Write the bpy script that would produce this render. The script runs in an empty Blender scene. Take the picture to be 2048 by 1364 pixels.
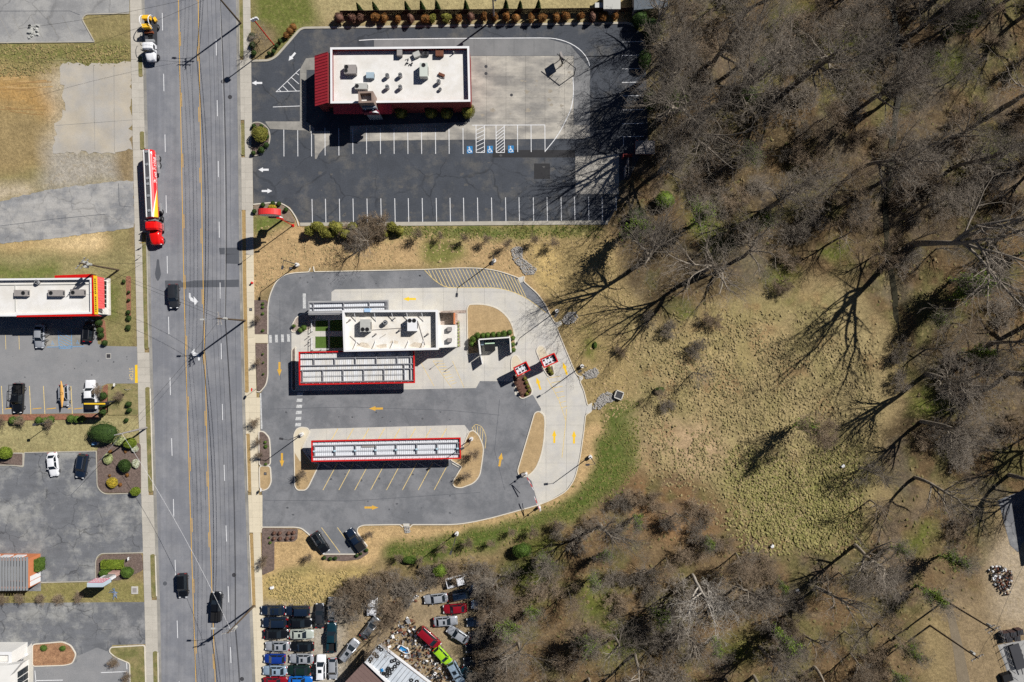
import bpy, math, random
import numpy as np
from mathutils import Vector, Matrix

# ------------------------------------------------------------------ camera, sky, sun, exposure
SC = bpy.context.scene
COL = SC.collection
S = 0.1            # metres per photograph pixel on the ground
H = 130.0          # height of the camera above the ground
CX, CY = 1024.0, 682.0
cam_data = bpy.data.cameras.new('camera')
cam = bpy.data.objects.new('camera', cam_data)
COL.objects.link(cam)
cam.location = (0, 0, H)
cam.rotation_euler = (0, 0, 0)
cam_data.sensor_width = 36.0
cam_data.lens = 36.0 * H / 204.8
cam_data.clip_start = 1.0
cam_data.clip_end = 3000.0
SC.camera = cam

SUN_EL = math.radians(41.0)
SUN_AZ = (0.808, 0.589)            # horizontal direction towards the sun
world = bpy.data.worlds.new('World')
SC.world = world
world.use_nodes = True
wn = world.node_tree.nodes
wl = world.node_tree.links
wn.clear()
sky = wn.new('ShaderNodeTexSky')
sky.sky_type = 'NISHITA'
sky.sun_disc = False
sky.sun_elevation = SUN_EL
sky.air_density = 0.35
sky.dust_density = 0.1
sky.ozone_density = 3.0
sky.sun_rotation = math.atan2(SUN_AZ[0], SUN_AZ[1])
bg = wn.new('ShaderNodeBackground')
bg.inputs['Strength'].default_value = 0.05
wo = wn.new('ShaderNodeOutputWorld')
wl.new(sky.outputs[0], bg.inputs[0])
wl.new(bg.outputs[0], wo.inputs[0])

sd = bpy.data.lights.new('sun', 'SUN')
sd.energy = 5.0
sd.angle = math.radians(0.5)
sd.color = (1.0, 0.968, 0.925)
sun = bpy.data.objects.new('sun', sd)
COL.objects.link(sun)
ce = math.cos(SUN_EL)
sun.rotation_euler = Vector((-SUN_AZ[0] * ce, -SUN_AZ[1] * ce, -math.sin(SUN_EL))).to_track_quat('-Z', 'Y').to_euler()
sun.location = (60, 44, 90)

SC.view_settings.view_transform = 'Standard'
SC.view_settings.look = 'None'
SC.view_settings.gamma = 1.0
SC.view_settings.exposure = 0.27
SC.view_settings.use_curve_mapping = False
SC.render.engine = 'CYCLES'
SC.cycles.use_denoising = False
SC.cycles.max_bounces = 4
SC.cycles.diffuse_bounces = 2
SC.cycles.glossy_bounces = 2
SC.cycles.transparent_max_bounces = 4
SC.render.film_transparent = False

R = math.radians
rnd = random.Random(7)
rng = np.random.default_rng(11)


# ------------------------------------------------------------------ helpers
def P(px, py, z=0.0):
    """photograph pixel on the horizontal plane at height z -> world point"""
    k = S * (H - z) / H
    return ((px - CX) * k, (CY - py) * k, z)


def P2(px, py, z=0.0):
    p = P(px, py, z)
    return (p[0], p[1])


def PL(pts, z=0.0):
    return [P2(a, b, z) for a, b in pts]


def lin(c):
    c = c / 255.0
    return c / 12.92 if c <= 0.04045 else ((c + 0.055) / 1.055) ** 2.4


def C(r, g, b, k=0.80):
    """sunlit display colour -> surface albedo"""
    return (lin(r) * k, lin(g) * k, lin(b) * k)


def tag(o, label=None, cat=None, group=None, kind=None):
    if label: o['label'] = label
    if cat: o['category'] = cat
    if group: o['group'] = group
    if kind: o['kind'] = kind
    return o


def thing(name, label, cat, loc=(0, 0, 0), rz=0.0, group=None):
    o = bpy.data.objects.new(name, None)
    o.empty_display_size = 0.3
    COL.objects.link(o)
    o.location = loc
    o.rotation_euler = (0, 0, rz)
    return tag(o, label, cat, group)


class MB:
    """collects faces for ONE mesh object"""
    def __init__(self):
        self.v = []; self.f = []; self.m = []

    def add(self, vs, fs, mi=0):
        n = len(self.v)
        self.v.extend(vs)
        for f in fs:
            self.f.append(tuple(i + n for i in f)); self.m.append(mi)
        return self

    def sheet(self, poly, z, mi=0):
        poly = ccw(poly)
        return self.add([(x, y, z) for x, y in poly], [tuple(range(len(poly)))], mi)

    def prism(self, poly, z0, z1, mi=0, bottom=False, mtop=None):
        poly = ccw(poly); n = len(poly)
        vs = [(x, y, z0) for x, y in poly] + [(x, y, z1) for x, y in poly]
        self.add(vs, [(i, (i + 1) % n, (i + 1) % n + n, i + n) for i in range(n)], mi)
        self.add([(x, y, z1) for x, y in poly], [tuple(range(n))], mi if mtop is None else mtop)
        if bottom: self.add([(x, y, z0) for x, y in poly], [tuple(reversed(range(n)))], mi)
        return self

    def box(self, c, s, rz=0.0, mi=0, taper=1.0):
        """c = centre of the base, s = full sizes"""
        hx, hy = s[0] / 2, s[1] / 2
        ca, sa = math.cos(rz), math.sin(rz)
        vs = []
        for z, t in ((c[2], 1.0), (c[2] + s[2], taper)):
            for x, y in ((-hx, -hy), (hx, -hy), (hx, hy), (-hx, hy)):
                x *= t; y *= t
                vs.append((c[0] + x * ca - y * sa, c[1] + x * sa + y * ca, z))
        return self.add(vs, [(3, 2, 1, 0), (4, 5, 6, 7), (0, 1, 5, 4), (1, 2, 6, 5), (2, 3, 7, 6), (3, 0, 4, 7)], mi)

    def bar(self, a, b, w, h=None, mi=0):
        """square bar between two points"""
        a = Vector(a); b = Vector(b); d = (b - a)
        if d.length < 1e-6: return self
        d.normalize(); h = w if h is None else h
        up = Vector((0, 0, 1)) if abs(d.z) < 0.95 else Vector((1, 0, 0))
        sx = d.cross(up).normalized(); sy = sx.cross(d).normalized()
        vs = []
        for p in (a, b):
            for i, j in ((-1, -1), (1, -1), (1, 1), (-1, 1)):
                vs.append(tuple(p + sx * (i * w / 2) + sy * (j * h / 2)))
        return self.add(vs, [(0, 1, 2, 3), (7, 6, 5, 4), (0, 4, 5, 1), (1, 5, 6, 2), (2, 6, 7, 3), (3, 7, 4, 0)], mi)

    def tube(self, pts, rad, n=6, mi=0, cap=True):
        pts = [Vector(p) for p in pts]
        if not hasattr(rad, '__len__'): rad = [rad] * len(pts)
        base = len(self.v); m = len(pts)
        for i, p in enumerate(pts):
            d = (pts[min(i + 1, m - 1)] - pts[max(i - 1, 0)])
            d = d.normalized() if d.length > 1e-9 else Vector((0, 0, 1))
            up = Vector((0, 0, 1)) if abs(d.z) < 0.95 else Vector((1, 0, 0))
            sx = d.cross(up).normalized(); sy = sx.cross(d).normalized()
            for k in range(n):
                a = 2 * math.pi * k / n
                self.v.append(tuple(p + sx * (math.cos(a) * rad[i]) + sy * (math.sin(a) * rad[i])))
        for i in range(m - 1):
            for k in range(n):
                a = base + i * n + k; b = base + i * n + (k + 1) % n
                self.f.append((a, b, b + n, a + n)); self.m.append(mi)
        if cap:
            self.f.append(tuple(base + k for k in reversed(range(n)))); self.m.append(mi)
            self.f.append(tuple(base + (m - 1) * n + k for k in range(n))); self.m.append(mi)
        return self

    def cyl(self, c, r, h, n=14, mi=0, r2=None):
        r2 = r if r2 is None else r2
        vs = [(c[0] + math.cos(2 * math.pi * k / n) * r, c[1] + math.sin(2 * math.pi * k / n) * r, c[2]) for k in range(n)]
        vs += [(c[0] + math.cos(2 * math.pi * k / n) * r2, c[1] + math.sin(2 * math.pi * k / n) * r2, c[2] + h) for k in range(n)]
        fs = [(k, (k + 1) % n, (k + 1) % n + n, k + n) for k in range(n)]
        fs += [tuple(range(n, 2 * n)), tuple(reversed(range(n)))]
        return self.add(vs, fs, mi)

    def torus(self, c, R_, r, n=16, k=6, mi=0, sz=1.0):
        base = len(self.v)
        for i in range(n):
            a = 2 * math.pi * i / n
            for j in range(k):
                b = 2 * math.pi * j / k
                q = R_ + r * math.cos(b)
                self.v.append((c[0] + q * math.cos(a), c[1] + q * math.sin(a), c[2] + r * sz * math.sin(b)))
        for i in range(n):
            for j in range(k):
                self.f.append((base + i * k + j, base + ((i + 1) % n) * k + j, base + ((i + 1) % n) * k + (j + 1) % k, base + i * k + (j + 1) % k)); self.m.append(mi)
        return self

    def ribbon(self, pts, w, z, mi=0, closed=False):
        """flat painted band along 2-D points"""
        L, Rr = offset_line(pts, w / 2, closed), offset_line(pts, -w / 2, closed)
        n = len(pts)
        vs = [(x, y, z) for x, y in L] + [(x, y, z) for x, y in Rr]
        rngn = range(n) if closed else range(n - 1)
        return self.add(vs, [((i + 1) % n, i, i + n, (i + 1) % n + n) for i in rngn], mi)

    def kerb(self, pts, w, z0, z1, closed=False, mi=0):
        L, Rr = offset_line(pts, w / 2, closed), offset_line(pts, -w / 2, closed)
        n = len(pts)
        vs = [(x, y, z1) for x, y in L] + [(x, y, z1) for x, y in Rr] + [(x, y, z0) for x, y in L] + [(x, y, z0) for x, y in Rr]
        fs = []
        for i in (range(n) if closed else range(n - 1)):
            j = (i + 1) % n
            fs += [(j, i, i + n, j + n), (i, j, j + 2 * n, i + 2 * n), (j + n, i + n, i + 3 * n, j + 3 * n)]
        if not closed:
            fs += [(0, 2 * n, 3 * n, n), (n - 1, 2 * n - 1, 4 * n - 1, 3 * n - 1)]
        return self.add(vs, fs, mi)

    def mesh(self, name, mats, origin=(0, 0, 0), smooth=False, fix=False):
        me = bpy.data.meshes.new(name)
        ox, oy, oz = origin
        vs = [(x - ox, y - oy, z - oz) for x, y, z in self.v] if (ox or oy or oz) else self.v
        me.from_pydata(vs, [], self.f)
        for m in (mats if isinstance(mats, (list, tuple)) else [mats]):
            me.materials.append(m)
        if isinstance(mats, (list, tuple)) and len(mats) > 1:
            me.polygons.foreach_set('material_index', self.m)
        if smooth:
            me.polygons.foreach_set('use_smooth', [True] * len(me.polygons))
        me.update()
        return me

    def build(self, name, mats, parent=None, origin=None, smooth=False, loc=None):
        if origin is None:
            origin = tuple(parent.location) if (parent is not None and parent.parent is None) else ((0, 0, 0) if parent is None else wloc(parent))
        me = self.mesh(name, mats, origin, smooth)
        o = bpy.data.objects.new(name, me)
        COL.objects.link(o)
        if parent is not None:
            o.parent = parent
        elif loc is not None:
            o.location = loc
        return o


def wloc(o):
    p = Vector((0, 0, 0))
    while o is not None:
        p += o.location; o = o.parent
    return tuple(p)


def area2(poly):
    return sum(poly[i][0] * poly[(i + 1) % len(poly)][1] - poly[(i + 1) % len(poly)][0] * poly[i][1] for i in range(len(poly)))


def ccw(poly):
    return list(poly) if area2(poly) > 0 else list(reversed(poly))


def offset_line(pts, d, closed=False):
    n = len(pts); out = []
    for i in range(n):
        a = pts[(i - 1) % n] if (closed or i > 0) else None
        b = pts[i]
        c = pts[(i + 1) % n] if (closed or i < n - 1) else None
        ns = []
        for p, q in ((a, b), (b, c)):
            if p is None or q is None: continue
            dx, dy = q[0] - p[0], q[1] - p[1]; l = math.hypot(dx, dy)
            if l > 1e-9: ns.append((-dy / l, dx / l))
        if not ns: out.append(b); continue
        nx = sum(k[0] for k in ns) / len(ns); ny = sum(k[1] for k in ns) / len(ns)
        l2 = max(nx * nx + ny * ny, 0.3)
        out.append((b[0] + nx * d / l2, b[1] + ny * d / l2))
    return out


def rp(pts, r=6.0, closed=True, seg=5):
    """round the corners of a polygon; a point may carry its own radius as third value"""
    out = []; n = len(pts)
    for i, p in enumerate(pts):
        if not closed and i in (0, n - 1): out.append((p[0], p[1])); continue
        rr = p[2] if len(p) > 2 else r
        a = pts[(i - 1) % n]; c = pts[(i + 1) % n]
        da = math.hypot(a[0] - p[0], a[1] - p[1]); dc = math.hypot(c[0] - p[0], c[1] - p[1])
        t = min(rr, da * 0.49, dc * 0.49)
        if t < 0.3: out.append((p[0], p[1])); continue
        s = (p[0] + (a[0] - p[0]) / da * t, p[1] + (a[1] - p[1]) / da * t)
        e = (p[0] + (c[0] - p[0]) / dc * t, p[1] + (c[1] - p[1]) / dc * t)
        for k in range(seg + 1):
            u = k / seg
            out.append(((1 - u) ** 2 * s[0] + 2 * u * (1 - u) * p[0] + u * u * e[0], (1 - u) ** 2 * s[1] + 2 * u * (1 - u) * p[1] + u * u * e[1]))
    return out


def clip_cell(poly, x0, x1, y0, y1):
    """clip a polygon to an axis-aligned cell"""
    def cut(pl, ins, cross):
        o = []
        for i in range(len(pl)):
            a, b = pl[i], pl[(i + 1) % len(pl)]
            ia, ib = ins(a), ins(b)
            if ia: o.append(a)
            if ia != ib: o.append(cross(a, b))
        return o
    def cx(x): return lambda a, b: (x, a[1] + (b[1] - a[1]) * (x - a[0]) / (b[0] - a[0]))
    def cy(y): return lambda a, b: (a[0] + (b[0] - a[0]) * (y - a[1]) / (b[1] - a[1]), y)
    p = poly
    for ins, cr in ((lambda a: a[0] >= x0, cx(x0)), (lambda a: a[0] <= x1, cx(x1)), (lambda a: a[1] >= y0, cy(y0)), (lambda a: a[1] <= y1, cy(y1))):
        p = cut(p, ins, cr)
        if len(p) < 3: return []
    return p


def lerp_tab(tab):
    ys = [t[0] for t in tab]; xs = [t[1] for t in tab]
    return lambda y: float(np.interp(y, ys, xs)) if ys[0] <= y <= ys[-1] else (
        xs[0] + (y - ys[0]) * (xs[1] - xs[0]) / (ys[1] - ys[0]) if y < ys[0] else xs[-1] + (y - ys[-1]) * (xs[-1] - xs[-2]) / (ys[-1] - ys[-2]))


def copy_tree(o, parent=None):
    c = o.copy()
    COL.objects.link(c)
    c.parent = parent
    for ch in list(o.children):
        copy_tree(ch, c)
    return c


# ------------------------------------------------------------------ materials
MATS = {}


def N(nt, t, **kw):
    n = nt.nodes.new(t)
    for k, v in kw.items():
        if k in n.inputs: n.inputs[k].default_value = v
        else: setattr(n, k, v)
    return n


def mat(name, col, rough=0.8, var=0.12, scale=3.0, bump=0.0, metal=0.0, detail=5.0, fine=0.0, fscale=60.0, hue=None, stretch=None, spec=0.3, rand=0.0, trans=0.0):
    """procedural material: base colour broken up by world-space noise; hue = second colour mixed in by a broad noise"""
    if name in MATS: return MATS[name]
    m = bpy.data.materials.new(name)
    m.use_nodes = True
    nt = m.node_tree; nt.nodes.clear(); L = nt.links.new
    out = N(nt, 'ShaderNodeOutputMaterial')
    b = N(nt, 'ShaderNodeBsdfPrincipled')
    b.inputs['Roughness'].default_value = rough
    b.inputs['Metallic'].default_value = metal
    b.inputs['Specular IOR Level'].default_value = spec
    L(b.outputs[0], out.inputs[0])
    geo = N(nt, 'ShaderNodeNewGeometry')
    vec = geo.outputs['Position']
    if stretch:
        mp = N(nt, 'ShaderNodeMapping'); mp.inputs['Scale'].default_value = stretch
        L(vec, mp.inputs[0]); vec = mp.outputs[0]
    n1 = N(nt, 'ShaderNodeTexNoise'); n1.inputs['Scale'].default_value = 1.0 / scale; n1.inputs['Detail'].default_value = detail; n1.inputs['Roughness'].default_value = 0.6
    L(vec, n1.inputs[0])
    c_out = None
    if hue:
        n2 = N(nt, 'ShaderNodeTexNoise'); n2.inputs['Scale'].default_value = 0.6 / scale; n2.inputs['Detail'].default_value = 6; n2.inputs['Roughness'].default_value = 0.65
        L(vec, n2.inputs[0])
        rr = N(nt, 'ShaderNodeMapRange'); rr.inputs[1].default_value = 0.38; rr.inputs[2].default_value = 0.62
        L(n2.outputs[0], rr.inputs[0])
        mx = N(nt, 'ShaderNodeMix', data_type='RGBA')
        mx.inputs[6].default_value = (*col, 1); mx.inputs[7].default_value = (*hue, 1)
        L(rr.outputs[0], mx.inputs[0]); c_out = mx.outputs[2]
    mr = N(nt, 'ShaderNodeMapRange'); mr.inputs[1].default_value = 0.25; mr.inputs[2].default_value = 0.75
    mr.inputs[3].default_value = 1 - var; mr.inputs[4].default_value = 1 + var
    L(n1.outputs[0], mr.inputs[0]); f_out = mr.outputs[0]
    if fine > 0:
        n3 = N(nt, 'ShaderNodeTexNoise'); n3.inputs['Scale'].default_value = fscale / 10; n3.inputs['Detail'].default_value = 2
        L(geo.outputs['Position'], n3.inputs[0])
        m3 = N(nt, 'ShaderNodeMapRange'); m3.inputs[1].default_value = 0.3; m3.inputs[2].default_value = 0.7
        m3.inputs[3].default_value = 1 - fine; m3.inputs[4].default_value = 1 + fine
        L(n3.outputs[0], m3.inputs[0])
        mm = N(nt, 'ShaderNodeMath', operation='MULTIPLY'); L(f_out, mm.inputs[0]); L(m3.outputs[0], mm.inputs[1]); f_out = mm.outputs[0]
    if rand > 0:
        oi = N(nt, 'ShaderNodeObjectInfo')
        m4 = N(nt, 'ShaderNodeMapRange'); m4.inputs[3].default_value = 1 - rand; m4.inputs[4].default_value = 1 + rand
        L(oi.outputs['Random'], m4.inputs[0])
        mm = N(nt, 'ShaderNodeMath', operation='MULTIPLY'); L(f_out, mm.inputs[0]); L(m4.outputs[0], mm.inputs[1]); f_out = mm.outputs[0]
    vm = N(nt, 'ShaderNodeVectorMath', operation='SCALE')
    if c_out is None: vm.inputs[0].default_value = col
    else: L(c_out, vm.inputs[0])
    L(f_out, vm.inputs['Scale'])
    L(vm.outputs[0], b.inputs['Base Color'])
    if bump > 0:
        bp = N(nt, 'ShaderNodeBump'); bp.inputs['Strength'].default_value = bump; bp.inputs['Distance'].default_value = 0.05
        L(n1.outputs[0], bp.inputs['Height']); L(bp.outputs[0], b.inputs['Normal'])
    MATS[name] = m
    m['bsdf'] = b.name
    return m


def emit_free(name): return MATS[name]


def asphalt(name, col, crack=0.0, patch=None, streak=None, var=0.12, crack_scale=6.0, fade=0.0, dark=None, darkcov=0.5, speck=0.10):
    """weathered asphalt: mottling, optional crack network, wheel-track streaks along Y and a second worn tone"""
    if name in MATS: return MATS[name]
    m = bpy.data.materials.new(name); m.use_nodes = True
    nt = m.node_tree; nt.nodes.clear(); L = nt.links.new
    out = N(nt, 'ShaderNodeOutputMaterial'); b = N(nt, 'ShaderNodeBsdfPrincipled')
    b.inputs['Roughness'].default_value = 0.9; b.inputs['Specular IOR Level'].default_value = 0.2
    L(b.outputs[0], out.inputs[0])
    geo = N(nt, 'ShaderNodeNewGeometry'); pos = geo.outputs['Position']
    def noise(scale, detail=5, rough=0.6, stretch=None):
        v = pos
        if stretch:
            mp = N(nt, 'ShaderNodeMapping'); mp.inputs['Scale'].default_value = stretch; L(pos, mp.inputs[0]); v = mp.outputs[0]
        n = N(nt, 'ShaderNodeTexNoise'); n.inputs['Scale'].default_value = scale; n.inputs['Detail'].default_value = detail; n.inputs['Roughness'].default_value = rough
        L(v, n.inputs[0]); return n.outputs[0]
    def rng_(x, a, b_, c, d):
        r = N(nt, 'ShaderNodeMapRange'); r.inputs[1].default_value = a; r.inputs[2].default_value = b_; r.inputs[3].default_value = c; r.inputs[4].default_value = d
        L(x, r.inputs[0]); return r.outputs[0]
    def mul(a, b_):
        q = N(nt, 'ShaderNodeMath', operation='MULTIPLY'); L(a, q.inputs[0]); L(b_, q.inputs[1]); return q.outputs[0]
    colr = None
    if dark is not None:
        mx = N(nt, 'ShaderNodeMix', data_type='RGBA'); mx.inputs[6].default_value = (*col, 1); mx.inputs[7].default_value = (*dark, 1)
        e = 0.5 + (0.5 - darkcov) * 0.5
        n_a = noise(0.16, 8, 0.72)
        L(rng_(n_a, e - 0.07, e + 0.07, 0, 1), mx.inputs[0]); colr = mx.outputs[2]
    f = rng_(noise(0.35, 6, 0.65), 0.3, 0.7, 1 - var, 1 + var)
    f = mul(f, rng_(noise(5.0, 2, 0.7), 0.3, 0.7, 1 - speck, 1 + speck))
    if streak:
        f = mul(f, rng_(noise(1.0, 4, 0.6, streak), 0.3, 0.7, 0.9, 1.1))
    if crack > 0:
        wv = N(nt, 'ShaderNodeTexNoise'); wv.inputs['Scale'].default_value = 0.5; wv.inputs['Detail'].default_value = 4; L(pos, wv.inputs[0])
        ad = N(nt, 'ShaderNodeVectorMath', operation='MULTIPLY_ADD'); L(wv.outputs['Color'], ad.inputs[0]); ad.inputs[1].default_value = (2.2, 2.2, 0); L(pos, ad.inputs[2])
        vo = N(nt, 'ShaderNodeTexVoronoi', feature='DISTANCE_TO_EDGE'); vo.inputs['Scale'].default_value = 1.0 / crack_scale; L(ad.outputs[0], vo.inputs[0])
        cr = rng_(vo.outputs['Distance'], 0.004, 0.016, 0.0, 1.0)
        gate = rng_(noise(0.12, 3), 0.42, 0.55, 1.0, 0.0)
        mxx = N(nt, 'ShaderNodeMath', operation='MAXIMUM'); L(cr, mxx.inputs[0]); L(gate, mxx.inputs[1])
        f = mul(f, rng_(mxx.outputs[0], 0, 1, 1 - crack, 1))
    vm = N(nt, 'ShaderNodeVectorMath', operation='SCALE')
    if colr is None: vm.inputs[0].default_value = col
    else: L(colr, vm.inputs[0])
    L(f, vm.inputs['Scale']); L(vm.outputs[0], b.inputs['Base Color'])
    MATS[name] = m
    return m


def paint(name, col, rough=0.28, metal=0.0, coat=0.6):
    if name in MATS: return MATS[name]
    m = mat(name, col, rough=rough, var=0.06, scale=0.8, metal=metal, spec=0.5)
    b = m.node_tree.nodes[m['bsdf']]
    b.inputs['Coat Weight'].default_value = coat
    b.inputs['Coat Roughness'].default_value = 0.08
    return m


M_GLASS = mat('window_glass_dark', (0.012, 0.017, 0.022), rough=0.06, var=0.05, spec=0.6)
M_TYRE = mat('tyre_rubber', (0.018, 0.018, 0.019), rough=0.85)
M_RIM = mat('wheel_rim', (0.42, 0.42, 0.43), rough=0.35, metal=0.8)
M_BLACK = mat('black_plastic', (0.012, 0.012, 0.013), rough=0.6)
M_LAMP = mat('headlamp_lens', (0.7, 0.72, 0.74), rough=0.15)
M_TAIL = mat('tail_lamp_red', (0.35, 0.01, 0.01), rough=0.2)
M_CONC = mat('concrete_pale', C(214, 209, 197), rough=0.9, var=0.09, scale=2.4, fine=0.05, hue=C(203, 200, 194))
M_CONCW = mat('concrete_sidewalk', C(196, 190, 178), rough=0.9, var=0.08, scale=1.6, fine=0.06, rand=0.05)
M_CONCE = mat('concrete_sidewalk_new', C(224, 212, 186), rough=0.9, var=0.06, scale=1.6, fine=0.05, rand=0.04)
M_CONCO = mat('concrete_old', C(170, 166, 158), rough=0.92, var=0.13, scale=3.0, fine=0.06, hue=C(138, 136, 130))
M_KERB = mat('kerb_concrete', C(226, 218, 202), rough=0.9, var=0.08, scale=1.0)
M_KERBO = mat('kerb_old', C(186, 180, 166), rough=0.9, var=0.12, scale=1.0)
M_WPAINT = mat('paint_white', C(238, 239, 240), rough=0.7, var=0.06, scale=0.6, fine=0.10, fscale=40)
M_WWORN = mat('paint_white_worn', C(205, 206, 205), rough=0.8, var=0.18, scale=0.5, fine=0.2, fscale=40)
M_YPAINT = mat('paint_yellow', C(226, 178, 74), rough=0.75, var=0.10, scale=0.6, fine=0.1, fscale=40)
M_YFAINT = mat('paint_yellow_faded', C(232, 206, 140), rough=0.8, var=0.12, scale=0.5, fine=0.15, fscale=40)
M_YBRIGHT = mat('paint_yellow_bright', C(250, 205, 45), rough=0.7, var=0.08, scale=0.5)
M_BPAINT = mat('paint_blue', C(40, 130, 190), rough=0.7, var=0.10, scale=0.5)
M_STEEL = mat('galvanised_steel', (0.42, 0.43, 0.44), rough=0.5, metal=0.5, var=0.1, scale=0.5)
M_WHITE = mat('white_metal', C(242, 242, 242), rough=0.5, var=0.04, scale=0.8)
M_RED = mat('red_metal', C(215, 28, 24), rough=0.45, var=0.06, scale=0.8)
M_DKGREY = mat('dark_grey_metal', (0.05, 0.05, 0.055), rough=0.5)
M_WIRE = mat('black_cable', (0.012, 0.012, 0.014), rough=0.7)
M_WOODP = mat('pole_wood', C(96, 82, 66), rough=0.9, var=0.2, scale=0.3)
M_MULCHB = mat('mulch_brown', C(118, 102, 94), rough=1.0, var=0.25, scale=0.5, fine=0.3, fscale=50)
M_MULCHR = mat('mulch_red', C(150, 105, 84), rough=1.0, var=0.25, scale=0.5, fine=0.3, fscale=50)
M_DEADG = mat('dormant_turf', C(190, 163, 122), rough=1.0, var=0.16, scale=1.4, fine=0.14, fscale=50, hue=C(180, 154, 114))
M_ROCK = mat('riprap_stone', C(168, 164, 158), rough=0.95, var=0.22, scale=0.5, fine=0.15)
# ------------------------------------------------------------------ numpy noise and masks for the ground
def vnoise(x, y, scale, seed):
    g = np.random.default_rng(seed).random((256, 256))
    u = x / scale + 1000.37; w = y / scale + 1000.71
    iu = np.floor(u).astype(int); iw = np.floor(w).astype(int)
    fu = u - iu; fw = w - iw
    fu = fu * fu * (3 - 2 * fu); fw = fw * fw * (3 - 2 * fw)
    a = g[iu % 256, iw % 256]; b = g[(iu + 1) % 256, iw % 256]
    c = g[iu % 256, (iw + 1) % 256]; d = g[(iu + 1) % 256, (iw + 1) % 256]
    return (a * (1 - fu) + b * fu) * (1 - fw) + (c * (1 - fu) + d * fu) * fw


def fbm(x, y, scale, seed, oct=4):
    t = 0; amp = 1; s = 0
    for k in range(oct):
        t = t + amp * vnoise(x, y, scale / 2 ** k, seed + k); s += amp; amp *= 0.55
    return t / s


def pip(x, y, poly):
    inside = np.zeros(x.shape, bool)
    n = len(poly)
    for i in range(n):
        x0, y0 = poly[i][:2]; x1, y1 = poly[(i + 1) % n][:2]
        if y0 == y1: continue
        c = ((y0 > y) != (y1 > y)) & (x < (x1 - x0) * (y - y0) / (y1 - y0) + x0)
        inside ^= c
    return inside


def blur(a, n):
    k = np.ones(2 * n + 1) / (2 * n + 1)
    p = np.pad(a, n, mode='edge')
    p = np.apply_along_axis(lambda r: np.convolve(r, k, 'valid'), 0, p)
    return np.apply_along_axis(lambda r: np.convolve(r, k, 'valid'), 1, p)


# ------------------------------------------------------------------ regions of the ground (photograph pixels)
MEADOW = [(1215, 560), (1290, 640), (1330, 690), (1430, 600), (1560, 590), (1700, 560), (1780, 680), (1785, 780), (1735, 860), (1730, 960), (1720, 1050), (1680, 1085), (1560, 1105), (1500, 1060), (1450, 990), (1400, 955), (1290, 945), (1280, 830), (1275, 720)]
TUSSOCK = [(1285, 690), (1360, 660), (1500, 620), (1700, 640), (1760, 720), (1715, 800), (1725, 870), (1720, 960), (1710, 1040), (1670, 1080), (1560, 1105), (1505, 1060), (1450, 985), (1400, 950), (1300, 930), (1282, 830)]
GREENFIELD = [(1450, 950), (1560, 900), (1700, 890), (1725, 960), (1715, 1050), (1675, 1085), (1560, 1110), (1500, 1060)]
WOODS_N = [(1260, -300), (2400, -300), (2400, 1040), (1990, 1000), (1900, 960), (1800, 1000), (1760, 900), (1815, 800), (1790, 660), (1700, 545), (1560, 570), (1430, 590), (1330, 640), (1250, 560), (1215, 452), (1240, 330), (1300, 280), (1292, 60), (1265, 30)]
WOODS_S = [(980, 1364), (1000, 1290), (975, 1170), (900, 1130), (780, 1130), (820, 1160), (960, 1140), (1050, 1085), (1160, 1040), (1215, 1000), (1270, 950), (1400, 960), (1500, 1060), (1560, 1105), (1700, 1090), (1740, 1040), (1900, 980), (1985, 1040), (1960, 1200), (1880, 1180), (1830, 1250), (1850, 1400), (1850, 1700), (980, 1700)]
LAWN_E = [(1215, 805), (1275, 800), (1282, 870), (1278, 930), (1240, 985), (1150, 1035), (1060, 1075), (960, 1100), (860, 1125), (780, 1130), (765, 1105), (790, 1080), (850, 1078), (960, 1060), (1060, 1035), (1140, 995), (1190, 940), (1205, 880)]
YARD_E = [(1920, 1400), (1900, 1240), (1870, 1195), (1960, 1190), (1980, 1120), (2000, 1040), (2020, 1000), (2400, 980), (2400, 1700), (1940, 1700)]
DIRT_E = [(1970, 1130), (2010, 1060), (2400, 1060), (2400, 1250), (2010, 1250), (1980, 1190)]

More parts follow.
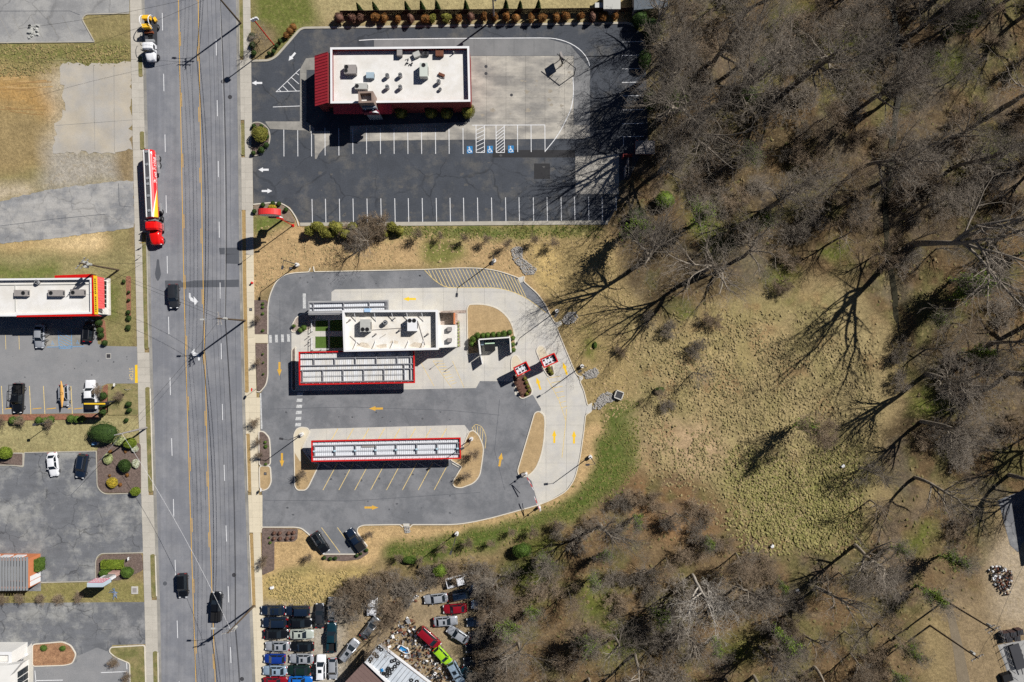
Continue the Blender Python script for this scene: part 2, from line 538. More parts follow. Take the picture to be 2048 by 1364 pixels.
ZONES = [   # (polygon, sunlit colour, edge wobble in px, blend cells)
    ([(-300, -300), (262, -300), (262, 1700), (-300, 1700)], (150, 138, 96), 5, 1),
    ([(-300, 86), (262, 86), (262, 135), (-300, 160)], (126, 126, 74), 10, 2),
    ([(-300, 120), (120, 120), (135, 235), (110, 330), (-300, 360)], (168, 146, 102), 12, 2),
    ([(-300, 150), (70, 158), (125, 175), (133, 215), (100, 235), (30, 205), (-300, 230)], (184, 148, 94), 12, 3),
    ([(-300, 225), (90, 235), (100, 290), (60, 330), (-300, 340)], (160, 140, 100), 14, 3),
    ([(95, 130), (150, 128), (150, 300), (110, 320), (90, 280), (118, 230)], (190, 178, 156), 14, 5),
    ([(90, 290), (265, 300), (268, 362), (100, 385), (60, 392), (85, 340)], (174, 167, 154), 12, 4),
    ([(60, 400), (-300, 405), (-300, 370), (60, 370)], (190, 176, 150), 8, 2),
    ([(225, 270), (266, 265), (269, 360), (235, 362)], (150, 132, 102), 7, 2),
    ([(-300, 480), (90, 480), (210, 462), (215, 505), (150, 508), (60, 500), (-300, 510)], (206, 176, 126), 9, 3),
    ([(60, 478), (205, 464), (212, 490), (190, 512), (110, 488)], (224, 198, 150), 8, 3),
    ([(-300, 505), (272, 500), (272, 560), (-300, 565)], (152, 142, 100), 7, 2),
    ([(-300, 535), (120, 528), (120, 560), (-300, 560)], (112, 118, 66), 8, 2),
    ([(215, 545), (275, 545), (278, 693), (212, 690)], (144, 136, 92), 6, 2),
    ([(205, 560), (236, 570), (232, 640), (210, 635)], (108, 114, 62), 7, 2),
    ([(-300, 835), (285, 830), (288, 905), (-300, 905)], (168, 158, 114), 6, 2),
    ([(-300, 1165), (290, 1165), (290, 1206), (-300, 1206)], (146, 138, 88), 5, 1),
    ([(500, -300), (1270, -300), (1270, 55), (600, 58), (548, 118), (500, 122)], (172, 156, 116), 6, 2),
    ([(498, -300), (620, -300), (640, 40), (600, 58), (548, 112), (500, 60)], (112, 118, 62), 12, 3),
    ([(640, -300), (1200, -300), (1200, 22), (640, 26)], (178, 164, 120), 8, 2),
    ([(500, 40), (548, 60), (540, 110), (500, 118)], (138, 122, 92), 7, 2),
    ([(500, 445), (1240, 445), (1240, 640), (1100, 640), (1040, 560), (950, 530), (620, 540), (540, 570), (505, 600)], (190, 161, 118), 3, 1),
    ([(508, 425), (590, 440), (560, 460), (520, 470), (507, 470)], (112, 122, 62), 7, 2),
    ([(760, 452), (1215, 450), (1215, 474), (1040, 478), (860, 470), (760, 472)], (128, 130, 76), 8, 2),
    ([(850, 455), (1000, 452), (1000, 474), (880, 472)], (92, 110, 54), 9, 2),
    ([(848, 490), (920, 478), (930, 520), (880, 530), (845, 520)], (128, 128, 72), 10, 2),
    ([(1048, 478), (1215, 470), (1290, 640), (1285, 800), (1205, 870), (1165, 900), (1172, 800), (1110, 640), (1060, 560)], (164, 144, 100), 7, 3),
    ([(1060, 490), (1110, 500), (1120, 580), (1075, 570)], (206, 178, 120), 10, 3),
    ([(525, 1054), (780, 1050), (910, 1050), (1080, 1012), (1150, 965), (1170, 850), (1205, 850), (1190, 940), (1140, 995), (1060, 1035), (950, 1062), (830, 1082), (770, 1100), (740, 1130), (640, 1140), (550, 1150), (525, 1200)], (198, 168, 122), 3, 1),
    (LAWN_E, (92, 106, 50), 9, 2),
    ([(555, 1140), (600, 1125), (640, 1140), (600, 1150), (550, 1152)], (108, 114, 62), 8, 2),
    ([(525, 1150), (640, 1142), (745, 1135), (735, 1180), (640, 1210), (526, 1212)], (186, 164, 108), 8, 2),
    ([(520, 1205), (640, 1205), (740, 1150), (960, 1150), (990, 1290), (985, 1700), (520, 1700)], (158, 140, 112), 8, 3),
    ([(500, 1212), (690, 1212), (690, 1700), (500, 1700)], (176, 168, 154), 6, 3),
    (MEADOW, (162, 146, 106), 18, 8),
    ([(1290, 700), (1430, 620), (1620, 660), (1500, 800), (1420, 830), (1330, 760)], (172, 152, 110), 14, 5),
    ([(1285, 840), (1420, 850), (1480, 950), (1300, 935)], (184, 158, 124), 12, 4),
    (GREENFIELD, (122, 122, 70), 24, 8),
    (WOODS_N, (98, 84, 62), 14, 3),
    (WOODS_S, (120, 101, 75), 14, 3),
    ([(1262, 955), (1400, 965), (1440, 1060), (1340, 1090), (1230, 1030)], (148, 116, 82), 14, 4),
    ([(1770, 60), (1900, 20), (1920, 160), (1810, 330), (1770, 420), (1740, 300)], (104, 92, 76), 14, 4),
    (YARD_E, (150, 131, 102), 8, 3),
    (DIRT_E, (178, 162, 138), 12, 5),
]
GREEN_SPOTS = [(1350, 180, 40), (1410, 420, 45), (1500, 185, 40), (1380, 620, 30), (1560, 560, 40), (1180, 690, 25), (1850, 810, 40), (1680, 500, 30), (1050, 1150, 60), (1180, 1200, 50), (1330, 1230, 40), (1480, 1300, 50), (1300, 60, 35), (1600, 60, 60), (1700, 90, 60), (1420, 470, 40), (1230, 1290, 60), (1090, 1090, 35), (1900, 130, 45), (1990, 300, 50), (1850, 1080, 45)]

def make_ground():
    st = 5
    gx = np.arange(-300, 2349, st); gy = np.arange(-300, 1665, st)
    X, Y = np.meshgrid(gx, gy)
    X = X.astype(float); Y = Y.astype(float)
    wobx = (fbm(X, Y, 40, 1, 4) - 0.5) * 2; woby = (fbm(X, Y, 40, 9, 4) - 0.5) * 2
    col = np.zeros(X.shape + (3,)); col[:] = [lin(c) for c in (150, 132, 96)]
    def paintz(mask, c):
        col[:] = col * (1 - mask[..., None]) + np.array([lin(q) for q in c]) * mask[..., None]
    for poly, c, wob, bl in ZONES:
        m = pip(X + wobx * wob * 2.2, Y + woby * wob * 2.2, poly).astype(float)
        paintz(blur(m, bl), c)
    wood = blur((pip(X, Y, WOODS_N) | pip(X, Y, WOODS_S)).astype(float), 3)
    mead = blur(pip(X, Y, MEADOW).astype(float), 3)
    # living colour differences of the woodland floor: rust leaves, grey litter, green undergrowth
    n1 = np.clip((fbm(X, Y, 90, 21, 4) - 0.46) * 7, 0, 1); paintz(wood * n1 * 0.6, (118, 95, 68))
    n2 = np.clip((fbm(X, Y, 60, 31, 4) - 0.52) * 8, 0, 1); paintz(wood * n2 * 0.7, (104, 102, 64))
    n3 = np.clip((fbm(X, Y, 70, 41, 4) - 0.53) * 8, 0, 1); paintz(wood * n3 * 0.6, (112, 101, 88))
    n4 = np.clip((fbm(X, Y, 60, 51, 4) - 0.5) * 7, 0, 1); paintz(mead * n4 * 0.5, (138, 130, 84))
    n5 = np.clip((fbm(X, Y, 45, 61, 4) - 0.55) * 7, 0, 1); paintz(mead * n5 * 0.55, (150, 120, 86))
    for px, py, r in GREEN_SPOTS:
        m = np.clip(1.2 - np.hypot(X + wobx * 30 - px, Y + woby * 30 - py) / r, 0, 1)
        paintz(m * 0.8, (98, 108, 46))
    col *= (0.86 + 0.28 * fbm(X, Y, 14, 71, 3))[..., None]
    # relief only away from anything built
    soft = blur((pip(X, Y, WOODS_N) | pip(X, Y, WOODS_S) | pip(X, Y, MEADOW)).astype(float), 4)
    soft = np.clip(soft * 1.6 - 0.6, 0, 1)
    edge = np.minimum.reduce([np.clip((X + 290) / 60, 0, 1), np.clip((2340 - X) / 60, 0, 1), np.clip((Y + 290) / 60, 0, 1), np.clip((1655 - Y) / 60, 0, 1)])
    Z = (fbm(X, Y, 45, 81, 4) - 0.5) * 0.9 * soft * edge
    stream = 1790 + 12 * np.sin(Y / 90.0)
    Z -= 0.9 * np.exp(-((X - stream) / 22) ** 2) * soft * edge * (Y < 820)
    paved = np.zeros(X.shape, bool)
    for pl in PAVED: paved |= pip(X, Y, pl)
    Z -= 0.05 * blur(paved.astype(float), 1) * (paved)
    ny, nx = X.shape
    V = np.stack([(X - CX) * S, (CY - Y) * S, Z], -1).reshape(-1, 3)
    idx = np.arange(nx * ny).reshape(ny, nx)
    F = np.stack([idx[1:, :-1], idx[1:, 1:], idx[:-1, 1:], idx[:-1, :-1]], -1).reshape(-1, 4)
    # surrounding apron so that the sheet reaches the horizon
    x0, x1, y0, y1 = V[:, 0].min(), V[:, 0].max(), V[:, 1].min(), V[:, 1].max()
    B = 900.0
    ring = np.array([(x0, y0, 0), (x1, y0, 0), (x1, y1, 0), (x0, y1, 0), (-B, -B, 0), (B, -B, 0), (B, B, 0), (-B, B, 0)])
    n0 = len(V)
    V = np.concatenate([V, ring]); colf = np.concatenate([col.reshape(-1, 3), np.tile([lin(128), lin(116), lin(84)], (8, 1))])
    Fr = np.array([(n0 + 4, n0 + 5, n0 + 1, n0), (n0 + 5, n0 + 6, n0 + 2, n0 + 1), (n0 + 6, n0 + 7, n0 + 3, n0 + 2), (n0 + 7, n0 + 4, n0, n0 + 3)])
    F = np.concatenate([F, Fr])
    me = np_mesh('ground', V, F, 4)
    at = me.color_attributes.new('earth', 'FLOAT_COLOR', 'POINT')
    at.data.foreach_set('color', np.concatenate([colf * 0.80, np.ones((len(colf), 1))], 1).astype(np.float32).ravel())
    m = bpy.data.materials.new('ground_earth_and_grass'); m.use_nodes = True
    nt = m.node_tree; nt.nodes.clear(); L = nt.links.new
    out = N(nt, 'ShaderNodeOutputMaterial'); b = N(nt, 'ShaderNodeBsdfPrincipled'); b.inputs['Roughness'].default_value = 1.0; b.inputs['Specular IOR Level'].default_value = 0.05
    L(b.outputs[0], out.inputs[0])
    ca = N(nt, 'ShaderNodeAttribute', attribute_name='earth')
    geo = N(nt, 'ShaderNodeNewGeometry')
    f = None
    for sc, det, a in ((0.45, 5, 0.18), (1.8, 4, 0.22), (6.0, 2, 0.22)):
        n = N(nt, 'ShaderNodeTexNoise'); n.inputs['Scale'].default_value = sc; n.inputs['Detail'].default_value = det; n.inputs['Roughness'].default_value = 0.7
        L(geo.outputs['Position'], n.inputs[0])
        r = N(nt, 'ShaderNodeMapRange'); r.inputs[1].default_value = 0.3; r.inputs[2].default_value = 0.7; r.inputs[3].default_value = 1 - a; r.inputs[4].default_value = 1 + a
        L(n.outputs[0], r.inputs[0])
        if f is None: f = r.outputs[0]
        else:
            q = N(nt, 'ShaderNodeMath', operation='MULTIPLY'); L(f, q.inputs[0]); L(r.outputs[0], q.inputs[1]); f = q.outputs[0]
    fl = N(nt, 'ShaderNodeTexNoise'); fl.inputs['Scale'].default_value = 1.1; fl.inputs['Detail'].default_value = 8; fl.inputs['Roughness'].default_value = 0.78
    L(geo.outputs['Position'], fl.inputs[0])
    fr = N(nt, 'ShaderNodeMapRange'); fr.inputs[1].default_value = 0.52; fr.inputs[2].default_value = 0.66; fr.inputs[4].default_value = 0.55
    L(fl.outputs[0], fr.inputs[0])
    fm = N(nt, 'ShaderNodeMix', data_type='RGBA'); L(fr.outputs[0], fm.inputs[0]); L(ca.outputs['Color'], fm.inputs[6]); fm.inputs[7].default_value = (*C(168, 148, 108), 1)
    vm = N(nt, 'ShaderNodeVectorMath', operation='SCALE'); L(fm.outputs[2], vm.inputs[0]); L(f, vm.inputs['Scale'])
    L(vm.outputs[0], b.inputs['Base Color'])
    bp = N(nt, 'ShaderNodeBump'); bp.inputs['Strength'].default_value = 0.5; bp.inputs['Distance'].default_value = 0.15
    L(f, bp.inputs['Height']); L(bp.outputs[0], b.inputs['Normal'])
    me.materials.append(m)
    o = bpy.data.objects.new('ground', me); COL.objects.link(o)
    tag(o, kind='structure')
    def zat(px, py):
        i = np.clip(((np.asarray(py) + 300) / st).round().astype(int), 0, ny - 1); j = np.clip(((np.asarray(px) + 300) / st).round().astype(int), 0, nx - 1)
        return Z[i, j]
    return o, zat


def np_mesh(name, V, F, k, smooth=False):
    me = bpy.data.meshes.new(name)
    V = np.asarray(V, np.float32); F = np.asarray(F, np.int32)
    me.vertices.add(len(V)); me.vertices.foreach_set('co', V.ravel())
    me.loops.add(F.size); me.loops.foreach_set('vertex_index', F.ravel())
    me.polygons.add(len(F)); me.polygons.foreach_set('loop_start', np.arange(0, F.size, k, dtype=np.int32))
    if smooth: me.polygons.foreach_set('use_smooth', np.ones(len(F), bool))
    me.update(calc_edges=True)
    return me


# ------------------------------------------------------------------ road geometry tables (pixel x as a function of pixel y)
roadL = lerp_tab([(0, 289), (290, 296), (550, 301), (650, 303), (960, 312), (1220, 320.5), (1364, 323)])
roadR = lerp_tab([(0, 472), (275, 476), (550, 479), (830, 485), (980, 490), (1150, 496), (1364, 505)])
yelL = lerp_tab([(0, 357), (290, 362.7), (550, 367.4), (830, 375), (1110, 383.5), (1364, 392)])
yelR = lerp_tab([(0, 396.5), (290, 401.4), (550, 406), (830, 412.7), (1110, 421.4), (1364, 430.7)])
dshL = lerp_tab([(0, 324), (290, 330.5), (550, 335), (830, 342), (1110, 350), (1364, 358.5)])
dshR = lerp_tab([(0, 431), (290, 436), (550, 440), (830, 445), (1110, 454), (1364, 463.5)])
swWL = lerp_tab([(0, 260), (290, 266), (550, 271.5), (830, 277.5), (960, 282), (1110, 286.5), (1220, 289.5), (1364, 293)])
swEL = lerp_tab([(0, 486), (290, 490), (550, 493), (830, 499), (980, 503), (1150, 509.5), (1364, 517)])
YT, YB = -300, 1664

LOT_A = [(502, 122), (538, 121), (552, 114), (575, 88), (598, 62), (606, 57), (760, 55), (1255, 47), (1290, 70), (1296, 280), (1262, 350), (1236, 410), (1218, 443), (600, 446), (592, 433), (580, 414), (562, 405), (545, 404), (507, 408)]
LOT_D = [(536, 690), (536, 612), (540, 590), (551, 565), (566, 551), (585, 546), (620, 544), (750, 541.5), (850, 539), (915, 536), (958, 536), (995, 541), (1030, 554), (1052, 567), (1076, 588), (1092, 611), (1100, 629), (1114, 654), (1152, 748), (1160, 763), (1168, 782), (1175, 811), (1171, 830), (1168, 860), (1160, 917), (1148, 959), (1132, 982), (1104, 999), (1075, 1010), (980, 1036), (940, 1045), (910, 1049), (780, 1049), (727, 1050), (716, 1055), (714, 1064), (735, 1092), (711, 1108), (646, 1108), (620, 1070), (603, 1056), (590, 1054), (524, 1054), (524, 985), (521, 865), (519, 790), (527, 778), (535, 762)]
L1 = [(-300, -300), (258, -300), (259, 25), (175, 28), (166, 32), (164, 40), (188, 80), (188, 85), (-300, 88)]
PADW = [(118, 128), (262, 124), (265, 300), (240, 306), (105, 305), (112, 250), (130, 215)]
DRVW = [(-300, 470), (-300, 500), (0, 487), (100, 478), (215, 462), (269, 455), (267, 362), (230, 363), (150, 372), (90, 381), (0, 403)]
LOT_B = [(-300, 630), (165, 630), (190, 640), (196, 688), (215, 692), (275, 693), (278, 767), (215, 767), (204, 772), (200, 790), (197, 826), (-300, 832)]
LOT_C = [(48, 906), (192, 903), (195, 975), (207, 987), (283, 986), (287, 1104), (205, 1107), (195, 1115), (192, 1161), (82, 1164), (82, 1182), (-300, 1186), (-300, 920), (0, 925), (48, 933)]
LOT_W = [(-300, 1208), (290, 1204), (293, 1288), (225, 1290), (218, 1302), (226, 1315), (258, 1325), (260, 1364), (260, 1664), (-300, 1664)]
PAVED = [LOT_A, LOT_D, [(255, YT), (500, YT), (520, 780), (535, 1230), (560, YB), (300, YB)], LOT_B, LOT_C, LOT_W, L1, PADW, DRVW]
ground, zat = make_ground()

# ------------------------------------------------------------------ road
A_ROAD = asphalt('asphalt_road', C(144, 145, 149), streak=(1.3, 0.02, 1), var=0.06, crack=0.0, dark=C(130, 132, 138), darkcov=0.5, speck=0.06)
A_SEAL = asphalt('asphalt_sealed', C(78, 82, 89), var=0.14, crack=0.35, dark=C(104, 103, 101), darkcov=0.36, crack_scale=9, speck=.14)
A_NEW = asphalt('asphalt_new', C(138, 139, 142), var=0.09, crack=.12, crack_scale=14, dark=C(119, 121, 125), darkcov=0.5, speck=0.06)
A_OLD = asphalt('asphalt_old', C(152, 152, 152), var=0.14, crack=0.45, dark=C(112, 114, 118), darkcov=0.55, crack_scale=6)
A_OLDL = asphalt('asphalt_old_pale', C(172, 171, 168), var=0.10, crack=0.3, dark=C(150, 150, 150), darkcov=0.5, crack_scale=8)
A_OLDD = asphalt('asphalt_old_patchy', C(160, 160, 157), var=0.16, crack=0.45, dark=C(118, 120, 124), darkcov=0.58, crack_scale=5, streak=(0.25, 1.4, 1))
A_LOTB = asphalt('asphalt_diner', C(150, 150, 151), var=0.06, crack=0.0, dark=C(142, 143, 145), darkcov=0.5, speck=0.06)
A_DARK = asphalt('asphalt_patch_dark', C(94, 97, 103), var=0.08, speck=0.06)
A_DARKB = asphalt('asphalt_patch_black', C(58, 58, 60), var=0.10)


def strip_poly(fl, fr, y0, y1, step=40):
    ys = [y0 + (y1 - y0) * i / max(1, int((y1 - y0) / step)) for i in range(int(max(1, (y1 - y0) // step)) + 1)]
    if ys[-1] < y1: ys.append(y1)
    return [(fl(y), y) for y in ys] + [(fr(y), y) for y in reversed(ys)]


def structure(name, mb, mats, z=0):
    return tag(mb.build(name, mats), kind='structure')


road = structure('road', MB().sheet(PL(strip_poly(roadL, roadR, YT, YB)), 0.02), A_ROAD)
def mark(parent, pts, w, m, z=0.028, name='lane_line', closed=False):
    return MB().ribbon(PL(pts), w, z).build(name, m, parent)
def mark_poly(parent, pts, m, z=0.028, name='road_marking'):
    return MB().sheet(PL(pts), z).build(name, m, parent)

for f in (yelL, yelR):
    mark(road, [(f(y), y) for y in range(YT, YB, 60)], 0.13, M_YPAINT)
for k in range(-3, 15):
    y0 = 64 + 121.5 * k
    mark(road, [(yelL(y) + 2.6, y) for y in (y0, y0 + 28)], 0.12, M_YPAINT)
    mark(road, [(yelR(y) - 2.6, y) for y in (y0 + 150, y0 + 180)], 0.12, M_YPAINT)
    y1 = 26 + 121.5 * k
    mark(road, [(dshL(y), y) for y in (y1, y1 + 35)], 0.13, M_WPAINT)
    y1 = 79 + 121.5 * k
    mark(road, [(dshR(y), y) for y in (y1, y1 + 32)], 0.13, M_WPAINT)
for pts in ([(330, 561), (362, 561), (364, 565), (390, 561), (478, 559), (478, 574), (362, 575), (331, 577)], [(438, 496), (478, 495), (478, 508), (440, 509)], [(450, 508), (478, 508), (479, 528), (451, 527)]):
    mark_poly(road, pts, A_DARK, 0.024, 'asphalt_patch')
# dark smudges of oil and sealed seams along the lanes
for x0, y0, x1, y1 in ((384, -100, 389, 640), (402, 650, 410, 1000), (392, 860, 397, 1350), (458, 20, 463, 500), (470, 600, 476, 1000), (410, 900, 415, 1364)):
    mark(road, [(x0 + (x1 - x0) * i / 8 + rnd.uniform(-.8, .8), y0 + (y1 - y0) * i / 8) for i in range(9)], 0.06, A_DARK, 0.0235, 'sealed_seam')
# turn arrows
def arrow(cx, cy, ang, L=14.0, w=2.0, hw=5.0, hl=6.0):
    """straight arrow (pixels), ang = image direction in degrees, 0 = right, 90 = down"""
    pts = [(-L / 2, -w / 2), (L / 2 - hl, -w / 2), (L / 2 - hl, -hw / 2), (L / 2, 0), (L / 2 - hl, hw / 2), (L / 2 - hl, w / 2), (-L / 2, w / 2)]
    ca, sa = math.cos(R(ang)), math.sin(R(ang))
    return [(cx + x * ca - y * sa, cy + x * sa + y * ca) for x, y in pts]
mark_poly(road, [(378, 586), (381, 586), (382, 594), (388, 598), (387, 592), (396.5, 603), (389, 611), (388.5, 605), (381, 601), (378, 595)], M_WPAINT, name='turn_arrow')
mark_poly(road, [(399.5, 721), (396.5, 721), (396, 713), (390, 711), (391, 716), (381.5, 706), (389, 697), (389.5, 704), (397, 707), (400, 714)], M_WPAINT, name='turn_arrow')
for px, py in ((446, 163), (330, 1167), (468, 1150), (484, 1358), (460, 194)):
    MB().cyl(P(px, py, 0.021), 0.42, 0.012, 16).build('manhole_cover', M_DKGREY if px != 330 else A_DARK, road)
for px, py in ((323, 440), (316, 540)):
    pts = [(px + math.cos(t) * 5 * (1 + .3 * math.sin(3 * t)), py + math.sin(t) * 22) for t in [i * .4 for i in range(16)]]
    mark_poly(road, pts, A_DARK, 0.0245, 'tyre_stain')

# ------------------------------------------------------------------ gutters, kerbs, verges, sidewalks
def sidewalk(name, slabs, m, label=None):
    o = bpy.data.objects.new(name, None); COL.objects.link(o); tag(o, kind='structure')
    for poly, zt in slabs:
        if abs(area2(poly)) < 0.05: continue
        MB().prism(poly, -0.02, zt).build('slab', m, o)
    return o

def quad_slab(fl, fr, y0, y1, g=0.18):
    return PL([(fl(y0) + g / 2, y0 + g / 2), (fr(y0) - g / 2, y0 + g / 2), (fr(y1) - g / 2, y1 - g / 2), (fl(y1) + g / 2, y1 - g / 2)])

APR_W = [(-300, 112), (155, 262), (300, 466), (699, 773), (985, 1107), (1196, 1301)]
APR_E = [(115, 246), (312, 419), (786, 866), (985, 1066), (1213, 1664)]
gutW = lambda y: roadL(y) - 6
gutE = lambda y: roadR(y) + 6
swWR = lambda y: swWL(y) + 14.5
swER = lambda y: swEL(y) + 14.8
gut = []
for y in range(YT, YB, 30):
    gut.append((quad_slab(gutW, lambda q: roadL(q) + 0.2, y, y + 30), 0.03)); gut.append((quad_slab(lambda q: roadR(q) - 0.2, gutE, y, y + 30), 0.03))
sidewalk('gutter', gut, M_CONCO)
slW = []; slE1 = []; slE2 = []
y = YT
while y < YB:
    y1 = y + 15
    ap = any(a <= y + 7 <= b for a, b in APR_W)
    slW.append((quad_slab(swWL, swWR, y, y1), 0.10 if not ap else 0.07))
    if ap: slW.append((quad_slab(swWR, gutW, y, y1), 0.06))
    ap = any(a <= y + 7 <= b for a, b in APR_E)
    tgt = slE1 if y < 505 else slE2
    tgt.append((quad_slab(swEL, swER, y, y1), 0.10 if not ap else 0.07))
    if ap: tgt.append((quad_slab(gutE, swEL, y, y1), 0.06))
    if ap and 780 < y < 870 or ap and 980 < y < 1070: tgt.append((quad_slab(swER, lambda q: 520.5 if q < 900 else 525, y, y1), 0.06))
    y = y1
sw_w = sidewalk('sidewalk', slW, M_CONCW)
sw_e = sidewalk('sidewalk', slE1, M_CONCW)
sw_e2 = sidewalk('sidewalk', slE2, M_CONCE)

def verge_list(apr, y0, y1):
    out = []; c = y0
    for a, b in sorted(apr):
        if a > c: out.append((c, a))
        c = max(c, b)
    if c < y1: out.append((c, y1))
    return out
M_VERGE = mat('verge_grass', C(148, 136, 94), rough=1, var=0.2, scale=1.0, fine=0.25, hue=C(118, 118, 70))
M_VERGED = mat('verge_straw', C(176, 148, 100), rough=1, var=0.15, scale=1.0, fine=0.2)
vw = MB()
for side, apr, fl, fr in (('w', APR_W, swWR, gutW), ('e', APR_E, gutE, swEL)):
    for a, b in verge_list(apr, -300, 1664):
        if b - a < 8: continue
        poly = strip_poly(lambda q: fl(q) + 0.1, lambda q: fr(q) - 0.1, a + 1, b - 1)
        n = len(poly) // 2
        # ends of the grass strip taper to a rounded tip
        p = rp(poly, 5.5)
        v = MB().prism(PL(p), -0.02, 0.115).build('verge', M_VERGED if (side == 'e' and a > 400) else M_VERGE)
        tag(v, kind='structure')
        ks = [(gutW(q) if side == 'w' else gutE(q), q) for q in np.linspace(a + 4, b - 4, max(2, int((b - a) / 40)))]
        MB().kerb(PL(ks), 0.16, 0.0, 0.135).build('kerb', M_KERBO if a < 500 else M_KERB, v)

# ------------------------------------------------------------------ lots west of the road
lot_l1 = structure('parking_lot', MB().sheet(PL(L1), 0.02), A_OLDL)
MB().kerb(PL([(-300, 88), (0, 86), (189, 84)]), 0.18, 0, 0.13).build('kerb', M_KERBO, lot_l1)
MB().kerb(PL(rp([(259, 27), (172, 29, 8), (164, 38, 6), (189, 83)], 6, False)), 0.18, 0, 0.13).build('kerb', M_KERBO, lot_l1)
for x in (22, 48, 86, 118, 148): mark(lot_l1, [(x - 24, 30), (x, 78)], 0.08, M_CONCO, name='parking_line')
MB().ribbon(PL([(-300, 23), (140, 22), (160, 30)]), 0.10, 0.023).build('sealed_seam', A_DARK, lot_l1)
def ragged(poly, amp, step, seed):
    q = random.Random(seed); out = []
    for i in range(len(poly)):
        a, b = poly[i], poly[(i + 1) % len(poly)]; n = max(1, int(math.hypot(b[0] - a[0], b[1] - a[1]) / step))
        for k in range(n): out.append((a[0] + (b[0] - a[0]) * k / n + q.gauss(0, amp), a[1] + (b[1] - a[1]) * k / n + q.gauss(0, amp)))
    return out
pad_w = structure('concrete_pad', MB().sheet(PL(ragged(PADW, 2.6, 7, 1)), 0.02), mat('concrete_pad_old', C(182, 178, 171), rough=0.92, var=0.12, scale=4, fine=0.08, hue=C(194, 184, 166)))
for pts in ([(187, 130), (190, 300)], [(112, 251), (264, 240)], [(228, 126), (229, 304)]):
    MB().ribbon(PL(pts), 0.09, 0.024).build('joint', M_CONCO, pad_w)
drv = structure('driveway', MB().sheet(PL(ragged(DRVW, 0.9, 6, 2)), 0.024), asphalt('asphalt_drive', C(178, 176, 172), var=0.10, crack=0.25, dark=C(142, 143, 145), darkcov=0.45, streak=(0.12, 1.0, 1)))
for pts in ([(0, 452), (110, 438), (215, 428)], [(237, 367), (238, 400), (240, 412), (262, 414)], [(180, 441), (182, 455)]):
    MB().ribbon(PL(pts), 0.09, 0.027).build('sealed_seam', A_DARK, drv)
lot_b = structure('parking_lot', MB().sheet(PL(LOT_B), 0.02), A_LOTB)
MB().prism(PL([(-300, 661), (163, 655), (168, 690), (92, 694), (91, 664), (0, 669), (-300, 672)]), 0, 0.03).build('concrete_apron', M_CONCO, lot_b)
for x in (11, 38): mark(lot_b, [(x, 670), (x + 1, 699)], 0.10, M_YFAINT, name='parking_line')
for x in (3, 59, 87, 142): mark(lot_b, [(x, 772), (x + 3, 828)], 0.14, M_YFAINT, name='parking_line')
for x0, x1 in ((10, 26), (65, 83), (93, 112), (136, 142), (148, 166)): mark(lot_b, [(x0, 818), (x1, 816)], 0.16, M_YPAINT, name='wheel_stop_line')
M_BFADE = mat('paint_blue_faded', C(120, 165, 205), rough=0.8, var=0.12, scale=0.5, fine=0.15)
for pts in ([(116, 660), (119, 697)], [(143, 659), (144, 697)], [(118, 697), (144, 696)], [(94, 694), (168, 693)]): mark(lot_b, pts, 0.14, M_BFADE, 0.036, 'parking_line')
for k in range(6): mark(lot_b, [(117, 663 + k * 5.6), (117 + 26 if k < 4 else 117 + 26 - (k - 3) * 7, 663 + k * 5.6 + (13 if k < 4 else 13 - (k - 3) * 3))], 0.12, M_BFADE, 0.0365, 'hatch_line')
mark_poly(lot_b, [(270, 730), (276, 729), (277, 766), (270, 766)], M_YBRIGHT, name='stop_bar')
MB().box(P(217, 712, 0.02), (0.8, 0.8, 0.012)).build('drain_grate', M_DKGREY, lot_b)
MB().prism(PL([(212, 707), (222, 707), (222, 717), (212, 717)]), 0, 0.026).build('drain_collar', M_CONC, lot_b)
MB().kerb(PL([(-300, 833), (198, 828)]), 0.18, 0, 0.12).build('kerb', M_MULCHR, lot_b)
lot_c = structure('parking_lot', MB().sheet(PL(LOT_C), 0.02), A_OLDD)
MB().kerb(PL(rp([(0, 925), (47, 934, 3), (49, 905, 2), (193, 902, 2), (195, 975, 10), (208, 988, 10), (284, 986)], 4, False)), 0.18, 0, 0.13).build('kerb', M_KERBO, lot_c)
MB().kerb(PL(rp([(287, 1105), (200, 1107, 12), (192, 1118, 8), (192, 1162, 2), (82, 1165)], 6, False)), 0.18, 0, 0.13).build('kerb', M_KERBO, lot_c)
lot_w = structure('parking_lot', MB().sheet(PL(LOT_W), 0.02), A_OLDD)
mark_poly(lot_w, [(243, 1205), (290, 1204), (293, 1286), (226, 1289), (214, 1302), (180, 1290), (219, 1282), (231, 1235)], A_OLD, 0.026, 'asphalt_patch')
mark_poly(lot_w, [(64, 1332), (152, 1325), (160, 1310), (205, 1290), (225, 1314), (256, 1326), (258, 1364), (258, 1664), (50, 1664), (55, 1364)], A_LOTB, 0.025, 'asphalt_patch')
for pts in ([(70, 1341), (72, 1364)], [(72, 1361), (126, 1360)], [(202, 1345), (253, 1343)], [(253, 1320), (254, 1338)], [(254, 1347), (255, 1362)]): mark(lot_w, pts, 0.14, M_WPAINT, 0.033, 'parking_line')

